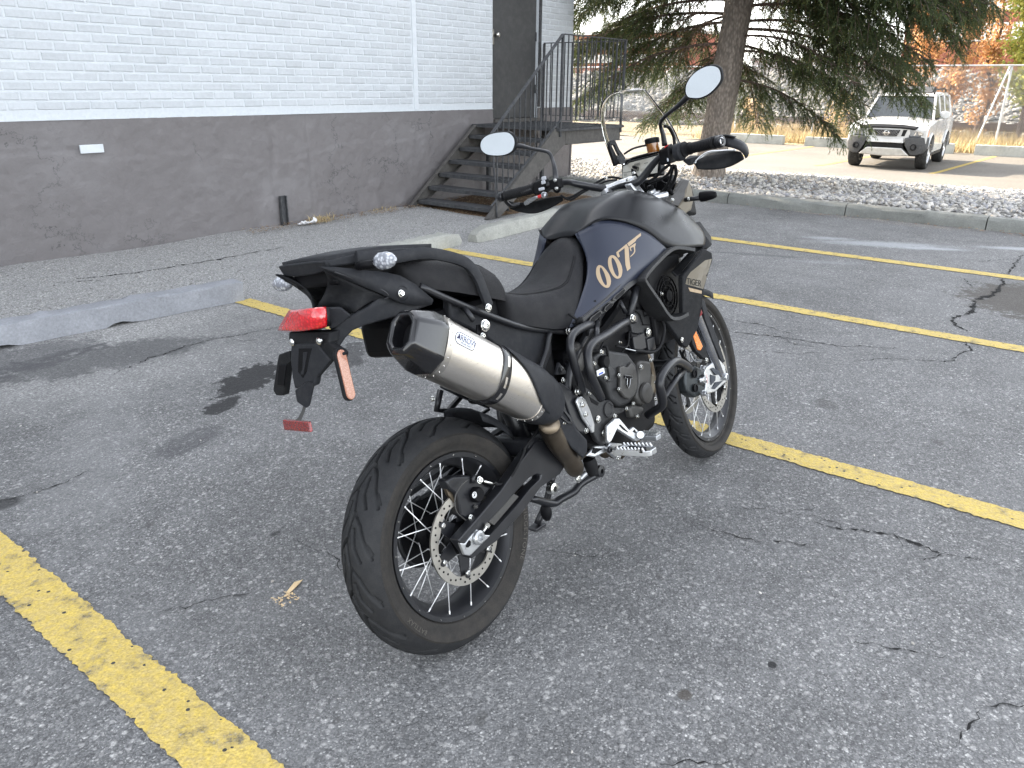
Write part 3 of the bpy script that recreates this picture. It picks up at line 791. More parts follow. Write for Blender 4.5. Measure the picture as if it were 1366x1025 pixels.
# ------------------------------------------------------------------ beyond the lot: grass verge, fence, rails, embankment
grid_sheet('verge', 28.75, 34.0, -40, 90, 12, 60, lambda X, Y: -.40 + .05 * np.sin(X * 3 + Y * 1.3) + .25 * np.clip((X - 31) / 3, 0, 1), gravelly('dry verge', (.12, .09, .05), (.26, .2, .11), (.45, .37, .22), 14, b=.5, bd=.03))
EMBF = lambda X, Y: -.15 + .1 * np.sin(X * 2.1 + Y) * .3 + 2.35 * np.clip((X - 39.0) / 7.5, 0, 1) + .08 * np.sin(Y * 1.7) * (X > 40)
grid_sheet('railway_embankment', 34.0, 70, -60, 120, 60, 90, EMBF, BALLAST)
RAILM = simple('rusty rail steel', (.10, .07, .055), .6, .4, var=.3)
TIEM = simple('weathered rail tie', (.11, .09, .075), .85, var=.3)
for X0, lb in ((34.6, 'near railway track running behind the chain link fence'), (38.2, 'far railway track at the foot of the stony embankment')):
    tr = empty('railway_track', (X0, 5, -.1), label=lb, cat='railway track', group='railway tracks')
    for dx in (0, 1.435):
        o = G().bx((X0 + dx - .035, -30, .16), (X0 + dx + .035, 70, .20)).bx((X0 + dx - .01, -30, .06), (X0 + dx + .01, 70, .159)).bx((X0 + dx - .07, -30, .045), (X0 + dx + .07, 70, .06)).make('rail', RAILM)
        o.parent = tr; o.matrix_parent_inverse = Matrix.Translation((-X0, -5, .1))
    g = G(); y = -25.0
    while y < 60: g.box((X0 + .72, y, -.02), (2.5, .22, .13)); y += .6
    o = g.make('rail_ties', TIEM, kind='stuff'); o.parent = tr; o.matrix_parent_inverse = Matrix.Translation((-X0, -5, .1))
stones('embankment_stones', (34, 47, -3, 30), 13000, .07, .17, EMBF, stone_mat('ballast stones', [(.12, .118, .108), (.21, .20, .185), (.16, .155, .145), (.30, .29, .265)]), seed=11, label='pale broken ballast stones covering the railway embankment', cat='ballast')

GALV = simple('galvanised steel', (.5, .51, .52), .42, .7, var=.12)
FX = 31.3; FZ0, FZ1 = -.38, 2.22
fe = empty('chain_link_fence', (FX, 5, FZ0), label='galvanised chain link fence along the back of the far lot', cat='fence')
def inf(o): o.parent = fe; o.matrix_parent_inverse = Matrix.Translation((-FX, -5, -FZ0)); return o
inf(G().cyl((FX, -14, FZ1), (FX, 34, FZ1), .028, 8).make('top_rail', GALV, smooth=40))
for y in [-11.4 + 3.05 * k for k in range(15)]:
    inf(G().cyl((FX + .05, y, FZ0 - .1), (FX + .05, y, FZ1 + .02), .036, 8).make('post', GALV, smooth=40))
inf(G().cyl((FX - .1, 4.45, FZ0 - .05), (FX + .02, 3.9, FZ1), .03, 8).make('brace', GALV, smooth=40))
g = G(); pit = .052; H_ = FZ1 - FZ0; y = -12.0; rr = random.Random(8)
while y < 26:
    for s_ in (1, -1):
        a = Vector((FX + .004 * s_, y, FZ0)); b = Vector((FX + .004 * s_, y + s_ * H_, FZ1)); d = (b - a).normalized(); n_ = Vector((0, -d.z, d.y)) * .0030
        q = Vector((.003, 0, 0)); g.add([a - n_, a + q, a + n_, b - n_, b + q, b + n_], [(0, 1, 4, 3), (1, 2, 5, 4)])
    y += pit * math.sqrt(2)
inf(g.make('fence_mesh', GALV, kind='stuff'))

def blades(name, area, n, hmin, hmax, z0f, mat, seed, wd=.006, **k):
    rg = np.random.default_rng(seed); x = rg.uniform(area[0], area[1], n); y = rg.uniform(area[2], area[3], n)
    keep = (np.sin(y * 2.3 + x) + np.sin(y * .9 - x * 2) + rg.normal(0, .8, n)) > -.6; x = x[keep]; y = y[keep]; n = len(x)
    h_ = rg.uniform(hmin, hmax, n); a = rg.uniform(0, 6.28, n); le = rg.uniform(.05, .6, n) * h_; z = z0f(x, y)
    dx = np.cos(a) * wd; dy = np.sin(a) * wd; ex = -np.sin(a) * le; ey = np.cos(a) * le
    V = np.stack([np.stack([x - dx, y - dy, z], -1), np.stack([x + dx, y + dy, z], -1), np.stack([x + ex, y + ey, z + h_], -1)], 1)
    return raw_mesh(name, V, np.arange(n * 3).reshape(-1, 3), mat, kind='stuff', **k)
VZ = lambda x, y: -.42 + .25 * np.clip((x - 31) / 3, 0, 1)
blades('dry_grass', (29.0, 33.6, -4, 14), 26000, .12, .55, VZ, DRYG, 4, .012, label='tall pale dry grass growing along the chain link fence', cat='grass')

# ------------------------------------------------------------------ far buildings
BRK = gravelly('far red brick', (.17, .055, .035), (.30, .10, .06), (.42, .2, .13), 4, b=.2)
BANDM = simple('pale window band', (.62, .6, .56), .6); GLS = simple('far window glass', (.16, .18, .2), .15, 0, spec=.8)
def far_building(x, y0, y1, z1, mat, lb, bands, dep=14, roof=None, nm='office_building'):
    b = empty(nm, (x, (y0 + y1) / 2, -.5), label=lb, cat='building')
    def ii(o): o.parent = b; o.matrix_parent_inverse = Matrix.Translation((-x, -(y0 + y1) / 2, .5)); return o
    ii(G().bx((x, y0, -.6), (x + dep, y1, z1)).make('wall', mat))
    ii(G().bx((x - .15, y0 - .15, z1), (x + dep + .1, y1 + .15, z1 + .3)).make('roof', BANDM))
    for (za, zb) in bands:
        ii(G().bx((x - .08, y0 + .4, za - .12), (x - .01, y1 - .4, za)).make('sill', BANDM))
        y = y0 + .5
        while y < y1 - 1.9:
            w_ = ii(G().bx((x - .06, y, za), (x - .01, y + 1.8, zb)).make('window', BANDM))
            p = G().bx((x - .09, y + .1, za + .1), (x - .065, y + .85, zb - .1)).bx((x - .09, y + .95, za + .1), (x - .065, y + 1.7, zb - .1)).make('pane', GLS); p.parent = w_; p.matrix_parent_inverse = Matrix.Translation((-x, -(y0 + y1) / 2, .5))
            y += 2.1
    return b
far_building(78, 38, 62, 6.6, BRK, 'red brick office building with ribbon windows behind the stair railing', ((3.9, 4.6), (5.3, 6.1)))
far_building(76, 7.6, 17.6, 9.5, BRK, 'tall red brick building behind the orange leaved tree', ((5.2, 6.4), (7.4, 8.6)))
far_building(72, -10, 6.3, 5.4, BANDM, 'pale flat roofed warehouse behind the yellow green tree at the right edge', ((3.2, 4.2),), nm='warehouse')
far_building(90, 19, 36, 4.2, BANDM, 'low pale industrial building between the two red brick ones', ((2.8, 3.5),), nm='warehouse')

# ------------------------------------------------------------------ trees
def bark_mat(name, c1, c2):
    a = N(name); P = a.obj()
    s_ = a.map(P, sc=(1, 1, .22))
    n1 = a.noise(s_, 22, 8, .7, .8); v = a.vor(a.map(P, sc=(1, 1, .5)), 32)
    a.set(color=a.mix(1, a.mix(a.ramp(n1, [(.3, 0), (.7, 1)]), c1, c2), a.ramp(v, [(.1, 1.15), (.7, .6)]), 'MULTIPLY'), rough=.9)
    a.bump(a.math('SUBTRACT', n1, a.math('MULTIPLY', v, .6)), .9, .03); return a.m
BARK = bark_mat('spruce bark', (.16, .135, .115), (.33, .28, .235)); TWIG = bark_mat('twig bark', (.09, .06, .045), (.19, .14, .11))
def leaf_mat(name, cols, trans=.25, rough=.55):
    a = N(name); g = a.n('NewGeometry')
    c = a.ramp(g.outputs['Random Per Island'], [(i / (len(cols) - 1), q) for i, q in enumerate(cols)])
    c = a.mix(1, c, a.ramp(a.noise(a.pos(), 1.6, 4), [(.3, .7), (.7, 1.25)]), 'MULTIPLY')
    a.set(color=c, rough=rough, spec=.3)
    tr = a.n('BsdfTranslucent'); a.l(c, tr.inputs[0]); mx = a.n('MixShader'); mx.inputs[0].default_value = trans
    a.l(a.b.outputs[0], mx.inputs[1]); a.l(tr.outputs[0], mx.inputs[2]); a.l(mx.outputs[0], a.x['Material Output'].inputs[0])
    return a.m
NEEDLE = leaf_mat('spruce needles', [(.045, .068, .032), (.075, .10, .038), (.05, .082, .044), (.13, .135, .04), (.04, .06, .035)], .40)
DEADN = leaf_mat('dead inner twigs', [(.14, .085, .045), (.2, .13, .07), (.1, .06, .035)], .1)

def frames(D):
    D = D / np.linalg.norm(D, axis=1, keepdims=True)
    A = np.where(np.abs(D[:, 2:3]) < .9, np.array([[0, 0, 1.]]), np.array([[1., 0, 0]]))
    X = np.cross(A, D); X /= np.linalg.norm(X, axis=1, keepdims=True); Y = np.cross(D, X)
    return X, Y, D
def sprig_template(seed, L=.2, n=26, nl=.024, w_=.0050):
    rg = np.random.default_rng(seed); V = []
    for i in range(n):
        t = (i + .5) / n; a = i * 2.4 + rg.uniform(-.3, .3); b = np.array([0, 0, t * L])
        d = np.array([math.cos(a), math.sin(a) * .75, .75 + rg.uniform(0, .5)]); d /= np.linalg.norm(d)
        s_ = np.array([-math.sin(a), math.cos(a), 0]) * w_
        l = nl * rg.uniform(.8, 1.25) * (1.0 if t < .9 else 1.2)
        V += [b - s_, b + s_, b + d * l]
    # the shoot itself
    V += [[-.003, 0, 0], [.003, 0, 0], [0, 0, L]]
    return np.array(V)
def place(T, P, D, S, rg):
    X, Y, Z = frames(D); a = rg.uniform(0, 6.28, (len(P), 1)); X2 = X * np.cos(a) + Y * np.sin(a); Y2 = -X * np.sin(a) + Y * np.cos(a)
    return (P[:, None] + (T[None, :, 0:1] * X2[:, None] + T[None, :, 1:2] * Y2[:, None] + T[None, :, 2:3] * Z[:, None]) * S[:, None, None])

def spruce(base, lean, height, label):
    tree = empty('spruce_tree', base, label=label, cat='tree')
    rd = random.Random(12); rg = np.random.default_rng(12)
    bx_, by_, bz_ = base
    def axis(z): return Vector((bx_ + lean[0] * z, by_ + lean[1] * z, bz_ + z))
    g = G(); g.tube([axis(z) for z in (-.1, .05, .3, .8, 1.6, 2.6, 4, 6, 8, height)], [.31, .265, .235, .225, .22, .205, .18, .14, .1, .02], 20, sm=3)
    v = [Vector(p) for p in g.v]
    g.v = [tuple(p + Vector((math.sin(p.z * 9 + p.x * 20), math.cos(p.z * 7 + p.y * 22), 0)) * .008) for p in v]
    t = g.make('trunk', BARK, smooth=60); t.parent = tree; t.matrix_parent_inverse = Matrix.Translation((-bx_, -by_, -bz_))
    limbs = G(); SP, SD, SS = [], [], []; DP, DD, DS = [], [], []
    specs = []
    # boughs seen against the far lot: azimuth (deg, world), start height, reach, tip height above ground
    for az, z0, L, zt in ((268, 2.9, 3.1, 2.35), (274, 3.2, 3.2, 2.5), (262, 3.1, 2.9, 2.35), (280, 2.8, 3.0, 2.1), (271, 2.5, 2.7, 1.85), (263, 2.1, 2.1, 1.5), (277, 1.9, 2.0, 1.25), (288, 2.3, 2.6, 1.7), (259, 2.7, 2.4, 2.15), (270, 3.4, 3.3, 2.9), (284, 3.1, 3.2, 2.6),
                          (95, 2.6, 3.0, 1.9), (110, 2.0, 2.5, 1.2), (80, 2.3, 2.7, 1.5), (68, 1.5, 1.9, .8), (100, 3.3, 3.5, 2.9), (300, 1.5, 1.8, .75), (88, 3.0, 3.3, 2.4), (104, 2.4, 3.0, 1.8), (75, 2.8, 3.0, 2.2), (120, 3.0, 2.8, 2.6),
                          (205, 3.2, 1.6, 2.9), (240, 3.2, 2.0, 2.8), (150, 3.3, 2.2, 2.9), (330, 2.0, 2.4, .9), (0, 1.8, 2.3, .8), (25, 2.2, 2.6, 1.1), (50, 1.9, 2.4, .9), (315, 2.8, 3.0, 1.7), (345, 2.9, 3.0, 1.9), (60, 2.4, 2.6, 1.6), (292, 2.2, 2.8, 1.3)):
        specs.append((az + rd.uniform(-4, 4), z0, L, zt, 1.0))
    z = 3.4
    while z < height - .6:
        k = 7 if z < 6 else 5
        for i in range(k):
            L = max(.5, 3.5 * (1 - z / height) ** .8) * rd.uniform(.8, 1.1)
            specs.append((rd.uniform(0, 360), z + rd.uniform(-.2, .2), L, z - L * .28, .55 if z > 3.9 else .9))
        z += .42
    for (az, z0, L, zt, dens) in specs:
        a = R(az); dv = Vector((math.cos(a), math.sin(a), 0)); p0 = axis(z0); pts = []
        side = Vector((-dv.y, dv.x, 0)); bend = rd.uniform(-.25, .25)
        for i in range(8):
            t = i / 7; zz = z0 + (zt - z0) * (t ** 1.15) + .30 * math.sin(PI * t) * (L / 4) - .18 * max(0, t - .5)
            pts.append(Vector((p0.x, p0.y, 0)) + dv * L * t + side * bend * t * t * L * .5 + Vector((0, 0, bz_ + zz)))
        limbs.tube(pts, [.026 * (L / 3.5) * (1 - .85 * i / 7) + .004 for i in range(8)], 6, sm=2)
        nt_ = int(L * 18 * dens)
        for q in range(nt_):
            t = (q + rd.random()) / nt_; t = .12 + .88 * t; i = min(6, int(t * 7)); f = t * 7 - i; p = pts[i].lerp(pts[i + 1], f)
            s_ = 1 if q % 2 else -1; tl = (.30 + .55 * math.sin(PI * min(1, t * 1.02)) ** .7) * rd.uniform(.6, 1.25) * (L / 3.6)
            d = (dv * rd.uniform(.35, .9) + side * s_ * rd.uniform(.5, 1.1) + Vector((0, 0, rd.uniform(-.55, .1)))).normalized()
            tp = []
            for m in range(5):
                u = m / 4; tp.append(p + d * tl * u + Vector((0, 0, -.42 * tl * u * u)))
            limbs.tube(tp, [.008, .007, .006, .004, .002], 4, sm=1, caps=False)
            bare = t < .26 + rd.uniform(-.1, .1)
            ns = int(tl * 34 * (1.0 if dens > .8 else .4))
            for m in range(ns):
                u = rd.uniform(.08, 1) ; j = min(3, int(u * 4)); pp = tp[j].lerp(tp[j + 1], u * 4 - j); dd = (tp[j + 1] - tp[j]).normalized()
                sd_ = Vector((rd.gauss(0, .55), rd.gauss(0, .55), rd.gauss(-.55, .4)))
                D_ = dd * .7 + sd_
                if bare or rd.random() < .10:
                    if rd.random() < .5: DP.append(pp); DD.append(D_); DS.append(rd.uniform(.5, 1.1))
                else: SP.append(pp); SD.append(D_); SS.append(rd.uniform(.75, 1.5) * (1 if dens > .8 else 1.5))
    o = limbs.make('limbs', TWIG, smooth=True, kind='stuff'); o.parent = tree; o.matrix_parent_inverse = Matrix.Translation((-bx_, -by_, -bz_))
    for nm, P_, D_, S_, mt, nl, n in (('crown', SP, SD, SS, NEEDLE, .026, 22), ('dead_twigs', DP, DD, DS, DEADN, .016, 9)):
        P_ = np.array(P_); D_ = np.array(D_); S_ = np.array(S_); V = []
        for k in range(3):
            m = slice(k, None, 3); V.append(place(sprig_template(k + 5, .19, n, nl), P_[m], D_[m], S_[m], rg).reshape(-1, 3))
        V = np.concatenate(V); o = raw_mesh(nm, V, np.arange(len(V)).reshape(-1, 3), mt, kind='stuff'); o.parent = tree; o.matrix_parent_inverse = Matrix.Translation((-bx_, -by_, -bz_))
        print(nm, len(P_), len(V) // 3)
    return tree
spruce((12.2, 5.42, .08), (.0, -.085), 11.0, 'big dark green spruce with drooping boughs standing in the river stone strip')

def leafy(name, base, h, spread, n, cols, mat_tw, label, seed, size=.05, zmin=.4, gaps=1.0):
    tree = empty(name, base, label=label, cat='tree'); rd = random.Random(seed); rg = np.random.default_rng(seed)
    mat = leaf_mat(name + ' leaves', cols, .45)
    g = G(); P_ = []
    tr = [Vector(base) + Vector((rd.gauss(0, .08) * i, rd.gauss(0, .08) * i, h * i / 6)) for i in range(7)]
    tk = G().tube(tr, [.09, .08, .07, .06, .045, .03, .015], 8).make('trunk', mat_tw, smooth=True); tk.parent = tree; tk.matrix_parent_inverse = Matrix.Translation(-Vector(base))
    for k in range(int(h * 9)):
        t = rd.uniform(zmin / h, 1); i = min(5, int(t * 6)); p = tr[i].lerp(tr[i + 1], t * 6 - i); a = rd.uniform(0, 6.28); L = spread * (1 - .6 * t) * rd.uniform(.4, 1.1)
        d = Vector((math.cos(a), math.sin(a), rd.uniform(.5, 1.3))).normalized(); pts = [p + d * L * u + Vector((0, 0, .1 * L * math.sin(u * 3))) for u in (0, .33, .66, 1)]
        g.tube(pts, [.016, .012, .008, .003], 4, sm=1, caps=False)
        for m in range(int(n / (h * 9))):
            u = rd.random() ** .6; q = p + d * L * u; P_.append(q + Vector((rd.gauss(0, .13), rd.gauss(0, .13), rd.gauss(-.05, .14))) * gaps)
    br = g.make('branches', mat_tw, kind='stuff'); br.parent = tree; br.matrix_parent_inverse = Matrix.Translation(-Vector(base))
    P_ = np.array(P_); n = len(P_)
    T = np.array([(0, 0, 0), (.45, .1, .5), (0, .05, 1.1), (-.45, .1, .5)]) * size
    V = place(T, P_, rg.normal(0, 1, (n, 3)) + np.array([0, 0, -.6]), rg.uniform(.7, 1.4, n), rg)
    o = raw_mesh('crown', V, np.arange(n * 4).reshape(-1, 4), mat, kind='stuff'); o.parent = tree; o.matrix_parent_inverse = Matrix.Translation(-Vector(base))
ORG = [(.50, .25, .10), (.60, .35, .16), (.42, .20, .08), (.62, .44, .24)]; YLW = [(.30, .32, .07), (.42, .40, .09), (.22, .28, .07), (.48, .42, .10)]
leafy('orange_leaf_tree', (33.0, 6.75, -.4), 6.2, 1.3, 5200, ORG, TWIG, 'slender sapling with dry orange leaves behind the fence, left of its neighbour', 3, .085)
leafy('orange_leaf_tree', (32.8, 5.75, -.4), 6.0, 1.2, 5200, ORG, TWIG, 'slender sapling with dry orange leaves behind the white off-roader', 4, .085)
leafy('orange_leaf_tree', (33.4, 4.9, -.4), 5.6, 1.0, 3000, ORG, TWIG, 'thin orange leaved sapling next to the yellow green tree', 5, .085)
leafy('yellow_leaf_tree', (33.0, 3.4, -.4), 7.0, 1.9, 9000, YLW, TWIG, 'yellow green leafy tree behind the fence at the right edge', 6, .10, 1.2)
leafy('yellow_leaf_tree', (34.0, 1.2, -.4), 7.5, 2.2, 8000, YLW, TWIG, 'larger yellow green tree just beyond the right picture edge', 7, .10, .8)
for (bx_, by_, h_, sd_) in ((32.4, 9.5, 1.6, 1), (32.0, 12.5, 1.3, 2), (32.2, 7.9, 1.2, 5)):
    leafy('dry_bush', (bx_, by_, -.42), h_, .9, 1500, [(.5, .36, .16), (.62, .46, .24), (.4, .27, .12)], TWIG, ['', 'dry straw coloured bush by the fence behind the spruce', 'dry straw coloured bush by the fence, seen left of the spruce trunk', '', '', 'dry straw coloured bush at the fence left of the white off-roader'][sd_], sd_, .05, .05)

# ------------------------------------------------------------------ white off-roader
WP = simple('white car paint', (.50, .50, .49), .22, var=.03, coat=.6); BP = simple('dark grey bumper plastic', (.06, .061, .063), .55, var=.1, dust=.3); SKD = simple('silver skid plastic', (.5, .49, .46), .45, .2)
BLK = simple('black plastic', (.018, .018, .019), .45); GLASS = simple('tinted car glass', (.02, .024, .026), .04, spec=.8); TYR = simple('car tyre rubber', (.028, .028, .028), .8, dust=.4)
ALU = simple('cast alloy', (.6, .6, .6), .3, .9); CHR = simple('chrome', (.8, .8, .8), .08, 1); LENS = simple('clear lamp lens', (.26, .28, .30), .05, .3, spec=.9, coat=1); ORL = simple('amber lens', (.8, .2, .03), .15, coat=1)
SEATM = simple('car seat cloth', (.10, .10, .10), .9)
def build_suv():
    ez = -.41
    t = empty('off_roader', (21.35, 4.98, ez), (0, 0, R(3.0)), label='white boxy off-roader with dark grey bumper corners parked in the sunny far lot', cat='car')
    def K(g, name, mat, parent=None, **k): return g.make(name, mat, parent or t, **k)
    def arch(cx, r, a0=0, a1=180, n=14): return [(cx + r * math.cos(R(a0 + (a1 - a0) * i / n)), .375 + r * math.sin(R(a0 + (a1 - a0) * i / n))) for i in range(n + 1)]
    side = [(.16, .62), (.16, .98), (.35, 1.05), (1.35, 1.15), (4.42, 1.22), (4.50, 1.05), (4.50, .62), (4.3, .45)] + arch(3.55, .47, 10, 170) + [(3.0, .36), (1.45, .36)] + arch(.88, .47, 10, 170)
    for s_ in (1, -1):
        K(G().plate([(x, s_ * .90, z) for x, z in side], (0, -s_ * .14, 0)), 'body_side', WP, bevel=.03, smooth=35)
        for cx in (.88, 3.55):
            fl = [(cx + .52 * math.cos(R(a)), .375 + .52 * math.sin(R(a))) for a in range(8, 173, 11)]; fi = [(cx + .465 * math.cos(R(a)), .375 + .465 * math.sin(R(a))) for a in range(8, 173, 11)]
            g = G(); n = len(fl); vv = [(x, s_ * .905, z) for x, z in fl] + [(x, s_ * .935, z) for x, z in fi] + [(x, s_ * .80, z) for x, z in fi]
            g.add(vv, [(i, i + 1, n + i + 1, n + i) for i in range(n - 1)] + [(n + i, n + i + 1, 2*n + i + 1, 2*n + i) for i in range(n - 1)]); K(g, 'wheel_arch', WP if cx > 2 else WP, smooth=40, solid=.004)
        K(G().bx((1.35, s_ * .895, .30), (3.05, s_ * .80, .36)), 'side_step', BLK, bevel=.01)
    K(G().bx((.5, -.76, .32), (4.3, .76, .60)), 'underbody', BLK)
    # hood: crowned
    rings = []
    for x, z, hw in ((.14, .93, .80), (.17, 1.0, .84), (.35, 1.075, .865), (.8, 1.13, .88), (1.42, 1.19, .885)):
        rings.append([(x, -hw, z - .10), (x, -hw * .96, z - .02), (x, -hw * .6, z + .005), (x, -hw * .45, z + .022), (x, 0, z + .027), (x, hw * .45, z + .022), (x, hw * .6, z + .005), (x, hw * .96, z - .02), (x, hw, z - .10)])
    g = G(); g.loft(rings, closed=False); K(g, 'hood', WP, smooth=50, solid=.01)
    K(G().plate([(.10, -.62, .985), (.09, -.30, 1.01), (.09, .30, 1.01), (.10, .62, .985), (.17, .68, 1.035), (.2, .30, 1.075), (.2, -.30, 1.075), (.17, -.68, 1.035)], (.02, 0, -.035)), 'hood_deflector', BLK, bevel=.01, smooth=40)
    # nose
    K(G().plate([(.13, -.56, .98), (.11, .0, .99), (.13, .56, .98), (.12, .46, .66), (.10, -.0, .64), (.12, -.46, .66)], (.1, 0, 0)), 'grille_surround', WP, bevel=.02, smooth=40)
    gr = K(G().plate([(.085, -.30, .945), (.085, .30, .945), (.085, .235, .80), (.085, -.235, .80)], (.03, 0, 0)), 'grille', BLK, bevel=.005)
    g = G()
    for i in range(9):
        for j in range(5):
            yy = -.25 + i * .0625 + (.031 if j % 2 else 0); zz = .815 + j * .027
            if abs(yy) < .29 - (.945 - zz) * .4: g.ball((.083, yy, zz), .011, 6, (.3, 1, .7))
    g.make('grille_mesh', ALU, gr, kind='stuff')
    g = G().lathe([(.062, -.008), (.062, .008), (.047, .012), (.047, -.008)], (.078, 0, .872), (-1, 0, 0), 28, closed=True).bx((.066, -.085, .860), (.078, .085, .884)); e_ = g.make('emblem', CHR, gr, smooth=40)
    for s_ in (-1, 1):
        g = G().plate([(.115, s_ * .36, .95), (.12, s_ * .45, .955), (.12, s_ * .41, .80), (.115, s_ * .33, .80)], (.02, 0, 0)); g.make('grille_slot', BLK, gr, bevel=.004)
        h_ = K(G().plate([(.115, s_ * .50, .965), (.20, s_ * .86, .945), (.24, s_ * .895, .80), (.14, s_ * .52, .79)], (.10, 0, 0)), 'headlight', LENS, bevel=.015, smooth=40)
        for yy, zz, r_ in ((.60, .875, .055), (.74, .885, .048)):
            G().lathe([(r_, 0), (r_ * .8, .02), (.01, .035)], (.11 + yy * .08, s_ * yy, zz), (1, 0, 0), 14).make('reflector', CHR, h_, smooth=40)
        G().plate([(.215, s_ * .865, .95), (.33, s_ * .906, .96), (.34, s_ * .912, .80), (.245, s_ * .90, .80)], (.06, -s_ * .04, 0)).make('turn_signal', ORL, h_, bevel=.01)
        bmp = K(G().loft([[(.05, s_ * .43, .77), (.035, s_ * .45, .60), (.08, s_ * .60, .37), (.5, s_ * .60, .37), (.5, s_ * .43, .77)],
                      [(.06, s_ * .62, .79), (.045, s_ * .66, .60), (.10, s_ * .72, .37), (.5, s_ * .72, .37), (.5, s_ * .62, .79)],
                      [(.17, s_ * .87, .79), (.15, s_ * .89, .62), (.20, s_ * .86, .42), (.45, s_ * .86, .42), (.5, s_ * .87, .79)],
                      [(.33, s_ * .93, .785), (.32, s_ * .95, .62), (.34, s_ * .92, .50), (.40, s_ * .92, .50), (.43, s_ * .93, .785)]]), 'bumper_corner', BP, bevel=.02, smooth=40)
        fl = G().lathe([(.075, 0), (.075, -.03), (.055, -.035), (.05, .0)], (.065, s_ * .66, .56), (1, 0, 0), 18).make('fog_lamp', BLK, bmp, smooth=40)
        G().lathe([(.05, 0), (.035, -.02), (.002, -.03)], (.055, s_ * .66, .56), (1, 0, 0), 14).make('fog_lens', LENS, fl, smooth=True) if False else None
    K(G().plate([(.05, -.40, .62), (.03, 0, .62), (.05, .40, .62), (.06, .44, .53), (.06, -.44, .53)], (.2, 0, 0)), 'air_intake', BLK)
    K(G().plate([(.05, -.42, .645), (.02, 0, .65), (.05, .42, .645), (.09, .40, .765), (.06, 0, .775), (.09, -.40, .765)], (.15, 0, 0)), 'bumper_bar', WP, bevel=.015, smooth=40)
    K(G().plate([(.03, -.40, .525), (.0, 0, .53), (.03, .40, .525), (.07, .58, .36), (.05, 0, .33), (.07, -.58, .36)], (.25, 0, 0)), 'skid_plate', SKD, bevel=.02, smooth=40)
    # cabin
    def cab(x, z, hw): return (x, hw, z)
    prof = [(1.32, 1.15, .82), (1.98, 1.70, .69), (2.12, 1.745, .66), (3.0, 1.775, .66), (3.1, 1.80, .66), (4.25, 1.79, .66), (4.38, 1.70, .68), (4.50, 1.18, .82)]
    vv = []; n = len(prof)
    K(G().plate([(2.0, -.665, 1.71), (2.12, -.65, 1.755), (3.0, -.65, 1.785), (3.1, -.65, 1.81), (4.25, -.65, 1.80), (4.40, -.67, 1.71)], (0, 1.32, 0)), 'roof', WP, bevel=.035, smooth=40, seg=3)
    for s_ in (-1, 1):
        def pil(a, b, w_, name='pillar', mat=WP): K(G().bar((a[0], s_ * a[1], a[2]), (b[0], s_ * b[1], b[2]), w_, .05, (0, s_, .25)), name, mat, bevel=.01)
        K(G().plate([(1.30, s_ * .835, 1.14), (1.40, s_ * .835, 1.14), (2.07, s_ * .70, 1.73), (1.95, s_ * .70, 1.73)], (0, -s_ * .05, 0)), 'pillar', WP, bevel=.01)
        for (xa, xb, wa) in ((2.42, 2.44, .07), (3.32, 3.30, .09), (4.42, 4.33, .17)):
            K(G().plate([(xa - wa, s_ * .838, 1.18), (xa + wa, s_ * .838, 1.18), (xb + wa * .8, s_ * .70, 1.74), (xb - wa * .8, s_ * .70, 1.74)], (0, -s_ * .05, 0)), 'pillar', WP, bevel=.01)
        for (a0, a1, b0, b1) in ((1.42, 2.36, 2.02, 2.37), (2.48, 3.24, 2.50, 3.22), (3.40, 4.26, 3.39, 4.20)):
            w_ = K(G().plate([(a0, s_ * .825, 1.20), (a1, s_ * .825, 1.20), (b1, s_ * .70, 1.70), (b0, s_ * .70, 1.70)], (0, -s_ * .01, 0)), 'window', GLASS)
        mr = K(G().loft([[(1.62 + a, s_ * .90, 1.20 + b) for a, b in ((0, 0), (.13, 0), (.13, .15), (0, .15))], [(1.58 + a, s_ * 1.0, 1.18 + b) for a, b in ((0, 0), (.15, 0), (.15, .19), (0, .19))], [(1.62 + a, s_ * 1.12, 1.20 + b) for a, b in ((0, 0), (.10, 0), (.10, .15), (0, .15))]]), 'wing_mirror', WP, bevel=.02, smooth=40)
        K(G().tube([(2.2, s_ * .60, 1.77), (2.35, s_ * .60, 1.86), (3.3, s_ * .60, 1.89), (4.0, s_ * .60, 1.89), (4.2, s_ * .60, 1.81)], .02, 8), 'roof_rail', BLK, smooth=True)
        K(G().bx((2.66, s_ * .904, .98), (2.86, s_ * .93, 1.01)), 'door_handle', WP, bevel=.006)
        for xx in (1.46, 2.44, 3.10): K(G().bx((xx, s_ * .9005, .45), (xx + .008, s_ * .902, 1.17)), 'door_seam', BLK)
    K(G().plate([(1.43, -.76, 1.19), (1.43, .76, 1.19), (1.97, .65, 1.68), (1.97, -.65, 1.68)], (.012, 0, 0)), 'windshield', GLASS)
    K(G().plate([(1.30, -.80, 1.165), (1.30, .80, 1.165), (1.44, .80, 1.20), (1.44, -.80, 1.20)], (0, 0, -.03)), 'cowl', BLK)
    K(G().plate([(4.46, -.70, 1.25), (4.46, .70, 1.25), (4.40, .62, 1.70), (4.40, -.62, 1.70)], (.012, 0, 0)), 'rear_window', GLASS)
    K(G().bx((4.30, -.84, .42), (4.52, .84, 1.22)), 'tailgate', WP, bevel=.03); K(G().bx((4.38, -.90, .40), (4.62, .90, .62)), 'rear_bumper', BP, bevel=.03)
    rk = K(G().plate([(2.12, -.55, 1.80), (2.12, .55, 1.80), (2.42, .57, 1.95), (2.42, -.57, 1.95)], (.03, 0, -.02)), 'roof_rack_deflector', BP, bevel=.01)
    for s_ in (-1, 1): G().plate([(2.12, s_ * .56, 1.79), (2.42, s_ * .58, 1.95), (2.55, s_ * .58, 1.93), (2.55, s_ * .58, 1.80)], (0, -s_ * .03, 0)).make('rack_end', BLK, rk, bevel=.008)
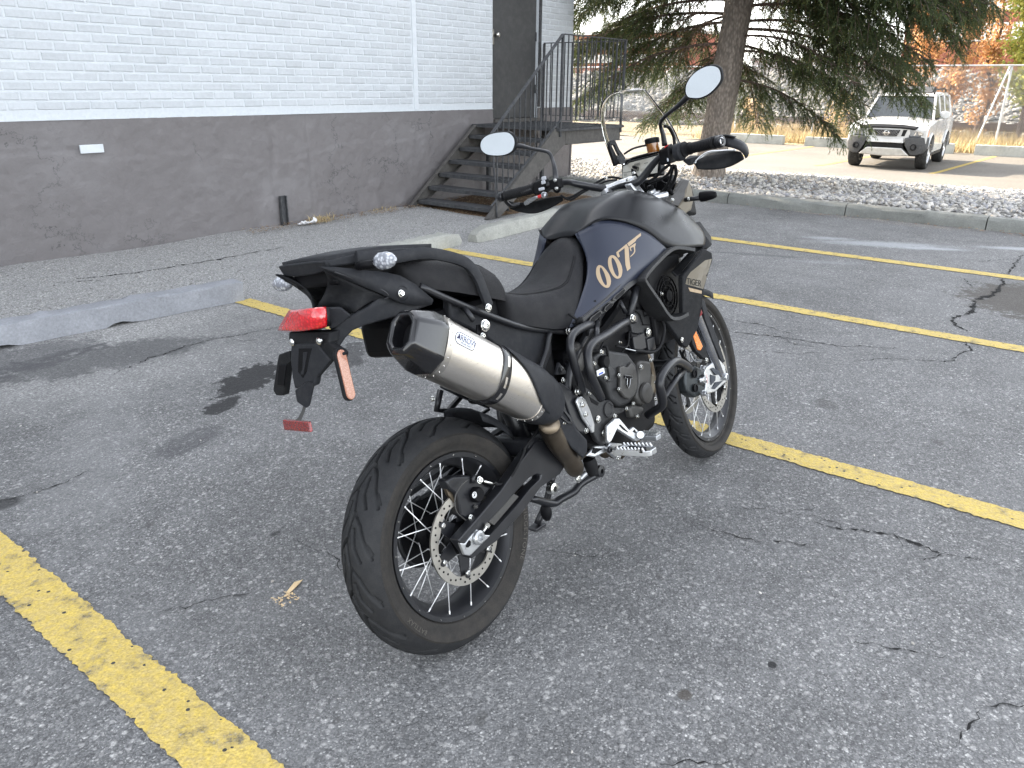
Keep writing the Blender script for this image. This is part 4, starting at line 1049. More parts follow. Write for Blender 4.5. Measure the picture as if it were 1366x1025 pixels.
    # rack crossbars
    for xx in (2.7, 3.2, 3.7): K(G().cyl((xx, -.6, 1.885), (xx, .6, 1.885), .014, 8), 'roof_bar', BLK, smooth=True)
    # wheels
    g = G(); g.lathe([(.235, -.12), (.30, -.13), (.345, -.125), (.368, -.10), (.375, -.05), (.375, .05), (.368, .10), (.345, .125), (.30, .13), (.235, .12)], (0, 0, 0), (0, 1, 0), 40, closed=True)
    wh = None
    for cx in (.88, 3.55):
        for s_ in (-1, 1):
            w_ = G().lathe([(.24, -.12), (.24, .12), (.225, .12), (.21, .08), (.21, -.12)], (0, 0, 0), (0, 1, 0), 36, closed=True).make('wheel', ALU, t, smooth=40)
            w_.location = (cx, s_ * .79, .375); w_.rotation_euler = (0, 0, 0 if s_ > 0 else PI)
            ty = bpy.data.objects.new('tyre', wh.data) if wh else None
            if ty: C.objects.link(ty); ty.parent = w_
            else: wh = g.make('tyre', TYR, w_, smooth=35)
            g2 = G()
            for k in range(6):
                a = k * PI / 3; d = Vector((math.sin(a), 0, math.cos(a))); g2.bar(d * .04 + Vector((0, .085, 0)), d * .225 + Vector((0, .075, 0)), .06, .03, (0, 1, 0))
            g2.lathe([(.06, .05), (.06, .11), (.03, .12), (.002, .12)], (0, 0, 0), (0, 1, 0), 16); g2.make('rim_spokes', ALU, w_, bevel=.008, smooth=40)
            G().lathe([(.21, .0), (.21, .01), (.002, .01)], (0, 0, 0), (0, 1, 0), 20).make('brake_drum', BLK, w_)
    # dashboard and wheel seen through the glass are dark silhouettes
    return t
build_suv()

# ================================================================== THE MOTORCYCLE
# bike frame: x forward from the rear axle, y to the bike's left, z up from the ground; the whole bike leans on its side stand
bike = empty('motorcycle', (1.3465, 1.1895, 0), (-.2545, 0, -.0216), label='matt black adventure motorcycle leaning on its side stand across a yellow line', cat='motorcycle')
B = bike
PLA = simple('black textured plastic', (.012, .0125, .014), .50, var=.12, nsc=14, bump=.25, bsc=900, dust=.05)
PLA2 = simple('dark grey plastic', (.020, .021, .024), .48, var=.1, nsc=14, bump=.2, bsc=900, dust=.05)
NAVY = simple('satin dark navy paint', (.017, .0215, .037), .38, .15, var=.05, nsc=4)
SHELLM = simple('satin graphite paint', (.010, .0105, .012), .31, 0, spec=.2, var=.05, nsc=4)
SEATV = simple('black seat vinyl', (.015, .015, .0165), .48, var=.08, bump=.5, bsc=1400, dust=.04)
FRM = simple('satin black steel', (.012, .0125, .015), .36, .1, var=.08)
ENG = simple('graphite engine casting', (.020, .0205, .022), .50, .2, var=.1, bump=.3, bsc=700, dust=.08)
ENG2 = simple('grey engine cover', (.060, .058, .055), .48, .3, var=.08, bump=.3, bsc=700, dust=.08)
DARK = simple('deep black parts', (.005, .005, .006), .5, var=.2)
RUBB = simple('hose rubber', (.012, .012, .013), .55)
ALB = simple('bare aluminium', (.52, .53, .54), .30, .85, var=.05, nsc=30)
ALBG = simple('satin grey aluminium', (.42, .43, .45), .34, .85, var=.06, nsc=30)
ZINC = simple('zinc bolt', (.62, .62, .60), .22, 1)
SPK = simple('stainless spoke', (.85, .85, .85), .35, .5)
TOY = simple('titanium', (.56, .53, .49), .27, 1, var=.04, nsc=3)
def titanium():
    a = N('brushed titanium'); o = a.obj()
    n1 = a.noise(a.map(o, sc=(6, 260, 260), rot=(0, R(-32.6), 0)), 3, 4, .6)
    c = a.mix(1, (.74, .70, .645), a.ramp(n1, [(.3, .96), (.7, 1.03)]), 'MULTIPLY')
    a.set(color=c, metal=1, rough=a.ramp(n1, [(.3, .27), (.7, .33)]), aniso=.5); return a.m
TITAN = titanium()
def bronze():
    a = N('heat tinted header'); o = a.obj()
    a.set(color=a.ramp(a.noise(o, 9, 5, .6), [(.3, (.13, .105, .075)), (.55, (.20, .165, .125)), (.8, (.15, .13, .11))]), metal=1, rough=.38); return a.m
BRZ = bronze()
def carbon():
    a = N('carbon fibre'); o = a.obj()
    w1 = a.n('TexWave', wave_type='BANDS', bands_direction='DIAGONAL'); a.l(o, w1.inputs['Vector']); w1.inputs['Scale'].default_value = 150
    w2 = a.n('TexWave', wave_type='BANDS', bands_direction='Z'); a.l(o, w2.inputs['Vector']); w2.inputs['Scale'].default_value = 120
    c = a.mix(a.math('MULTIPLY', w1.outputs['Fac'], w2.outputs['Fac']), (.004, .004, .005), (.013, .013, .015))
    a.set(color=c, rough=.22, spec=.4, coat=.5, coatr=.05); return a.m
CARB = carbon()
GOLD = simple('matt gold decal', (.33, .245, .155), .45, .15, var=.03)
GOLDG = simple('pale gold and lit cowl tan', (.125, .108, .08), .42, .2, var=.03)
INK = simple('black print', (.02, .02, .02), .5)
WINK = simple('white print', (.7, .7, .7), .5)
DISC = simple('steel brake disc', (.46, .44, .40), .34, .9, var=.1, nsc=20)
def glassm(name, col, rough=.02, ior=1.49, alpha=None):
    a = N(name); a.set(color=col, rough=rough, trans=1.0, ior=ior); return a.m
SCREEN = glassm('clear acrylic', (.97, .98, .98), .01, 1.3)
MIRR = simple('mirror glass', (.85, .88, .9), .01, 1, var=0)
def lensm(name, c1, c2, sc=170, em=0):
    a = N(name); o = a.obj(); v = a.vor(o, sc)
    a.set(color=a.mix(a.ramp(v, [(.1, 0), (.6, 1)]), c1, c2), rough=.08, coat=1, coatr=.02, spec=.7); a.bump(v, .5, .002); return a.m
REDL = lensm('red lamp lens', (.75, .012, .02), (.42, .004, .008), 140); CLRL = lensm('clear indicator lens', (.62, .64, .68), (.20, .21, .24), 120)
AMBL = lensm('amber reflector', (.95, .30, .02), (.75, .17, .0), 260); REFR = lensm('red reflector', (.30, .01, .01), (.16, .004, .004), 240); REFP = lensm('peach side reflector', (.50, .24, .16), (.36, .15, .09), 330)
AMBF = simple('amber brake fluid', (.20, .07, .008), .12, coat=.8); LCD = simple('grey lcd screen', (.36, .345, .30), .12, coat=.5)
REDP = simple('red switch', (.6, .05, .05), .4)
def sidewall_mat():
    a = N('dusty tyre rubber'); o = a.obj()
    d = a.noise(o, 26, 8, .7); f = a.noise(o, 260, 3)
    c = a.mix(a.ramp(d, [(.35, .15), (.75, .75)]), (.018, .018, .018), (.050, .044, .038))
    c = a.mix(1, c, a.ramp(f, [(.3, .85), (.7, 1.1)]), 'MULTIPLY'); a.set(color=c, rough=.78, spec=.2); a.bump(f, .25, .001); return a.m
SIDEW = sidewall_mat()
def tread_mat():
    a = N('tyre tread rubber'); o = a.obj()
    d = a.noise(o, 30, 8, .7); f = a.noise(o, 420, 3)
    c = a.mix(a.ramp(d, [(.4, 0), (.75, .6)]), (.016, .0165, .018), (.034, .034, .034))
    c = a.mix(1, c, a.ramp(f, [(.3, .8), (.7, 1.15)]), 'MULTIPLY'); a.set(color=c, rough=.62, spec=.25); a.bump(f, .5, .001); return a.m
TREAD = tread_mat()

STEER = Matrix.Rotation(.10, 3, Vector((-math.sin(R(24.4)), 0, math.cos(R(24.4)))))
SO = Vector((1.551 + .1455, 0, 0))
def SF(p): return STEER @ (Vector(p) - SO) + SO
def P(g, name, mat, parent=None, **k): return g.make(name, mat, parent or B, **k)
def bolt(c, r=.008, ax=(0, -1, 0), mat=None, parent=None, name='bolt', h=.006):
    ax = Vector(ax).normalized(); c = Vector(c)
    g = G().lathe([(r * 1.25, 0), (r * 1.25, h * .25), (r, h * .3), (r, h), (r * .8, h * 1.2), (r * .45, h * 1.2), (r * .4, h * .6), (r * .05, h * .6)], c, ax, 12, caps=False)
    return P(g, name, mat or ZINC, parent, smooth=35)

# ---- text and decals
def text_polys(s, size=1.0, spacing=1.0, extrude=0.0, shear=0):
    cu = bpy.data.curves.new('t', 'FONT'); cu.body = s; cu.size = size; cu.space_character = spacing; cu.extrude = extrude; cu.resolution_u = 3; cu.shear = shear
    cu.align_x = 'CENTER'; cu.align_y = 'CENTER'
    o = bpy.data.objects.new('t', cu); C.objects.link(o)
    dg = bpy.context.evaluated_depsgraph_get(); me = bpy.data.meshes.new_from_object(o.evaluated_get(dg))
    v = [tuple(p.co) for p in me.vertices]; f = [tuple(q.vertices) for q in me.polygons]
    bpy.data.objects.remove(o); bpy.data.curves.remove(cu); bpy.data.meshes.remove(me)
    return v, f
def text_on(s, name, mat, o, u, w, size, parent, lift=.001, bold=0, **k):
    """lettering on a flat place: origin o, unit directions u (reading) and w (up)"""
    v, f = text_polys(s, size, **k); o = Vector(o); u = Vector(u).normalized(); w = Vector(w).normalized(); n = u.cross(w).normalized()
    g = G(); g.add([o + u * p[0] + w * p[1] + n * (lift + p[2]) for p in v], f)
    return P(g, name, mat, parent)

def patch(rows, name, mat, parent=None, solid=.004, sub=2, smooth_=True, flip=False, **k):
    """grid surface through the given rows of points"""
    n = len(rows[0]); g = G(); g.add([p for r_ in rows for p in r_], [(i*n + j, i*n + j + 1, (i+1)*n + j + 1, (i+1)*n + j) for i in range(len(rows) - 1) for j in range(n - 1)])
    o = P(g, name, mat, parent, smooth=True, **k)
    if sub:
        md = o.modifiers.new('sub', 'SUBSURF'); md.levels = md.render_levels = sub; md.boundary_smooth = 'PRESERVE_CORNERS'
    if solid:
        md = o.modifiers.new('solid', 'SOLIDIFY'); md.thickness = solid; md.offset = 0
    return o
def mir(p): return (p[0], -p[1], p[2])
def bvh_of(o):
    dg = bpy.context.evaluated_depsgraph_get(); e = o.evaluated_get(dg); me = e.to_mesh()
    t = BVHTree.FromPolygons([v.co.copy() for v in me.vertices], [tuple(p.vertices) for p in me.polygons]); e.to_mesh_clear(); return t
CAMB = Vector((0, 0, 0))
CAMB = (Matrix.Translation(bike.location) @ bike.rotation_euler.to_matrix().to_4x4()).inverted() @ camo.location
def decal(outlines, tree, name, mat, parent, lift=.0012, d=None, thick=True, cuts=2):
    """outlines: polygons given as bike points; pressed along d onto the surface below"""
    bm = bmesh.new()
    for (outer, holes) in outlines:
        loops = [outer] + holes; eds = []
        for lp in loops:
            vs = [bm.verts.new(Vector(p)) for p in lp]
            eds += [bm.edges.new((vs[i], vs[(i + 1) % len(vs)])) for i in range(len(vs))]
        bmesh.ops.triangle_fill(bm, edges=eds, use_beauty=True, use_dissolve=False)
    bmesh.ops.subdivide_edges(bm, edges=bm.edges[:], cuts=cuts, use_grid_fill=True)
    d0 = d
    for v in bm.verts:
        d = Vector(d0) if d0 else (v.co - CAMB).normalized()      # artwork was measured from where the photographer stood
        loc, nor, idx, dist = tree.ray_cast(v.co - d * .25, d)
        if loc is not None: v.co = loc - d * lift
    me = bpy.data.meshes.new(name); bm.to_mesh(me); bm.free(); me.materials.append(mat)
    o = bpy.data.objects.new(name, me); C.objects.link(o); o.parent = parent; return o

# ------------------------------------------------------------------ wheels
def seg_dist(px, py, a, b):
    dx, dy = b[0] - a[0], b[1] - a[1]; t = np.clip(((px - a[0]) * dx + (py - a[1]) * dy) / (dx * dx + dy * dy), 0, 1)
    return np.hypot(px - (a[0] + t * dx), py - (a[1] + t * dy))
def tyre(r, wd, hgt, reps, lines, fn, parent, gw=.0042, depth=.010, nu=1000, nv=120, flip=1):
    """profile round the section; grooves are polylines in (arc length, across) coordinates, repeated"""
    circ = 2 * PI * r; period = circ / reps
    ph = np.linspace(-1, 1, nv)
    # crown
    ang = ph * R(64); rc = wd * .53
    yc = np.sin(ang) * rc; zc = r - (1 - np.cos(ang)) * rc * .95
    u = np.arange(nu) / nu * circ; U, Y = np.meshgrid(u, yc, indexing='ij'); ZC = np.broadcast_to(zc, U.shape).copy()
    um = U % period; D = np.full(U.shape, 9.)
    sarc = np.broadcast_to(ang * rc, U.shape)
    for pl in lines:
        for a, b in zip(pl, pl[1:]):
            for k in (-2, -1, 0, 1):
                D = np.minimum(D, seg_dist(um, sarc, (a[0] * period + k * period, a[1] * wd), (b[0] * period + k * period, b[1] * wd)))
    cut = np.clip((gw * .62 - D) / (gw * .28), 0, 1); edge = np.clip((np.abs(ph) - .9) / .1, 0, 1)[None]
    ZC -= depth * cut * (1 - edge)
    th = U / r
    V = np.stack([ZC * np.cos(th), Y, ZC * np.sin(th)], -1)
    idx = np.arange(nu * nv).reshape(nu, nv); nx = np.roll(idx, -1, 0)
    F = np.stack([idx[:, :-1], nx[:, :-1], nx[:, 1:], idx[:, 1:]], -1).reshape(-1, 4)
    V = V.reshape(-1, 3); o0 = np.array(fn((0, 0, 0))); M3 = np.array([np.array(fn(e)) - o0 for e in ((1, 0, 0), (0, 1, 0), (0, 0, 1))]); V = V @ M3 + o0
    t = raw_mesh('tyre', V, F, TREAD, parent, smooth=True)
    # side walls
    ye, ze = yc[-1], zc[-1]; rb = r - hgt
    for s_ in (-1, 1):
        prof = [(ze + .0005, ye), (ze - .004, ye + .0045), (ze - .012, ye + .0035), (ze - .022, ye + .0005), (rb + (ze - rb) * .45, ye - .004), (rb + .016, ye - .012), (rb + .008, ye - .013), (rb + .005, ye - .019), (rb - .004, ye - .022), (rb - .004, ye - .035)]
        g = G(); g.lathe([(a, b * s_) for a, b in prof], (0, 0, 0), (0, 1, 0), 120, caps=False)
        g.make('sidewall', SIDEW, t, smooth=50, fn=fn)
    return t, ye
def curved_text(s, rad, yy, a0, size, fn, parent, name='sidewall_lettering', mat=None, sgn=1, lift=.0012):
    v, f = text_polys(s, size, spacing=1.12)
    g = G(); g.add([(math.cos(a0 - sgn * p[0] / rad) * (rad + p[1]), yy, math.sin(a0 - sgn * p[0] / rad) * (rad + p[1])) for p in v], f)
    return g.make(name, mat or SIDEL, parent, fn=fn)
SIDEL = simple('raised rubber lettering', (.085, .078, .07), .7)
def wheel(center, r, wd, hgt, rim_r, rim_w, reps, lines, fn0, name, nsp, gw, disc_specs, nu):
    c = Vector(center)
    def fn(p): return fn0(Vector(p) + c)
    hw = rim_w / 2
    g = G(); g.lathe([(rim_r + .006, -hw), (rim_r + .007, -hw + .003), (rim_r - .003, -hw + .007), (rim_r - .010, -hw + .018), (rim_r - .022, -hw * .45), (rim_r - .022, hw * .45), (rim_r - .010, hw - .018), (rim_r - .003, hw - .007), (rim_r + .007, hw - .003), (rim_r + .006, hw), (rim_r - .006, hw - .001), (rim_r - .013, hw - .010), (rim_r - .030, hw * .40), (rim_r - .033, 0), (rim_r - .030, -hw * .40), (rim_r - .013, -hw + .010), (rim_r - .006, -hw + .001)], (0, 0, 0), (0, 1, 0), 96, closed=True)
    w_ = P(g, name, FRM, smooth=30, fn=fn)
    ty, ye = tyre(r, wd, hgt, reps, lines, fn, w_, gw=gw, nu=nu, nv=110 if wd > .1 else 70)
    g = G(); g.lathe([(.012, -.075), (.030, -.075), (.046, -.062), (.050, -.056), (.046, -.050), (.030, -.040), (.028, .040), (.046, .050), (.050, .056), (.046, .062), (.030, .075), (.012, .075)], (0, 0, 0), (0, 1, 0), 36); g.make('hub', DARK, w_, smooth=35, fn=fn)
    for i in range(nsp):
        s_ = 1 if i % 2 else -1; k = i // 2; M_ = nsp // 2; dirn = 1 if k % 2 else -1
        a_r = 2 * PI * (k + (.5 if s_ > 0 else 0)) / M_; a_h = a_r - dirn * 1.15
        ph = Vector((math.cos(a_h) * .047, s_ * .055, math.sin(a_h) * .047)); pr = Vector((math.cos(a_r) * (rim_r - .008), s_ * (hw - .010), math.sin(a_r) * (rim_r - .008)))
        g = G().cyl(ph, pr, .0015, 6); g.cyl(pr + (ph - pr).normalized() * .014, pr, .0023, 6); g.make('spoke', SPK, w_, smooth=True, fn=fn)
    g = G()
    for i in range(nsp):
        s_ = 1 if i % 2 else -1; a = 2 * PI * (i // 2) / (nsp / 2) + .2; g.ball((math.cos(a) * (rim_r + .001), s_ * (hw + .0005), math.sin(a) * (rim_r + .001)), .0025, 6)
    g.make('spoke_nipples', ZINC, w_, kind='stuff', fn=fn)
    for (yy, ro, ri, nh, nc) in disc_specs:
        g = G(); n = 120
        ou = [(math.cos(2*PI*k/n) * ro, yy - .0025, math.sin(2*PI*k/n) * ro) for k in range(n)]; inn = [(math.cos(2*PI*k/n) * (ri + .0035 * math.cos(nc * 2*PI*k/n)), yy - .0025, math.sin(2*PI*k/n) * (ri + .0035 * math.cos(nc * 2*PI*k/n))) for k in range(n)]
        g.ring_plate(ou, inn, (0, .005, 0)); d_ = g.make('brake_disc', DISC, w_, fn=fn, smooth=30)
        g = G(); sgn = -1 if yy < 0 else 1
        for k in range(nh):
            a = 2 * PI * k / nh; rr_ = ri + (ro - ri) * (.34, .66, .5)[k % 3]; cc = Vector((math.cos(a) * rr_, yy + sgn * .0022, math.sin(a) * rr_)); g.cyl(cc, cc + Vector((0, sgn * .0012, 0)), .0030, 8)
        g.make('disc_holes', DARK, d_, kind='stuff', fn=fn) if False else None
        h2 = g.make('disc_hole', DARK, w_, kind='stuff', fn=fn)
        g = G()
        for k in range(6):
            a = 2 * PI * k / 6 + .3; e = Vector((math.cos(a), 0, math.sin(a))); t_ = Vector((-e.z, 0, e.x)); y0 = Vector((0, yy * .93, 0))
            g.plate([e * (ri + .006) + t_ * .012 + y0, e * (ri + .006) - t_ * .012 + y0, e * .045 - t_ * .022 + y0, e * .045 + t_ * .022 + y0], (0, .004 * sgn * -1, 0))
            g.lathe([(.008, 0), (.008, .006), (.001, .006)], e * (ri + .002) + Vector((0, yy, 0)), (0, sgn, 0), 10)
        g.make('disc_carrier', DARK if yy < 0 and rim_r > .25 else FRM, w_, fn=fn, smooth=30)
        for k in range(6):
            a = 2 * PI * k / 6 + .3; e = Vector((math.cos(a), 0, math.sin(a)))
            G().lathe([(.0075, .0), (.0075, .005), (.005, .007), (.001, .007)], e * (ri - .004) + Vector((0, yy + sgn * .002, 0)), (0, sgn, 0), 10).make('bolt', ZINC, w_, fn=fn, smooth=35)
    return w_, ty, ye, fn
ID = lambda p: Vector(p)
RL = [[(0.55, 0.03), (0.1, -0.05), (0.32, -0.2), (0.62, -0.3), (0.95, -0.44)], [(0.42, -0.1), (0.74, -0.13), (1.0, -0.24)], [(0.7, -0.36), (0.86, -0.45)], [(1.05, -0.03), (0.6, 0.05), (0.82, 0.2), (1.12, 0.3), (1.45, 0.44)], [(0.92, 0.1), (1.24, 0.13), (1.5, 0.24)], [(1.2, 0.36), (1.36, 0.45)]]
rw, rty, rye, rfn = wheel((0, 0, .321), .321, .150, .097, .2205, .118, 15, RL, ID, 'rear_wheel', 32, .0085, [(-.085, .1275, .100, 40, 6)], 1900)
FL = [[(.0, .03), (.35, .20), (.55, .45)], [(.5, -.03), (.85, -.20), (1.05, -.45)], [(.30, .08), (.75, .30), (.8, .42)], [(.8, -.08), (1.25, -.30), (1.3, -.42)]]
fw_, fty, fye, ffn = wheel((1.551, 0, .348), .348, .090, .070, .2725, .062, 24, FL, SF, 'front_wheel', 36, .0060, [(-.062, .160, .128, 48, 10), (.062, .160, .128, 48, 10)], 1700)
curved_text('BRIDGESTONE', .262, -rye - .0050, R(-20), .024, rfn, rty, sgn=1)
curved_text('BATTLAX', .262, -rye - .0050, R(215), .017, rfn, rty, sgn=1)
curved_text('BRIDGESTONE', .306, -fye - .0045, R(200), .017, ffn, fty, sgn=1)
g = G(); # sprocket and chain on the left
g.lathe([(.095, .073), (.095, .078), (.045, .078), (.045, .073)], (0, 0, .321), (0, 1, 0), 46, closed=True); P(g, 'sprocket', DARK, smooth=30)
P(G().tube([(-.0, .076, .418), (.05, .076, .415), (.45, .076, .455), (.49, .076, .44), (.50, .076, .42), (.46, .076, .385), (.05, .076, .228), (0, .076, .224), (-.07, .076, .25), (-.096, .076, .321), (-.07, .076, .39)], .007, 6, closed=True, sm=4), 'chain', FRM, smooth=True)
P(G().plate([(-.10, .088, .43), (.15, .088, .46), (.42, .088, .49), (.42, .088, .50), (.15, .088, .475), (-.05, .088, .452)], (0, -.03, 0)), 'chain_guard', PLA, bevel=.002)

# ------------------------------------------------------------------ swingarm
YS = -.135
outer = [(-0.0717, -0.135, 0.3517), (0.0211, -0.135, 0.3803), (0.1169, -0.135, 0.412), (0.2309, -0.135, 0.4635), (0.3078, -0.13, 0.4903), (0.4294, -0.12, 0.4552), (0.4786, -0.12, 0.3945), (0.3993, -0.12, 0.3534), (0.2892, -0.13, 0.3543), (0.185, -0.135, 0.3194), (0.0645, -0.135, 0.2875), (-0.0397, -0.135, 0.2841)]
inner = [(-0.0188, -0.135, 0.3255), (0.0484, -0.135, 0.3492), (0.1025, -0.135, 0.3631), (0.1811, -0.135, 0.3863), (0.2456, -0.13, 0.399), (0.2771, -0.13, 0.3983), (0.299, -0.13, 0.3877), (0.2888, -0.13, 0.3777), (0.2403, -0.13, 0.3691), (0.1628, -0.135, 0.3467), (0.068, -0.135, 0.321), (-0.0023, -0.135, 0.3008)]
P(G().ring_plate(outer, inner, (0, .034, 0)), 'swingarm', FRM, bevel=.005, smooth=40, seg=3)
P(G().plate([(p[0], p[1] + .012, p[2]) for p in ((0.0566, -0.135, 0.3457), (0.1704, -0.135, 0.3839), (0.1975, -0.135, 0.3617), (0.0787, -0.135, 0.3251))], (0, .008, 0)), 'swingarm_web', ENG2, bevel=.002)
P(G().plate([mir(p) for p in outer], (0, -.034, 0)), 'swingarm', FRM, bevel=.005, smooth=40)
P(G().tube([(.455, -.13, .43), (.455, .13, .43)], .032, 20, sm=1).tube([(.30, -.125, .47), (.30, .125, .47)], .03, 16, sm=1), 'swingarm_bridge', FRM, smooth=40)
ax_pl = P(G().plate([(-0.0706, -0.139, 0.344), (-0.0538, -0.139, 0.3349), (-0.0315, -0.139, 0.3435), (-0.0018, -0.139, 0.3519), (0.0165, -0.139, 0.3277), (0.0419, -0.139, 0.3148), (-0.0454, -0.139, 0.2964), (-0.0637, -0.139, 0.3079)], (0, .01, 0)), 'axle_plate', ALB, bevel=.002)
P(G().lathe([(.019, 0), (.019, .006), (.014, .010), (.009, .010), (.008, .002), (.001, .002)], (-0.0061, -0.141, 0.3308), (0, -1, 0), 24), 'axle', ALB, ax_pl, smooth=35)
P(G().cyl((0.0116, -0.145, 0.3408), (0.0338, -0.145, 0.3501), .0045, 8).cyl((0.0256, -0.145, 0.3463), (0.0351, -0.145, 0.3504), .0075, 6), 'chain_adjuster', ZINC, ax_pl, smooth=35)
P(G().plate([(-0.0528, -0.1405, 0.3303), (-0.0387, -0.1405, 0.3382), (-0.0335, -0.1405, 0.3316), (-0.0371, -0.1405, 0.3231), (-0.0477, -0.1405, 0.3208), (-0.0544, -0.1405, 0.3248)], (0, .004, 0)), 'slot_shadow', DARK, ax_pl)
P(G().cyl((0, -.14, .321), (0, .14, .321), .011, 12), 'axle_shaft', FRM, smooth=True)
# rear caliper
cal = P(G().plate([(-0.0428, -0.105, 0.5), (-0.0135, -0.105, 0.5014), (0.0445, -0.105, 0.4821), (0.0932, -0.105, 0.4353), (0.1147, -0.105, 0.4208), (0.0854, -0.105, 0.4086), (0.0429, -0.105, 0.3786), (0.0145, -0.105, 0.3657), (-0.0178, -0.105, 0.3927), (-0.0143, -0.105, 0.4317), (-0.0189, -0.105, 0.4565), (-0.0367, -0.105, 0.475)], (0, .035, 0)), 'brake_caliper', FRM, bevel=.005, smooth=40)
g = G().lathe([(.021, 0), (.021, .014), (.018, .019), (.001, .019)], (0.0468, -0.105, 0.4271), (0, -1, 0), 24); P(g, 'caliper_piston_cap', DARK, cal, smooth=35)
g = G(); oc = Vector((0.0258, -0.126, 0.4361)) # round maker's mark
g.lathe([(.0085, 0), (.0085, .0008), (.0065, .0008), (.0065, 0)], oc, (0, -1, 0), 28, closed=True); g.lathe([(.0048, 0), (.0048, .0008), (.0030, .0008), (.0030, 0)], oc + Vector((0, 0, -.0008)), (0, -1, 0), 24, closed=True); g.bx((oc.x - .0052, oc.y - .0008, oc.z), (oc.x - .0034, oc.y, oc.z + .0068)); P(g, 'caliper_mark', WINK, cal)
P(G().tube([(0.045, -0.11, 0.4605), (0.0485, -0.11, 0.4722), (0.0548, -0.11, 0.48)], .006, 8, sm=1), 'bleed_nipple', FRM, cal, smooth=True)
bolt((0.0629, -0.118, 0.4629), .008, (0, -1, .2), parent=cal); bolt((0.009, -0.112, 0.3771), .007, parent=cal); bolt((0.0347, -0.11, 0.3973), .005, parent=cal, mat=ENG2)
P(G().tube([(0.0779, -0.118, 0.4541), (0.101, -0.118, 0.4392), (0.1213, -0.118, 0.4277)], .0042, 8, sm=1), 'banjo_fitting', ZINC, cal, smooth=True)
P(G().tube([(0.1194, -0.118, 0.4285), (0.1412, -0.12, 0.4213), (0.1674, -0.13, 0.4294), (0.1998, -0.14, 0.4572), (0.2353, -0.14, 0.4838), (0.2458, -0.14, 0.4952), (0.3133, -0.135, 0.518), (0.3599, -0.12, 0.5268)], .0042, 8), 'brake_hose', RUBB, smooth=True)
P(G().tube([(0.0201, -0.12, 0.4811), (-0.0116, -0.122, 0.475), (-0.0389, -0.122, 0.4548), (-0.0405, -0.118, 0.4153), (-0.0081, -0.11, 0.376)], .0018, 6), 'sensor_cable', ENG2, smooth=True)
P(G().plate([(-0.0377, -0.092, 0.4857), (-0.0239, -0.092, 0.4802), (-0.0038, -0.092, 0.4348), (0.0046, -0.092, 0.4227), (-0.0178, -0.092, 0.4275), (-0.0331, -0.092, 0.4554)], (0, .012, 0)), 'brake_pad', BRZ, cal, bevel=.002)

# ------------------------------------------------------------------ exhaust
A0 = Vector((-0.1038, -0.215, 0.8705)); A1 = Vector((0.2497, -0.19, 0.645)); AX = (A1 - A0).normalized()
UP_ = (Vector((0, 0, 1)) - AX * AX.z).normalized(); SD_ = AX.cross(UP_)
def oval(c, a, b, n=28, pw=2.6, a0=0, a1=2*PI, full=True):
    out = []
    for k in range(n if full else n + 1):
        t = a0 + (a1 - a0) * k / n; ct, st_ = math.cos(t), math.sin(t)
        x = math.copysign(abs(ct) ** (2 / pw), ct) * b; y = math.copysign(abs(st_) ** (2 / pw), st_) * a
        out.append(c + SD_ * x + UP_ * y)
    return out
HA, HB = .0745, .060
Lm = (A1 - A0).length
mf = P(G().loft([oval(A0 + AX * Lm * t, HA, HB, 48) for t in (0, .25, .5, .75, 1)]), 'muffler', TITAN, smooth=50)
for t0, t1, e in ((-.004, .045, .0012), (.955, 1.0, .0012)):
    P(G().loft([oval(A0 + AX * Lm * t, HA + e, HB + e, 48) for t in (t0, t1)]), 'muffler_band', TOY, mf, smooth=50)
g = G()
for k in range(20):
    q = oval(A0 + AX * Lm * .022, HA + .002, HB + .002, 20)[k]; g.ball(q, .0017, 8)
for k in range(20):
    q = oval(A0 + AX * Lm * .978, HA + .002, HB + .002, 20)[k]; g.ball(q, .0017, 8)
P(g, 'rivets', ZINC, mf, kind='stuff', smooth=True)
def octa(c, a, b, cut=.55): return [c + SD_ * x * b + UP_ * y * a for x, y in ((1, cut), (cut * .9, 1), (-cut * .9, 1), (-1, cut), (-1, -cut), (-cut * .9, -1), (cut * .9, -1), (1, -cut))]
cap = P(G().loft([octa(A0 + AX * d_, a, b) for d_, a, b in ((.004, HA * .985, HB * .985), (-.030, HA * .97, HB * .97), (-.092, HA * .70, HB * .72), (-.096, HA * .50, HB * .46), (-.06, HA * .42, HB * .38), (.03, HA * .40, HB * .36))]), 'end_cap', CARB, mf, smooth=30, bevel=.010, seg=4)
P(G().loft([oval(A0 + AX * d, HA * .46, HB * .42, 24) for d in (-.060, .06)], caps=True), 'outlet_pipe', DARK, cap, smooth=40)
tb = .60
P(G().loft([oval(A0 + AX * (Lm * .50 + d), HA + e, HB + e, 48) for d, e in ((0, .003), (.006, .0045), (.028, .0045), (.034, .003))]), 'muffler_strap', CARB, mf, smooth=40)
for a in (-.25, .3, -.8):
    q0 = A0 + AX * (Lm * .50 + .017); aa = a
    def op(t, d): 
        ct, st_ = math.cos(t), math.sin(t); return q0 + AX * d + SD_ * math.copysign(abs(ct) ** (2/2.6), ct) * (HB + .0052) + UP_ * math.copysign(abs(st_) ** (2/2.6), st_) * (HA + .0052)
    P(G().add([op(aa - .17, -.004), op(aa - .17, .004), op(aa, .004), op(aa, -.004), op(aa + .17, .004), op(aa + .17, -.004)], [(0, 1, 2, 3), (3, 2, 4, 5)]), 'strap_window', TITAN, mf)
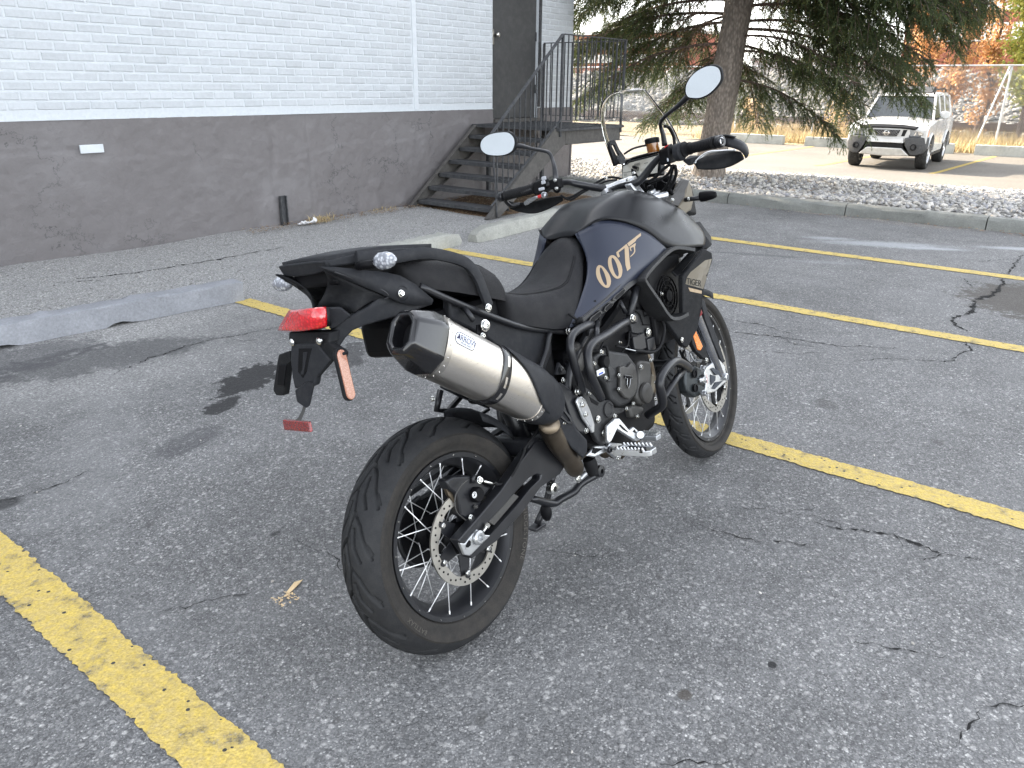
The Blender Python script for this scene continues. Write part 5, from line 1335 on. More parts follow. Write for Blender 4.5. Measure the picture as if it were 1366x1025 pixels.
# badge with lettering
bt = bvh_of(mf)
def badge_pt(X, Y):
    return None
bc = Vector((-0.0318, -0.265, 0.86)); bu = AX.copy(); bw = Vector((0, 0, 1)); bw = (bw - bu * bw.dot(bu)).normalized()
def bpt(u, w): return bc + bu * u + bw * w
def pill(L_, H_, n=9): return [bpt((L_/2 - H_/2) * s_ + H_/2 * math.cos(t), H_/2 * math.sin(t)) for s_, a in ((1, -PI/2), (-1, PI/2)) for t in [a + PI * k / n for k in range(n + 1)]]
decal([(pill(.076, .031), [])], bt, 'exhaust_badge', simple('badge rim', (.03, .03, .05), .4), mf, .0008)
decal([(pill(.072, .027), [])], bt, 'exhaust_badge', simple('badge silver', (.55, .57, .62), .3, .3), mf, .0012)
def text_decal(s, size, du, dw, name, mat, tree, parent, lift, o_, u_, w_, d=(0, 1, 0), **k):
    v, f = text_polys(s, size, **k); g = G(); pts = []
    for p in v:
        q = o_ + u_ * (p[0] + du) + w_ * (p[1] + dw); dv = (q - CAMB).normalized(); loc, n_, i_, ds = tree.ray_cast(q - dv * .25, dv); pts.append(loc - dv * lift if loc is not None else q)
    g.add(pts, f); o = g.make(name, mat, parent); return o
NVI = simple('badge blue black', (.03, .03, .07), .4)
text_decal('ARROW', .0205, .004, .0025, 'badge_lettering', NVI, bt, mf, .0017, bc, bu, bw, spacing=.88)
text_decal('SPECIAL PARTS', .0062, .004, -.0085, 'badge_lettering', NVI, bt, mf, .0017, bc, bu, bw)
decal([([bpt(-.032, -.003), bpt(-.022, .009), bpt(-.020, .001), bpt(-.024, -.002)], [])], bt, 'badge_arrow', NVI, mf, .0017)
# heat shield and cone
def arc_sec(d, a, b, t0, t1, n=12): return oval(A0 + AX * d, a, b, n, a0=t0, a1=t1, full=False)
e = .006
hs_rows = [arc_sec(Lm * .56, HA + e, HB + e, R(52), R(92)), arc_sec(Lm * .66, HA + e, HB + e, R(34), R(120)), arc_sec(Lm * .8, HA + e, HB + e, R(8), R(130)), arc_sec(Lm * .93, HA + e, HB + e, R(-22), R(135)), arc_sec(Lm * 1.02, HA + e - .004, HB + e - .003, R(-32), R(135)), arc_sec(Lm * 1.12, HA - .006, HB - .008, R(-38), R(135))]
patch(hs_rows, 'heat_shield', PLA2, mf, solid=.003, sub=1)
P(G().loft([oval(A0 + AX * d, a, b, 32) for d, a, b in ((Lm * .995, HA + .0005, HB + .0005), (Lm * 1.10, HA * .98, HB * .96), (Lm * 1.20, HA * .86, HB * .8), (Lm * 1.28, HA * .6, HB * .6))]), 'muffler_cone', PLA2, mf, smooth=50)
P(G().tube([(0.3057, -0.19, 0.5426), (0.322, -0.175, 0.523), (0.3639, -0.16, 0.4638), (0.4245, -0.14, 0.4), (0.4771, -0.115, 0.3412), (.53, -.06, .335), (.62, 0, .32), (.80, 0, .32)], [.030, .031, .031, .030, .028, .026, .026, .026], 20), 'link_pipe', BRZ, smooth=True)
for k, yy in enumerate((-.10, 0, .10)):
    P(G().tube([(.93, yy, .60), (1.0, yy, .56), (1.02, yy * .9, .44), (.95, yy * .6, .30), (.84, yy * .3, .25)], .02, 12), 'header_pipe', BRZ, smooth=True)
# hanger
P(G().plate([(0.1088, -0.165, 0.8346), (0.1234, -0.165, 0.8715), (0.1665, -0.165, 0.8645), (0.146, -0.165, 0.8207)], (0, .006, 0)), 'exhaust_hanger', DARK, bevel=.001); bolt((0.142, -0.172, 0.8645), .013, h=.008); bolt((0.1275, -0.17, 0.8411), .006)
P(G().tube([(0.1234, -0.13, 0.9192), (0.1278, -0.15, 0.8816)], .008, 8, sm=1), 'hanger_arm', FRM, smooth=True)
# rear hugger and left side bag bracket
g = G(); rings = []
for a in range(38, 100, 6):
    an = R(a); rr_ = .345; c_ = Vector((math.cos(an) * rr_, 0, .321 + math.sin(an) * rr_)); wv = .078 * min(1, .55 + (100 - a) / 60)
    rings.append([(c_.x * 1, -wv, c_.z - .03), (c_.x, -wv * .93, c_.z - .004), (c_.x, -wv * .5, c_.z + .006), (c_.x, 0, c_.z + .008), (c_.x, wv * .5, c_.z + .006), (c_.x, wv * .93, c_.z - .004), (c_.x, wv, c_.z - .03)])
P(G().loft([r_ for r_ in rings if r_[0][0] > .13], closed=False, caps=False), 'rear_hugger', PLA2, smooth=50, solid=.003)
P(G().tube([(0.2292, 0.14, 0.6653), (0.1975, 0.14, 0.6126), (0.2418, 0.14, 0.5958), (0.3046, 0.14, 0.6221)], .010, 8, sm=1).tube([(0.2369, 0.14, 0.6779), (0.2896, 0.13, 0.6356), (0.3786, 0.1, 0.5692)], .008, 8, sm=1).tube([(0.3967, 0.12, 0.5539), (0.3222, 0.12, 0.5463)], .006, 8, sm=1), 'pannier_bracket', FRM, smooth=True)
bolt((0.2012, 0.15, 0.6469), .008, (-1, 0, .3))

# ------------------------------------------------------------------ frame, side covers, subframe
P(G().plate([(0.0902, -0.12, 0.957), (0.2426, -0.12, 0.8671), (0.4782, -0.12, 0.7753), (0.464, -0.12, 0.7144), (0.3873, -0.12, 0.6432), (0.3042, -0.115, 0.7218), (0.2088, -0.11, 0.8209), (0.0837, -0.11, 0.9001)], (0, .03, 0)), 'side_cover', PLA2, bevel=.006, smooth=40)
P(G().plate([mir(p) for p in ((0.0902, -0.12, 0.957), (0.2426, -0.12, 0.8671), (0.4782, -0.12, 0.7753), (0.464, -0.12, 0.7144), (0.3873, -0.12, 0.6432), (0.3042, -0.115, 0.7218), (0.2088, -0.11, 0.8209), (0.0837, -0.11, 0.9001))], (0, -.03, 0)), 'side_cover', PLA2, bevel=.006, smooth=40)
P(G().bx((-.05, -.10, .83), (.30, .10, .93)).bx((.28, -.10, .60), (.50, .10, .84)), 'airbox', DARK, bevel=.02)
P(G().tube([(-0.0094, -0.125, 1.0002), (0.0796, -0.128, 0.9487), (0.2316, -0.13, 0.8688), (0.3633, -0.13, 0.8099), (0.5404, -0.13, 0.7582)], .009, 10), 'subframe_rail', FRM, smooth=True)
P(G().tube([mir(p) for p in ((-0.0094, -0.125, 1.0002), (0.0796, -0.128, 0.9487), (0.2316, -0.13, 0.8688), (0.5404, -0.13, 0.7582))], .009, 10), 'subframe_rail', FRM, smooth=True)
P(G().tube([(0.4476, -0.135, 0.777), (0.4143, -0.135, 0.7264), (0.3738, -0.135, 0.6874), (0.3304, -0.135, 0.6368)], .0095, 10), 'frame_tube', FRM, smooth=True)
bolt((0.5253, -0.142, 0.7633), .009, h=.01)
P(G().tube([(1.30, -.03, .98), (1.05, -.09, .90), (.75, -.12, .78), (.53, -.13, .66), (.46, -.13, .52), (.47, -.12, .40)], .016, 10).tube([(1.30, .03, .98), (1.05, .09, .90), (.75, .12, .78), (.53, .13, .66), (.46, .13, .52), (.47, .12, .40)], .016, 10), 'main_frame', FRM, smooth=True)
# tank underside / intake mass so that nothing shows through
P(G().loft([[(.60, -.11, .80), (.60, .11, .80), (.60, .09, .86), (.60, -.09, .86)], [(.85, -.13, .80), (.85, .13, .80), (.85, .08, .98), (.85, -.08, .98)], [(1.15, -.16, .80), (1.15, .16, .80), (1.15, .12, 1.02), (1.15, -.12, 1.02)], [(1.30, -.10, .85), (1.30, .10, .85), (1.30, .08, 1.0), (1.30, -.08, 1.0)]]), 'tank_inner', DARK)
P(G().bx((-.22, -.082, 1.045), (.05, .082, 1.098)), 'tail_core', DARK, bevel=.01)

# ------------------------------------------------------------------ tail
def both(pts, off, name, mat, **k):
    P(G().plate(pts, off), name, mat, **k); P(G().plate([mir(p) for p in pts], mir(off)), name, mat, **k)
tp = [[(-0.2598, -0.088, 1.0943), (-0.2268, -0.098, 1.0869), (-0.1975, -0.106, 1.0777), (-0.1494, -0.118, 1.0627), (-0.1053, -0.124, 1.0497), (-0.0694, -0.127, 1.0359), (-0.0281, -0.128, 1.0075), (0.0193, -0.128, 0.9605)],
      [(-0.2545, -0.088, 1.0909), (-0.2248, -0.098, 1.0753), (-0.194, -0.108, 1.0568), (-0.1583, -0.12, 1.0378), (-0.1197, -0.13, 1.0181), (-0.0851, -0.134, 1.0036), (-0.0398, -0.133, 0.9835), (0.0163, -0.129, 0.9557)],
      [(-0.2457, -0.084, 1.0872), (-0.2177, -0.092, 1.0652), (-0.1882, -0.103, 1.0439), (-0.1561, -0.118, 1.0197), (-0.1206, -0.127, 0.9959), (-0.0916, -0.132, 0.9751), (-0.0442, -0.13, 0.9587), (0.0125, -0.126, 0.949)]]
for s_ in (1, -1):
    f_ = (lambda p: p) if s_ > 0 else mir
    patch([[f_(p) for p in r_] for r_ in tp], 'tail_fairing', PLA2, solid=.007, sub=0)
    st_o = [(-0.1229, -0.122, 1.004), (-0.0924, -0.124, 1.0109), (-0.0417, -0.126, 0.9985), (-0.0024, -0.125, 0.9745), (0.0239, -0.124, 0.9584), (0.0141, -0.124, 0.9478), (-0.0209, -0.122, 0.9465), (-0.0756, -0.118, 0.944), (-0.1324, -0.112, 0.9418), (-0.1853, -0.105, 0.942), (-0.2147, -0.096, 0.9374), (-0.2328, -0.087, 0.9241), (-0.2512, -0.076, 0.9039), (-0.2669, -0.066, 0.918), (-0.254, -0.074, 0.9458), (-0.2284, -0.086, 0.9653), (-0.2018, -0.094, 0.9725), (-0.1642, -0.108, 0.9834)]
    P(G().plate([f_(p) for p in st_o], (0, s_ * .022, 0)), 'tail_strut', PLA2, bevel=.004, smooth=35, seg=3)
    patch([[f_(p) for p in r_] for r_ in [[(-0.2483, -0.083, 1.0886), (-0.2167, -0.09, 1.0634), (-0.1863, -0.1, 1.0421), (-0.1186, -0.122, 0.9941)], [(-0.2204, -0.06, 1.0666), (-0.2086, -0.07, 1.0481), (-0.1852, -0.085, 1.0245), (-0.143, -0.115, 0.9958)], [(-0.2128, -0.03, 1.0346), (-0.1946, -0.045, 1.0208), (-0.1893, -0.07, 1.0086), (-0.1684, -0.105, 0.9904)], [(-.24, 0, .995), (-0.2096, -0.02, 1.0007), (-0.1911, -0.05, 0.9878), (-0.1979, -0.09, 0.975)]]], 'tail_inner', PLA, solid=.004, sub=1)
    P(G().tube([f_(p) for p in ((-0.2317, -0.1, 1.0754), (-0.1948, -0.108, 1.0543), (-0.143, -0.124, 1.0221), (-0.1235, -0.13, 1.0053), (-0.118, -0.128, 0.9935), (-0.1264, -0.122, 0.992))], .0022, 6), 'fairing_edge', FRM, smooth=True)
P(G().lathe([(.018, 0), (.018, .003), (.012, -.002), (.001, -.003)], (-0.0792, -0.1335, 0.9947), (0, -1, 0), 20), 'bolt_recess', DARK, smooth=True)
# rack deck between the grab rails
rk = [[(-.235, .088, 1.112), (-.14, .103, 1.116), (-.04, .116, 1.108), (.06, .122, 1.095)], [(-.240, .04, 1.112), (-.14, .045, 1.120), (-.04, .05, 1.112), (.06, .05, 1.098)], [(-.240, -.04, 1.108), (-.14, -.045, 1.117), (-.04, -.05, 1.110), (.06, -.05, 1.096)], [(-.235, -.088, 1.104), (-.14, -.103, 1.108), (-.04, -.116, 1.100), (.06, -.122, 1.088)]]
patch(rk, 'rack_plate', PLA2, solid=.014, sub=1)
for s_ in (1, -1):
    P(G().plate([(-.243, s_ * .095, 1.103), (-.14, s_ * .109, 1.108), (-.04, s_ * .121, 1.100), (.03, s_ * .128, 1.090), (.03, s_ * .128, 1.066), (-.04, s_ * .121, 1.070), (-.14, s_ * .109, 1.082), (-.235, s_ * .095, 1.088)], (0, -s_ * .012, 0)), 'rack_side', PLA2, bevel=.004, smooth=35)
P(G().plate([(-.246, .094, 1.112), (-.252, .05, 1.112), (-.252, -.05, 1.108), (-.246, -.094, 1.104), (-.238, -.090, 1.082), (-.242, -.04, 1.078), (-.242, .04, 1.080), (-.238, .090, 1.086)], (.014, 0, 0)), 'rack_lip', PLA2, bevel=.004, smooth=35)
# grab rails
gr_pts = [(-0.1721, -0.112, 1.0992), (-0.1273, -0.122, 1.0876), (-0.0663, -0.131, 1.0806), (-0.0007, -0.14, 1.0786), (0.0578, -0.143, 1.0656), (0.1171, -0.146, 1.0447), (0.1494, -0.15, 1.0236), (0.1719, -0.152, 0.9882), (0.1834, -0.152, 0.9463), (0.1955, -0.15, 0.9078)]
for s_ in (1, -1):
    f_ = (lambda p: p) if s_ > 0 else mir
    pts, rr_ = smooth_path([Vector(f_(p)) for p in gr_pts], .01, 4); rings = []
    for i, p in enumerate(pts):
        t = (pts[min(i + 1, len(pts) - 1)] - pts[max(i - 1, 0)]).normalized(); yv = Vector((0, 1, 0)); yv = (yv - t * yv.dot(t)).normalized(); nv = t.cross(yv)
        hh = .014; ww = .008
        rings.append([p + yv * a * ww + nv * b * hh for a, b in ((-1, -.6), (-.6, -1), (.6, -1), (1, -.6), (1, .6), (.6, 1), (-.6, 1), (-1, .6))])
    P(G().loft(rings), 'grab_rail', PLA2, smooth=40)
bolt((0.1802, -0.16, 0.9042), .009, h=.006); bolt((-0.0852, -0.137, 0.9955), .007)
# seats
def seat(sections, name, **k):
    rings = []
    for x, pr in sections:
        rings.append([(x, -y, z) for y, z in pr] + [(x, y, z) for y, z in pr[-2::-1]])
    g = G(); n = len(rings[0]); g.loft(rings, closed=False, caps=False)
    for rg_ in (0, len(rings) - 1): g.f.append(tuple(rg_ * n + j for j in range(n)))
    o = P(g, name, SEATV, smooth=True, **k)
    md = o.modifiers.new('sub', 'SUBSURF'); md.levels = md.render_levels = 2; return o
rs = seat([(.288, [(.124, .845), (.130, .89), (.126, .925), (.085, .943), (0, .947)]),
     (.30, [(.130, .838), (.136, .885), (.130, .92), (.09, .936), (0, .941)]),
     (.37, [(.145, .812), (.149, .86), (.140, .898), (.09, .913), (0, .916)]),
     (.45, [(.150, .785), (.155, .84), (.143, .884), (.09, .902), (0, .905)]),
     (.53, [(.150, .768), (.153, .83), (.138, .878), (.09, .898), (0, .902)]),
     (.59, [(.143, .80), (.142, .845), (.124, .884), (.080, .902), (0, .908)]),
     (.645, [(.130, .85), (.122, .88), (.104, .908), (.066, .922), (0, .929)]),
     (.69, [(.112, .895), (.104, .925), (.088, .946), (.056, .956), (0, .964)]),
     (.73, [(.094, .935), (.086, .968), (.070, .990), (.045, 1.000), (0, 1.008)]),
     (.76, [(.078, .955), (.070, .992), (.056, 1.012), (.036, 1.022), (0, 1.030)]),
     (.80, [(.070, .965), (.062, 1.005), (.050, 1.026), (.032, 1.036), (0, 1.043)])], 'rider_seat')
ps = seat([(-.05, [(.105, 1.03), (.112, 1.05), (.10, 1.072), (.06, 1.082), (0, 1.085)]),
     (-.02, [(.122, 1.00), (.128, 1.03), (.115, 1.064), (.07, 1.078), (0, 1.082)]),
     (.06, [(.138, .975), (.142, 1.015), (.128, 1.052), (.08, 1.068), (0, 1.073)]),
     (.14, [(.142, .95), (.145, .995), (.130, 1.036), (.08, 1.054), (0, 1.060)]),
     (.22, [(.138, .925), (.141, .975), (.126, 1.016), (.08, 1.034), (0, 1.040)]),
     (.285, [(.130, .905), (.133, .945), (.118, .985), (.075, 1.004), (0, 1.010)]),
     (.325, [(.118, .893), (.120, .915), (.105, .945), (.07, .960), (0, .965)])], 'pillion_seat')
# seams
def seam(tree, pts, parent):
    out = []
    for p in pts:
        loc, n_, i_, ds = tree.ray_cast(Vector(p[0]), Vector(p[1])); 
        if loc is not None: out.append(loc + n_ * .0005)
    if len(out) > 2: P(G().tube(out, .0013, 5, sm=2), 'seam', DARK, parent, smooth=True)
for o_, xs, yy in ((rs, [.30, .36, .43, .50, .57, .62, .66, .69, .715], .108), (ps, [-.03, .03, .1, .17, .24, .29], .108)):
    t_ = bvh_of(o_)
    for s_ in (-1, 1):
        seam(t_, [((x, s_ * yy * (1 if x < .6 else 1 - (x - .6) * 2.2), 1.3), (0, 0, -1)) for x in xs], o_)
        seam(t_, [((x, s_ * yy * (1 if x < .6 else 1 - (x - .6) * 2.2) - s_ * .006, 1.3), (0, 0, -1)) for x in xs], o_)

# rear indicators, tail lamp, plate holder
def indicator_pod(c, ax, L, h, name_lens, front=False, mat=None):
    """teardrop pod: clear lens on the rear, black housing"""
    c = Vector(c); ax = Vector(ax).normalized(); yv = Vector((0, 0, 1)); xv = yv.cross(ax).normalized(); rings = []
    for t, a in ((0, .35), (.08, .7), (.3, 1.0), (.6, .98), (.85, .72), (1, .25)):
        rings.append([c + ax * L * t + xv * math.cos(q) * h * .75 * a + yv * math.sin(q) * h * a for q in [2 * PI * k / 14 for k in range(14)]])
    return G().loft(rings)
g = indicator_pod((-0.1653, -0.165, 1.0799), (-.05, -1, 0), .075, .020, '')
ind = P(g, 'turn_signal', CLRL, smooth=45)
P(G().tube([(-0.1807, -0.12, 1.0778), (-0.1783, -0.145, 1.0791), (-0.166, -0.17, 1.0765)], .009, 12, sm=1), 'signal_stalk', DARK, ind, smooth=True)
g = G()
for k in range(6):
    u = k / 5; p = Vector((-0.1791, -0.125, 1.0779)).lerp(Vector((-0.1674, -0.165, 1.0768)), u); g.lathe([(.0105, -.0015), (.0105, .0015)], p, (0, -1, 0), 12)
P(g, 'stalk_ribs', DARK, ind, kind='stuff')
g = indicator_pod((-0.1912, 0.135, 1.0681), (-.05, 1, 0), .075, .020, '')
ind2 = P(g, 'turn_signal', CLRL, smooth=45); P(G().tube([(-.16, .10, 1.075), (-.165, .14, 1.073)], .009, 12, sm=1), 'signal_stalk', DARK, ind2, smooth=True)
# tail lamp lens with three columns of curvature
tlr = [[(-0.3, 0.0005, 1.0073), (-0.318, -0.0735, 1.0092), (-0.312, -0.1181, 1.0077), (-0.292, -0.1144, 1.0051)], [(-0.305, 0.0284, 0.9866), (-0.328, -0.0674, 0.9864), (-0.322, -0.1233, 0.9863), (-0.3, -0.1224, 0.9837)], [(-0.3, 0.0654, 0.9663), (-0.322, -0.0413, 0.9623), (-0.316, -0.1073, 0.9668), (-0.296, -0.1082, 0.9665)]]
tl_ = patch(tlr, 'tail_light', REDL, solid=.012, sub=2)
P(G().loft([[(-0.285, 0.0257, 1.0073), (-0.27, -0.1019, 1.0037), (-0.272, -0.0952, 0.9611), (-0.285, 0.0933, 0.962)], [(-0.22, 0.1237, 1.0028), (-0.2, -0.0564, 0.9937), (-0.2, -0.0799, 0.9694), (-0.2, 0.0551, 0.9405)]]), 'lamp_housing', PLA, tl_, bevel=.004, smooth=40)
patch([[(-0.291, -0.1137, 1.005), (-0.28, -0.1119, 1.0042)], [(-0.298, -0.1196, 0.9834), (-0.282, -0.1131, 0.9821)], [(-0.294, -0.1061, 0.9662), (-0.28, -0.1066, 0.9631)]], 'lamp_trim', PLA, tl_, solid=.004, sub=0)
P(G().loft([[(-0.272, -0.1007, 1.0029), (-0.255, -0.1226, 0.9991), (-0.245, -0.1412, 0.9758), (-0.26, -0.1017, 0.9545), (-0.272, -0.0866, 0.9537)], [(-0.2, -0.0014, 0.9956), (-0.18, -0.0222, 0.9913), (-0.18, -0.0562, 0.9677), (-0.19, -0.0062, 0.9442), (-0.2, 0.0137, 0.9429)]]), 'lamp_bracket', PLA2, bevel=.004, smooth=30)
g = G().plate([(-0.275, 0.0706, 0.9554), (-0.275, -0.0893, 0.9469), (-0.285, -0.0904, 0.9219), (-0.29, -0.0413, 0.9219), (-0.29, 0.0467, 0.9256), (-0.28, 0.0722, 0.9345)], (.03, 0, 0)); ph = P(g, 'plate_holder', PLA, bevel=.003, smooth=30)
P(G().plate([(-0.292, 0.0485, 0.9279), (-0.292, -0.0515, 0.9269), (-0.288, -0.0849, 0.884), (-0.3, -0.0313, 0.8489), (-0.306, -0.0268, 0.8306), (-0.31, 0.0002, 0.8252), (-0.31, 0.0512, 0.8255), (-0.3, 0.0612, 0.8502), (-0.295, 0.0615, 0.89)], (.018, 0, 0)), 'holder_spine', PLA2, ph, bevel=.004, smooth=30)
P(G().plate([(-0.2935, 0.0188, 0.9186), (-0.2935, -0.0332, 0.9166), (-0.302, -0.0024, 0.8633), (-0.305, 0.0142, 0.8492), (-0.302, 0.0323, 0.8639)], (.003, 0, 0)), 'holder_recess', DARK, ph, bevel=.001)
P(G().plate([(-0.296, 0.0008, 0.9085), (-0.296, -0.0159, 0.9086), (-0.304, 0.0095, 0.8573), (-0.304, 0.014, 0.8574)], (.003, 0, 0)), 'holder_rib', PLA2, ph, bevel=.001)
P(G().loft([[(-0.316, -0.0186, 0.8435), (-0.304, -0.0292, 0.8367), (-0.312, -0.0002, 0.7852), (-0.322, 0.0029, 0.7815), (-0.318, 0.0408, 0.7952), (-0.312, 0.0466, 0.8226)], [(-0.296, 0.0119, 0.8382), (-0.288, -0.0053, 0.8324), (-0.295, 0.0259, 0.7797), (-0.3, 0.037, 0.7742), (-0.3, 0.0693, 0.7896), (-0.295, 0.0735, 0.8177)]]), 'holder_foot', PLA2, ph, bevel=.003, smooth=30)
for X, Y in ((166, 304), (360, 296)): P(G().lathe([(.009, 0), (.009, .004), (.006, .007), (.001, .008)], (-0.292, 0.036, 0.9342) if X == 166 else (-0.292, -0.0696, 0.9321), (-1, 0, 0), 14), 'bolt', ZINC, ph, smooth=35)
P(G().plate([(-0.286, -0.0447, 0.9306), (-0.286, -0.0904, 0.9253), (-0.284, -0.128, 0.9025), (-0.284, -0.1306, 0.896), (-0.284, -0.1078, 0.8694), (-0.284, -0.0967, 0.881), (-0.288, -0.0274, 0.8873)], (.018, 0, 0)), 'holder_arm', PLA, ph, bevel=.003, smooth=30)
P(G().plate([(-0.288, 0.0698, 0.9124), (-0.288, 0.1164, 0.9055), (-0.288, 0.132, 0.8867), (-0.29, 0.1788, 0.8166), (-0.29, 0.1715, 0.8021), (-0.29, 0.1389, 0.8015), (-0.288, 0.0921, 0.8787), (-0.29, 0.0696, 0.8855)], (.02, 0, 0)), 'holder_arm', PLA, ph, bevel=.003, smooth=30)
P(G().plate([(-0.2905, 0.1238, 0.8801), (-0.2905, 0.0904, 0.8793), (-0.2925, 0.1206, 0.8278), (-0.2925, 0.1504, 0.8298)], (.004, 0, 0)), 'side_reflector', DARK, ph, bevel=.001)
# side reflector facing right on the right arm: a rounded bar seen three quarter
def capsule(c, d, hw, hh, th, n=8):
    c = Vector(c); out = []
    for s_, a in ((1, 0), (-1, PI)):
        for k in range(n + 1): t = a + PI * k / n; out.append((hw * math.cos(t), s_ * 0 + (hh - hw) * s_ + hw * math.sin(t)))
    return out
cR = Vector((-0.284, -0.1168, 0.8497)); sh = capsule(cR, 0, .0145, .061, .01)
lean_ = .10
sR = [(cR.x + u * .95, cR.y - .006, cR.z + v + u * 0) for u, v in sh]
P(G().plate(sR, (0, .012, 0)), 'reflector_frame', PLA, ph, bevel=.002, smooth=30)
sR2 = [(cR.x + u * .82, cR.y - .0115, cR.z + v * .95) for u, v in sh]
P(G().plate(sR2, (0, .006, 0)), 'side_reflector', REFP, ph, bevel=.002, smooth=30, label='peach coloured side reflector')
P(G().plate([(-0.335, 0.0943, 0.7553), (-0.335, -0.0123, 0.752), (-0.34, -0.0175, 0.7284), (-0.34, 0.0915, 0.7307)], (.008, 0, 0)), 'rear_reflector', REFR, bevel=.002, label='small dark red reflector')
P(G().plate([(-0.3355, 0.0907, 0.7534), (-0.3355, -0.0091, 0.7504), (-0.3405, -0.0153, 0.7309), (-0.3405, 0.0861, 0.7331)], (.004, 0, 0)), 'reflector_face', lensm('red reflector face', (.24, .008, .008), (.12, .004, .004), 330)).parent = bpy.data.objects['rear_reflector']
P(G().loft([[(-0.308, 0.0362, 0.7819), (-0.308, 0.0229, 0.781), (-0.304, 0.0291, 0.7797), (-0.304, 0.0424, 0.7806)], [(-0.316, 0.0344, 0.7723), (-0.316, 0.0215, 0.7704), (-0.313, 0.0262, 0.7694), (-0.313, 0.0391, 0.7713)], [(-0.328, 0.0351, 0.7606), (-0.328, 0.0207, 0.7585), (-0.325, 0.0254, 0.7574), (-0.325, 0.0399, 0.7595)], [(-0.333, 0.0485, 0.7526), (-0.333, 0.0225, 0.7505), (-0.33, 0.0273, 0.7494), (-0.33, 0.0533, 0.7515)]]), 'reflector_bracket', ENG2, smooth=40)

# ------------------------------------------------------------------ tank and bodywork
cols = [[(0.5316, -0.148, 0.7731), (0.6256, -0.138, 0.8401), (0.7109, -0.122, 0.9088), (0.757, -0.094, 0.9694), (0.7628, -0.062, 1.0355)],
        [(0.573, -0.163, 0.7838), (0.6686, -0.16, 0.8416), (0.7356, -0.15, 0.9017), (0.7718, -0.128, 0.9703), (0.7879, -0.095, 1.0494)],
        [(0.6445, -0.174, 0.8029), (0.7217, -0.18, 0.8488), (0.7726, -0.175, 0.9048), (0.8106, -0.158, 0.973), (0.8177, -0.125, 1.0655)],
        [(0.733, -0.185, 0.8247), (0.7936, -0.194, 0.8655), (0.8407, -0.194, 0.9157), (0.8794, -0.185, 0.9645), (0.9046, -0.166, 1.0394)],
        [(0.8194, -0.192, 0.8489), (0.8669, -0.205, 0.876), (0.9157, -0.21, 0.9069), (0.9644, -0.207, 0.937), (0.9982, -0.196, 0.9862)],
        [(0.8744, -0.195, 0.861), (0.9361, -0.208, 0.8814), (0.9807, -0.214, 0.8986), (1.0221, -0.216, 0.9122), (1.0532, -0.215, 0.9229)]]
tk_r = patch(cols, 'tank_side', NAVY, solid=.006, sub=2)
tk_l = patch([[mir(p) for p in c_] for c_ in cols], 'tank_side', NAVY, solid=.006, sub=2)
# centre shell: rows from crease (outer) to middle, stations from rear to front
T_ = [c_[4] for c_ in cols]
def shell_row(e, pts): return [e] + pts
half = [[T_[0], (0.7667, -0.046, 1.0299), (0.7691, -0.032, 1.029), (0.7707, -0.016, 1.0309), (0.7721, 0, 1.0328)],
        [T_[1], (.825, -.080, 1.088), (.845, -.060, 1.100), (.858, -.032, 1.101), (.862, 0, 1.099)],
        [T_[2], (.885, -.112, 1.102), (.905, -.090, 1.121), (.915, -.048, 1.125), (.918, 0, 1.122)],
        [tuple((Vector(T_[2]) * .5 + Vector(T_[3]) * .5) + Vector((0, 0, .004))), (.925, -.138, 1.100), (.955, -.116, 1.135), (.968, -.062, 1.138), (.97, 0, 1.133)],
        [T_[3], (.975, -.156, 1.090), (1.01, -.130, 1.142), (1.02, -.066, 1.143), (1.025, 0, 1.137)],
        [tuple((Vector(T_[3]) * .5 + Vector(T_[4]) * .5) + Vector((0, -.003, .004))), (1.04, -.168, 1.075), (1.08, -.136, 1.138), (1.09, -.07, 1.142), (1.09, 0, 1.136)],
        [T_[4], (1.12, -.175, 1.058), (1.155, -.135, 1.120), (1.16, -.07, 1.128), (1.16, 0, 1.126)],
        [T_[5], (1.20, -.182, 1.018), (1.235, -.140, 1.085), (1.24, -.08, 1.105), (1.24, 0, 1.105)],
        [(1.16, -.222, .908), (1.28, -.188, .980), (1.315, -.140, 1.058), (1.32, -.10, 1.075), (1.30, 0, 1.060)],
        [(1.26, -.218, .900), (1.35, -.190, .945), (1.375, -.150, 1.010), (1.38, -.12, 1.04), (1.36, 0, 1.02)],
        [(1.345, -.205, .893), (1.405, -.190, .918), (1.41, -.165, .965), (1.41, -.14, .99), (1.40, 0, .98)]]
full = [r_ + [mir(p) for p in r_[-2::-1]] for r_ in half]
shell = patch(full, 'tank_shell', SHELLM, solid=.005, sub=2)
P(G().lathe([(.036, 0), (.036, .004), (.030, .007), (.012, .008), (.012, .011), (.001, .011)], (1.10, 0, 1.139), (-.05, 0, 1), 28), 'fuel_cap', FRM, shell, smooth=30)
# recess line along the crease
for s_ in (1, -1):
    f_ = (lambda p: p) if s_ > 0 else mir
    P(G().tube([f_((p[0], p[1] - .0015, p[2] + .002)) for p in (T_[0], T_[1], T_[2], T_[3], T_[4], T_[5])], .0016, 6, sm=3), 'panel_gap', DARK, shell, smooth=True)
    # seat side trim: light facet along the rear edge of the navy panel
    P(G().tube([f_(p) for p in (cols[0][4], cols[0][3], cols[0][2], cols[0][1], cols[0][0])], .004, 6, sm=4), 'panel_edge', NAVY, tk_r if s_ > 0 else tk_l, smooth=True)
    P(G().tube([f_((p[0], p[1] - .001, p[2])) for p in (cols[0][0], cols[1][0], cols[2][0], cols[3][0], cols[4][0], cols[5][0])], .0035, 6, sm=4), 'panel_edge', NAVY, tk_r if s_ > 0 else tk_l, smooth=True)
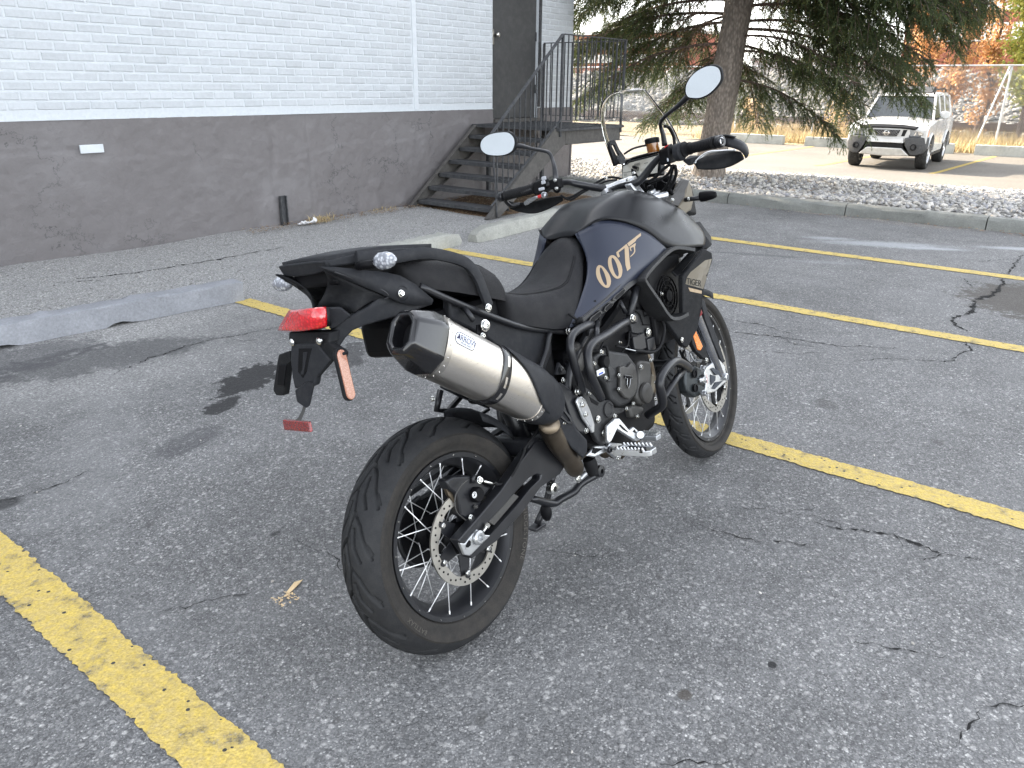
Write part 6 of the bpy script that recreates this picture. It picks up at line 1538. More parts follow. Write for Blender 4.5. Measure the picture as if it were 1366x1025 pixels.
# lower trim with three long slots under the navy panel
lt = [(0.5346, -0.165, 0.7852), (0.5836, -0.172, 0.7957), (0.6795, -0.183, 0.8244), (0.795, -0.196, 0.865), (0.8207, -0.198, 0.8659), (0.887, -0.2, 0.8521), (0.8543, -0.2, 0.8425), (0.8145, -0.198, 0.8328), (0.7265, -0.188, 0.8035), (0.628, -0.175, 0.7658), (0.5989, -0.172, 0.7614), (0.5601, -0.165, 0.7669)]
P(G().plate(lt, (0, .012, 0)), 'tank_trim', FRM, bevel=.003, smooth=35)
for pts in ([(40,440), (60,405), (140,345), (152,365), (130,400), (60,460)], [(170,350), (180,320), (225,280), (252,280), (240,310), (185,362)], [(240,255), (260,225), (345,155), (357,165), (335,205), (262,265)]):
    pass
slots = [[(0.5911, -0.1805, 0.7772), (0.6066, -0.1805, 0.7865), (0.6531, -0.1865, 0.7982), (0.6585, -0.1865, 0.7897), (0.642, -0.186, 0.7804), (0.601, -0.1805, 0.7677)],
         [(0.6677, -0.189, 0.7932), (0.6771, -0.189, 0.8023), (0.7054, -0.192, 0.8111), (0.7213, -0.193, 0.8079), (0.7119, -0.192, 0.7987), (0.6759, -0.189, 0.787)],
         [(0.7147, -0.194, 0.8184), (0.7308, -0.194, 0.8265), (0.7868, -0.199, 0.8417), (0.7923, -0.2, 0.8368), (0.7747, -0.199, 0.8251), (0.7264, -0.195, 0.8123)]]
for s__ in slots:
    c_ = sum((Vector(p) for p in s__), Vector()) / len(s__)
    P(G().plate(s__, (0, .004, 0)), 'trim_slot', ENG2, bevel=.001); P(G().plate([c_ + (Vector(p) - c_) * .78 + Vector((0, -.0012, 0)) for p in s__], (0, .004, 0)), 'slot_shadow', DARK)
# 007 artwork on the navy side
tr_ = bvh_of(tk_r)
def ell(pts): 
    v, _ = smooth_path([Vector(p) for p in pts], 1, 5, True); return v
o1 = [(0.7041, -0.173, 0.9308), (0.7208, -0.173, 0.924), (0.7372, -0.173, 0.9088), (0.7507, -0.173, 0.8897), (0.7527, -0.173, 0.8704), (0.7388, -0.173, 0.8561), (0.7197, -0.173, 0.8565), (0.7002, -0.173, 0.8674), (0.6848, -0.173, 0.8847), (0.6777, -0.173, 0.9044), (0.6829, -0.173, 0.922), (0.6926, -0.173, 0.9296)]
i1 = [(0.7092, -0.173, 0.9228), (0.7176, -0.173, 0.9131), (0.7246, -0.173, 0.8984), (0.7283, -0.173, 0.879), (0.7266, -0.173, 0.8667), (0.7195, -0.173, 0.8647), (0.71, -0.173, 0.875), (0.7034, -0.173, 0.8907), (0.7002, -0.173, 0.9088), (0.7027, -0.173, 0.9197)]
o2 = [(0.7573, -0.188, 0.9517), (0.7751, -0.188, 0.9465), (0.7922, -0.188, 0.9316), (0.8039, -0.188, 0.9108), (0.803, -0.188, 0.8919), (0.7899, -0.188, 0.8772), (0.7676, -0.188, 0.8754), (0.7492, -0.188, 0.8853), (0.7353, -0.188, 0.9034), (0.7289, -0.188, 0.9231), (0.7331, -0.188, 0.941), (0.7433, -0.188, 0.9497)]
i2 = [(0.7588, -0.188, 0.9436), (0.7687, -0.188, 0.9354), (0.7768, -0.188, 0.9194), (0.7808, -0.188, 0.8998), (0.7785, -0.188, 0.8855), (0.7705, -0.188, 0.8822), (0.7592, -0.188, 0.893), (0.7529, -0.188, 0.9108), (0.7508, -0.188, 0.9299), (0.7533, -0.188, 0.9409)]
s7 = [(0.7705, -0.198, 0.9578), (0.8368, -0.198, 0.9747), (0.8461, -0.198, 0.9613), (0.8437, -0.198, 0.9479), (0.8396, -0.198, 0.923), (0.8384, -0.198, 0.8959), (0.8157, -0.198, 0.8904), (0.8116, -0.198, 0.9106), (0.8146, -0.198, 0.9312), (0.8215, -0.198, 0.9638), (0.7832, -0.198, 0.9549), (0.7872, -0.198, 0.9418), (0.776, -0.198, 0.9397), (0.77, -0.198, 0.9496)]
gb = [(0.8283, -0.206, 0.9766), (0.919, -0.206, 0.9981), (0.9196, -0.206, 0.989), (0.889, -0.206, 0.9818), (0.8789, -0.206, 0.9758), (0.8358, -0.206, 0.9654)]
gt = [(0.8401, -0.205, 0.9634), (0.8791, -0.205, 0.9706), (0.8816, -0.205, 0.9681), (0.8737, -0.205, 0.9596), (0.8714, -0.205, 0.945), (0.8611, -0.205, 0.938), (0.8367, -0.205, 0.9316), (0.8354, -0.205, 0.9339), (0.8571, -0.205, 0.9412), (0.8646, -0.205, 0.9471), (0.8645, -0.205, 0.9605), (0.847, -0.205, 0.9593), (0.8489, -0.205, 0.9494), (0.844, -0.205, 0.9491), (0.8402, -0.205, 0.9581)]
decal([(ell(o1), [ell(i1)])], tr_, 'tank_lettering', GOLD, tk_r); decal([(ell(o2), [ell(i2)])], tr_, 'tank_lettering', GOLD, tk_r)
decal([(s7, [])], tr_, 'tank_lettering', GOLD, tk_r); decal([(gb, [])], tr_, 'tank_emblem', GOLD, tk_r); decal([(gt, [])], tr_, 'tank_emblem', GOLD, tk_r)

# radiator shroud
wing = [(1.1046, -0.235, 0.8225), (1.2394, -0.262, 0.8927), (1.2744, -0.27, 0.8727), (1.2728, -0.27, 0.845), (1.2288, -0.265, 0.7979), (1.1957, -0.258, 0.7498), (1.1845, -0.245, 0.6829), (1.1718, -0.225, 0.6161), (1.1199, -0.205, 0.5631), (1.0958, -0.205, 0.5741), (1.0089, -0.2, 0.6858), (1.0957, -0.22, 0.6834)]
sh_r = P(G().plate(wing, (0, .02, 0)), 'radiator_shroud', PLA, bevel=.004, smooth=30)
sh_l = P(G().plate([mir(p) for p in wing], (0, -.02, 0)), 'radiator_shroud', PLA, bevel=.004, smooth=30)
wt = bvh_of(sh_r)
decal([([(1.1114, -0.245, 0.8135), (1.1329, -0.25, 0.8278), (1.2295, -0.262, 0.8528), (1.2697, -0.268, 0.8507), (1.2306, -0.262, 0.7979), (1.1933, -0.258, 0.7562), (1.095, -0.245, 0.7932)], [])], wt, 'gold_panel', GOLDG, sh_r, cuts=3)
decal([([(1.1112, -0.245, 0.7786), (1.1813, -0.258, 0.7525), (1.1761, -0.258, 0.7426), (1.1191, -0.245, 0.7634)], [])], wt, 'gold_stripe', GOLD, sh_r)
to = Vector((1.1519, -0.25, 0.7863)); tu = (Vector((1.1999, -0.258, 0.7709)) - Vector((1.1071, -0.24, 0.8012))).normalized(); tw = (Vector((0, 0, 1)) - tu * tu.z).normalized()
text_decal('TIGER', .031, -.003, .001, 'shroud_lettering', INK, wt, sh_r, .0040, to, tu, tw, spacing=.95)
bolt((1.0777, -0.21, 0.6014), .008, h=.004)
rf = [(1.1583, -0.262, 0.8991), (1.0909, -0.24, 0.9194), (1.0414, -0.232, 0.9175), (0.9537, -0.228, 0.8913), (0.876, -0.225, 0.8601), (0.8793, -0.222, 0.8377), (0.9378, -0.222, 0.7691), (0.9896, -0.225, 0.7018), (1.036, -0.232, 0.6861), (1.0916, -0.238, 0.6897)]
rings = []; pts, _ = smooth_path([Vector(p) for p in rf], 1, 3)
for s_ in (1, -1):
    rings = []
    for i, p in enumerate(pts):
        t = (pts[min(i + 1, len(pts) - 1)] - pts[max(i - 1, 0)]).normalized(); yv = Vector((0, 1, 0)); yv = (yv - t * yv.dot(t)).normalized(); nv = t.cross(yv)
        r_ = [p + yv * a + nv * b for a, b in ((-.006, -.006), (-.006, .006), (.07, .004), (.07, -.004))]
        rings.append([mir(q) for q in r_] if s_ < 0 else r_)
    P(G().loft(rings), 'shroud_frame', ENG if s_ > 0 else PLA, smooth=40, bevel=.002)
P(G().bx((.98, -.17, .60), (1.22, .17, .90)), 'radiator', DARK, bevel=.01)
P(G().bx((1.0, -.165, .87), (1.27, .165, .945)), 'shroud_gap_filler', DARK, bevel=.01)  # added dark filler box, gives the gap behind the shroud its shade
g = G()
for k in range(4): g.tube([(1.03 + .0, 0, 0), (1.03, 0, 0)], .001, 4, sm=1) if False else None
fc = Vector((1.0771, -0.176, 0.7609))
fan = P(G().lathe([(.02, 0), (.02, .012), (.001, .014)], fc, (0, -1, 0), 20), 'radiator_fan', DARK, smooth=30)
for r_ in (.035, .052, .068): P(G().lathe([(r_, 0), (r_ + .0025, 0), (r_ + .0025, .006), (r_, .006)], fc, (0, -1, 0), 40, closed=True), 'fan_guard_ring', DARK, fan)
for k in range(7):
    a = 2 * PI * k / 7; d = Vector((math.cos(a), 0, math.sin(a))); P(G().bar(fc + d * .018 + Vector((0, -.002, 0)), fc + d * .075 + Vector((0, -.002, 0)), .005, .004, (0, 1, 0)), 'fan_guard_spoke', DARK, fan)
bolt((1.0347, -0.18, 0.7769), .005)
# shroud upper nose facet in front of the shell
both([(1.0813, -0.21, 0.8436), (1.2473, -0.2, 0.8469), (1.3663, -0.19, 0.9171), (1.4139, -0.185, 0.9269), (1.4368, -0.19, 0.8969), (1.4266, -0.195, 0.8819), (1.2432, -0.23, 0.8862), (1.0869, -0.225, 0.8218)], (0, .01, 0), 'shroud_nose', PLA, bevel=.003, smooth=35)
P(G().plate([(1.3971, -0.15, 0.9808), (1.4541, -0.15, 0.9791), (1.4883, -0.17, 0.9136), (1.4553, -0.185, 0.8843), (1.4239, -0.18, 0.9105)], (0, .03, 0)), 'front_duct', DARK, bevel=.003)

# ------------------------------------------------------------------ engine
P(G().loft([[(.52, -.13, .42), (.52, .13, .42), (.52, .13, .70), (.52, -.13, .70)], [(.72, -.15, .30), (.72, .15, .30), (.72, .14, .74), (.72, -.14, .74)], [(.95, -.13, .32), (.95, .13, .32), (.95, .14, .84), (.95, -.14, .84)], [(1.03, -.10, .42), (1.03, .10, .42), (1.03, .12, .80), (1.03, -.12, .80)]]), 'engine_block', DARK, bevel=.02)
cc = [(0.5974, -0.17, 0.6663), (0.6536, -0.175, 0.6744), (0.7178, -0.178, 0.6509), (0.7759, -0.178, 0.6313), (0.8142, -0.18, 0.5816), (0.8146, -0.18, 0.5294), (0.7941, -0.18, 0.4896), (0.7461, -0.178, 0.4714), (0.6875, -0.175, 0.4752), (0.6504, -0.172, 0.5067), (0.638, -0.17, 0.5666), (0.5994, -0.168, 0.602), (0.5996, -0.168, 0.6385)]
cv = P(G().plate(cc, (0, .05, 0)), 'engine_cover', ENG, bevel=.010, smooth=40, seg=3)
ci = [(0.7017, -0.189, 0.6044), (0.7255, -0.189, 0.6014), (0.7333, -0.189, 0.596), (0.7474, -0.189, 0.5905), (0.7728, -0.189, 0.6009), (0.7878, -0.19, 0.5814), (0.7921, -0.19, 0.5456), (0.7847, -0.19, 0.5164), (0.7597, -0.189, 0.4924), (0.7265, -0.189, 0.4884), (0.7023, -0.189, 0.5025), (0.6837, -0.188, 0.5284), (0.6968, -0.188, 0.5619)]
cl = P(G().plate(ci, (0, .014, 0)), 'clutch_cover', ENG2, cv, bevel=.004, smooth=40, seg=2)
tt = (0.7339, -0.1925, 0.5497)
tx = Vector(tt)
TP = [(0.714, -0.194, 0.5733), (0.7562, -0.194, 0.5582), (0.7515, -0.194, 0.551), (0.7428, -0.194, 0.5537), (0.7343, -0.194, 0.5359), (0.7234, -0.194, 0.5271), (0.718, -0.194, 0.5406), (0.7249, -0.194, 0.5594), (0.7131, -0.194, 0.564)]
P(G().plate(TP, (0, .003, 0)), 'cover_emblem', DARK, cv); P(G().tube(TP, .0009, 5, closed=True, sm=1), 'emblem_outline', ALB, cv)
P(G().plate([(0.6534, -0.178, 0.6175), (0.6677, -0.178, 0.6153), (0.6872, -0.179, 0.595), (0.6808, -0.179, 0.5732), (0.6534, -0.178, 0.5675), (0.6375, -0.176, 0.5736), (0.6543, -0.178, 0.5806)], (0, .01, 0)), 'cover_rib', ENG, cv, bevel=.003)
for X in ((330, 155), (335, 285), (405, 345), (470, 430), (408, 480)): pass
for p_ in ((0.6894, -0.187, 0.5791), (0.6787, -0.185, 0.5366), (0.7507, -0.182, 0.4665), (0.7117, -0.18, 0.4618), (0.6328, -0.175, 0.5866), (0.5893, -0.17, 0.6445), (0.6252, -0.19, 0.4652), (0.8995, -0.18, 0.5734), (0.7801, -0.17, 0.4149), (0.9256, -0.17, 0.49), (0.9076, -0.17, 0.4346)): bolt(p_, .0055, parent=cv)
P(G().bx(*[tuple(Vector((0.6067, -0.179, 0.6135)) + Vector(d)) for d in ((-.020, -.001, -.009), (.020, .002, .009))]), 'cover_label', WINK, cv)
P(G().bx(*[tuple(Vector((0.6053, -0.18, 0.6139)) + Vector(d)) for d in ((-.012, -.0015, -.007), (.012, .002, -.002))]), 'label_band', simple('label blue', (.08, .12, .4), .5), cv)
P(G().lathe([(.020, 0), (.020, .012), (.016, .018), (.001, .018)], (0.6337, -0.172, 0.6393), (0, -1, 0), 24), 'oil_filler_cap', DARK, cv, smooth=35); bolt((0.6183, -0.185, 0.6733), .006, parent=cv)
c2 = P(G().plate([(0.8453, -0.168, 0.5843), (0.8654, -0.17, 0.5843), (0.9152, -0.17, 0.5678), (0.9204, -0.17, 0.5502), (0.8924, -0.17, 0.4567), (0.8769, -0.17, 0.4395), (0.8342, -0.17, 0.4345), (0.8104, -0.17, 0.4453), (0.7968, -0.17, 0.4707), (0.8079, -0.17, 0.4993), (0.8269, -0.168, 0.5115)], (0, .05, 0)), 'generator_cover', ENG2, bevel=.010, smooth=40, seg=3)
P(G().lathe([(.036, 0), (.034, .008), (.026, .013), (.001, .014)], (0.8527, -0.172, 0.4738), (0, -1, 0), 28), 'cover_cap', ENG2, c2, smooth=35)
bolt((0.8384, -0.178, 0.5665), .0075, parent=c2)
P(G().plate([(0.7559, -0.165, 0.4549), (0.7938, -0.165, 0.4503), (0.8462, -0.165, 0.4235), (0.8279, -0.165, 0.4075), (0.7942, -0.165, 0.4074), (0.7572, -0.165, 0.4157)], (0, .05, 0)), 'water_pump', ENG2, bevel=.008, smooth=40)
P(G().plate([(0.9443, -0.15, 0.5133), (0.9603, -0.15, 0.5071), (0.9557, -0.15, 0.4677), (0.9238, -0.15, 0.4327), (0.9088, -0.15, 0.4298)], (0, .03, 0)), 'crankcase_edge', GOLDG, bevel=.003)
hd = [(0.8685, -0.15, 0.762), (0.8998, -0.152, 0.7514), (0.9282, -0.153, 0.7495), (1.0176, -0.153, 0.7021), (1.0136, -0.153, 0.6613), (0.9916, -0.15, 0.6249), (0.9573, -0.15, 0.5916), (0.8681, -0.15, 0.6341), (0.8534, -0.15, 0.6738), (0.8698, -0.15, 0.678), (0.8657, -0.15, 0.7149)]
h2 = P(G().plate(hd, (0, .03, 0)), 'head_cover', ENG, bevel=.005, smooth=40)
P(G().tube([(0.8923, -0.156, 0.7487), (0.9177, -0.156, 0.7313), (0.9294, -0.156, 0.6924), (0.9968, -0.156, 0.6774)], .002, 6, sm=1).tube([(0.9431, -0.156, 0.7381), (0.9448, -0.156, 0.7175), (0.9726, -0.156, 0.7177), (1.0103, -0.156, 0.6952)], .002, 6, sm=1), 'cover_groove', DARK, h2)
bolt((0.9506, -0.158, 0.661), .012, parent=h2, h=.006)
P(G().bx(*[tuple(Vector((0.8879, -0.16, 0.641)) + Vector(d)) for d in ((-.045, -.004, -.028), (.030, .02, .028))]), 'throttle_sensor', FRM, bevel=.004)
P(G().bx(*[tuple(Vector((0.9527, -0.16, 0.6131)) + Vector(d)) for d in ((-.025, -.004, -.025), (.025, .02, .028))]), 'throttle_sensor', FRM, bevel=.004)
P(G().cyl((0.8354, -0.15, 0.676), (0.8975, -0.15, 0.6554), .014, 12), 'coil', DARK, smooth=35)
P(G().tube([(1.003, -0.17, 0.7533), (1.0052, -0.18, 0.7112), (1.016, -0.185, 0.6673), (0.9966, -0.185, 0.6303), (0.9728, -0.18, 0.6032), (0.9308, -0.175, 0.5953), (0.8671, -0.17, 0.6154), (0.8402, -0.165, 0.6244)], .006, 8), 'coolant_hose', RUBB, smooth=True)
P(G().tube([(0.7801, -0.165, 0.6464), (0.8419, -0.168, 0.6218), (0.8564, -0.168, 0.6194)], .0022, 6, sm=1), 'cable_end', ALB, smooth=True)
rr = random.Random(21); g = G()
for k in range(16):
    a = Vector((rr.uniform(.54, .80), -.155 - rr.uniform(0, .02), rr.uniform(.62, .80))); b = a + Vector((rr.uniform(-.08, .10), rr.uniform(-.01, .01), rr.uniform(-.06, .06))); m = (a + b) / 2 + Vector((0, -.01, rr.uniform(-.03, .03)))
    g.tube([a, m, b], rr.uniform(.003, .007), 6)
P(g, 'wiring_and_hoses', RUBB, kind='stuff', smooth=True)
for k in range(5):
    p = (rr.uniform(.56, .80), -.16, rr.uniform(.60, .72)); bolt(p, rr.uniform(.003, .005))
P(G().ball(D_ if False else (0.5655, -0.13, 0.7025), .022, 14, (1.2, .6, .8)).ball((0.5711, -0.13, 0.6653), .03, 14, (.8, .5, 1.4)), 'clutch_slave', ENG2, smooth=True)

# crash bars
P(G().tube([(0.6148, -0.17, 0.7616), (0.5651, -0.19, 0.7698), (0.4967, -0.2, 0.7691), (0.458, -0.205, 0.7595), (0.4367, -0.21, 0.7371), (0.437, -0.21, 0.7036), (0.4511, -0.205, 0.657), (0.4811, -0.19, 0.6146), (0.494, -0.18, 0.5824)], .0125, 14), 'crash_bar', FRM, smooth=True)
P(G().tube([(0.7984, -0.19, 0.735), (0.7215, -0.2, 0.7342), (0.6145, -0.215, 0.7263), (0.5344, -0.225, 0.7232), (0.4918, -0.23, 0.7086), (0.4762, -0.235, 0.6808), (0.4773, -0.235, 0.6382), (0.5059, -0.225, 0.5928), (0.5428, -0.21, 0.5469)], .0135, 14), 'crash_bar', FRM, smooth=True)
for pp_, r_ in (([(0.8752, -0.185, 0.8285), (0.8453, -0.188, 0.7951), (0.8017, -0.19, 0.7459)], .0125), ([(0.6301, -0.18, 0.765), (0.5622, -0.215, 0.7241)], .009), ([(0.7737, -0.18, 0.8022), (0.7843, -0.188, 0.7613)], .007)): P(G().tube(pp_, r_, 12, sm=1), 'crash_bar_brace', FRM, smooth=True)
bolt((0.7888, -0.205, 0.7419), .010, h=.008)
P(G().lathe([(.017, 0), (.017, .012), (.012, .016), (.001, .016)], (0.8069, -0.192, 0.7377), (0, -1, 0), 20), 'bar_clamp', FRM, smooth=35)
low = [(1.0904, -0.215, 0.4934), (1.0334, -0.235, 0.5208), (0.9271, -0.262, 0.5624), (0.8527, -0.272, 0.5637), (0.7915, -0.277, 0.545), (0.7759, -0.277, 0.5183), (0.7919, -0.27, 0.4785), (0.809, -0.255, 0.4455), (0.8256, -0.22, 0.4234), (0.8503, -0.17, 0.3969)]
P(G().tube(low, .0145, 14), 'crash_bar', FRM, smooth=True)
P(G().tube([(1.0445, -0.222, 0.5034), (0.9578, -0.24, 0.4995), (0.8194, -0.262, 0.4703)], .011, 12, sm=1), 'crash_bar_brace', FRM, smooth=True)
P(G().tube([(1.1033, -0.21, 0.4892), (1.16, -.12, .50), (1.16, .12, .50), (1.10, .215, .52)], .0125, 12, sm=1), 'crash_bar_brace', FRM, smooth=True)
P(G().tube([mir(p) for p in low], .0145, 12), 'crash_bar', FRM, smooth=True)
P(G().bx((.66, -.09, .315), (.96, .09, .38)), 'skid_plate', DARK, bevel=.02)

# frame plate, heel guard, pegs, pedal
fp = [(0.5198, -0.165, 0.5852), (0.5371, -0.165, 0.5849), (0.5821, -0.165, 0.5461), (0.6157, -0.165, 0.5194), (0.6553, -0.165, 0.5089), (0.6691, -0.165, 0.4911), (0.6657, -0.165, 0.4799), (0.729, -0.165, 0.4589), (0.7212, -0.165, 0.4479), (0.6648, -0.165, 0.4533), (0.6377, -0.165, 0.4498), (0.6145, -0.165, 0.4354), (0.6096, -0.165, 0.3786), (0.5757, -0.165, 0.3846), (0.549, -0.165, 0.4069), (0.535, -0.165, 0.4426), (0.5366, -0.165, 0.4752), (0.519, -0.165, 0.5508)]
fpl = P(G().plate(fp, (0, .018, 0)), 'frame_plate', ENG, bevel=.004, smooth=35)
P(G().lathe([(.026, 0), (.025, .005), (.020, .005), (.018, .002), (.001, .002)], (0.631, -0.166, 0.4844), (0, -1, 0), 28), 'pivot_cap', ENG, fpl, smooth=35)
P(G().plate([(0.5458, -0.166, 0.5521), (0.5903, -0.166, 0.5175), (0.579, -0.166, 0.5129), (0.5518, -0.166, 0.5316)], (0, .003, 0)).plate([(0.557, -0.1665, 0.5652), (0.5769, -0.1665, 0.5499), (0.6075, -0.1665, 0.5219), (0.5843, -0.1665, 0.5336)], (0, .003, 0)), 'plate_slot', DARK, fpl)
bolt((0.5672, -0.168, 0.4725), .0095, parent=fpl, h=.005); bolt((0.5856, -0.168, 0.4219), .0095, parent=fpl, h=.005); bolt((0.542, -0.168, 0.5626), .004, parent=fpl)
hg = [(0.4518, -0.185, 0.5643), (0.466, -0.185, 0.5736), (0.4845, -0.185, 0.5713), (0.4996, -0.185, 0.5567), (0.5149, -0.185, 0.5152), (0.5233, -0.185, 0.4706), (0.5148, -0.185, 0.4477), (0.5033, -0.185, 0.4492), (0.4932, -0.185, 0.4689), (0.4692, -0.185, 0.5067)]
hp = P(G().plate(hg, (0, .008, 0)), 'heel_guard', ALB, bevel=.003, smooth=35)
c_ = sum((Vector(p) for p in hg), Vector()) / len(hg)
P(G().plate([c_ + (Vector(p) - c_) * .68 + Vector((0, -.001, 0)) for p in hg], (0, .003, 0)), 'guard_recess', ALBG, hp, bevel=.001)
bolt((0.4759, -0.187, 0.547), .0065, parent=hp); bolt((0.4821, -0.187, 0.5154), .0065, parent=hp)
bolt((0.4749, -0.175, 0.5891), .009, h=.01); bolt((0.4365, -0.16, 0.6348), .006, h=.008); bolt((0.4862, -0.175, 0.4625), .007)
P(G().plate([(0.4072, -0.165, 0.6332), (0.4219, -0.165, 0.6335), (0.4934, -0.17, 0.5677), (0.4836, -0.175, 0.5064), (0.5059, -0.175, 0.462), (0.4913, -0.175, 0.4529), (0.4493, -0.175, 0.4693), (0.4296, -0.175, 0.5055), (0.4201, -0.17, 0.5761), (0.3981, -0.165, 0.627)], (0, .012, 0)), 'passenger_peg_bracket', FRM, bevel=.004, smooth=35)
P(G().plate([(0.3681, -0.16, 0.6356), (0.3818, -0.16, 0.6339), (0.4402, -0.168, 0.5338), (0.4554, -0.17, 0.4786), (0.4408, -0.17, 0.4812), (0.3879, -0.165, 0.568), (0.3654, -0.16, 0.6145)], (0, .012, 0)), 'passenger_peg_bracket', FRM, bevel=.004, smooth=35)
P(G().plate([(0.4504, -0.15, 0.6865), (0.4765, -0.15, 0.6513), (0.4714, -0.15, 0.6431), (0.4254, -0.15, 0.6542)], (0, .012, 0)), 'frame_gusset', PLA2, bevel=.003); bolt((0.4497, -0.153, 0.6631), .009, h=.004, mat=FRM)
P(G().loft([[(0.3312, -0.195, 0.5728), (0.3453, -0.195, 0.5849), (0.3653, -0.197, 0.5775), (0.4026, -0.199, 0.5283), (0.4112, -0.199, 0.4942), (0.456, -0.197, 0.4426), (0.4473, -0.195, 0.4087), (0.4261, -0.192, 0.3954), (0.3806, -0.192, 0.4459), (0.343, -0.192, 0.5033)],
            [(0.3633, -0.165, 0.5579), (0.3823, -0.165, 0.5733), (0.4052, -0.165, 0.5649), (0.4461, -0.165, 0.5136), (0.4548, -0.165, 0.4787), (0.4981, -0.165, 0.4268), (0.4866, -0.165, 0.3931), (0.4609, -0.165, 0.3812), (0.4145, -0.165, 0.4326), (0.3762, -0.165, 0.4913)]]), 'pipe_guard', PLA2, bevel=.006, smooth=35)
P(G().ring_plate([(0.3395, -0.2005, 0.5855), (0.3634, -0.2005, 0.5751), (0.3948, -0.2025, 0.5309), (0.4001, -0.2025, 0.5114), (0.3758, -0.201, 0.5215), (0.3456, -0.2005, 0.551)], [(0.3488, -0.2005, 0.5739), (0.3615, -0.2005, 0.5687), (0.3834, -0.2025, 0.5345), (0.3874, -0.2025, 0.5235), (0.3745, -0.201, 0.5294), (0.3552, -0.2005, 0.5523)], (0, .006, 0)), 'guard_loop', FRM, bevel=.001); bolt((0.3549, -0.201, 0.5292), .003)
# brake pedal
bp_o = [(0.5682, -0.19, 0.4035), (0.5793, -0.19, 0.4466), (0.6284, -0.19, 0.4558), (0.6509, -0.19, 0.4496), (0.6818, -0.2, 0.3994), (0.7007, -0.205, 0.4053), (0.7181, -0.21, 0.3841), (0.7184, -0.21, 0.3526), (0.6987, -0.205, 0.3557), (0.6226, -0.195, 0.4223), (0.5861, -0.19, 0.394), (0.5709, -0.19, 0.3925)]
P(G().plate(bp_o, (0, .012, 0)), 'brake_pedal', ALB, bevel=.003, smooth=35)
P(G().plate([(0.6359, -0.196, 0.4315), (0.6422, -0.196, 0.4321), (0.668, -0.201, 0.4006), (0.6694, -0.201, 0.3949), (0.6461, -0.198, 0.4146)], (0, .003, 0)).plate([(0.5857, -0.191, 0.4278), (0.6174, -0.191, 0.4341), (0.6121, -0.191, 0.4223), (0.5825, -0.191, 0.4171)], (0, .003, 0)).plate([(0.6938, -0.206, 0.3921), (0.7026, -0.206, 0.3961), (0.7087, -0.2065, 0.3871), (0.701, -0.2065, 0.3828)], (0, .003, 0)), 'pedal_cutout', DARK)
tip = P(G().box((0.7395, -0.235, 0.3586), (.030, .065, .016)), 'pedal_tip', ALBG, bevel=.003)
g = G()
for k in range(7):
    c0 = Vector((0.7405, -0.235, 0.3618)) + Vector((0, .028 - k * .0095, .010)); g.box(c0, (.030, .004, .008))
g.make('pedal_teeth', ALB, tip, kind='stuff')
P(G().cyl((0.7342, -0.205, 0.3663), (0.7083, -0.22, 0.3756), .012, 16), 'pedal_tip_pivot', ALB, smooth=35)
# foot peg
pg0 = Vector((0.6165, -0.18, 0.3625)); pgt = Vector((0.6506, -0.285, 0.3522))
xf = Vector((1, 0, 0))
pgf = P(G().ring_plate([pg0 + Vector((-.022, 0, 0)), pg0 + Vector((.022, 0, 0)), pgt + Vector((.026, 0, 0)), pgt + Vector((.016, -.012, 0)), pgt + Vector((-.016, -.012, 0)), pgt + Vector((-.026, 0, 0))], [pg0 + Vector((-.014, -.015, 0)), pg0 + Vector((.014, -.015, 0)), pgt + Vector((.020, .004, 0)), pgt + Vector((.012, -.004, 0)), pgt + Vector((-.012, -.004, 0)), pgt + Vector((-.020, .004, 0))], (0, 0, -.018)), 'foot_peg', ALB, bevel=.002, smooth=35)
g = G()
for s_ in (-1, 1):
    for k in range(8):
        c0 = pg0.lerp(pgt, .16 + k * .105) + Vector((s_ * (.020 + .0045 * k / 8), 0, .004)); d_ = (pgt - pg0).normalized()
        g.add([c0 - d_ * .0055 + Vector((-.003, 0, -.005)), c0 + d_ * .0055 + Vector((-.003, 0, -.005)), c0 + Vector((-.003, 0, .007)), c0 - d_ * .0055 + Vector((.003, 0, -.005)), c0 + d_ * .0055 + Vector((.003, 0, -.005)), c0 + Vector((.003, 0, .007))], [(0, 1, 2), (3, 5, 4), (0, 3, 4, 1), (1, 4, 5, 2), (2, 5, 3, 0)])
g.make('peg_teeth', ALB, pgf, kind='stuff')
P(G().box(pg0.lerp(pgt, .5) + Vector((0, 0, -.004)), (.030, .085, .014)), 'peg_rubber', RUBB, pgf, bevel=.004)
P(G().plate([(0.5939, -0.165, 0.3698), (0.6148, -0.165, 0.3796), (0.6766, -0.168, 0.3548), (0.6766, -0.168, 0.3338), (0.6502, -0.168, 0.3083), (0.6284, -0.165, 0.323), (0.6001, -0.165, 0.3505)], (0, .014, 0)), 'peg_mount', ALB, bevel=.004, smooth=35)
P(G().plate([(0.6035, -0.16, 0.3661), (0.5998, -0.16, 0.3537), (0.5392, -0.15, 0.3562), (0.502, -0.15, 0.3747), (0.526, -0.15, 0.3795), (0.5523, -0.15, 0.3905), (0.5992, -0.155, 0.376)], (0, .012, 0)), 'peg_mount', ALB, bevel=.004, smooth=35)
P(G().plate([(0.5426, -0.152, 0.3872), (0.5811, -0.158, 0.3705), (0.5423, -0.152, 0.367), (0.5277, -0.152, 0.3757)], (0, .003, 0)), 'mount_recess', DARK)
bolt((0.5971, -0.168, 0.362), .009, mat=FRM); bolt((0.6426, -0.172, 0.346), .009, mat=FRM); bolt((0.632, -0.17, 0.3203), .006)
P(G().tube([(0.6531, -0.25, 0.3292), (0.6783, -0.25, 0.3063)], .005, 8, sm=1), 'peg_feeler', ALB, smooth=True)
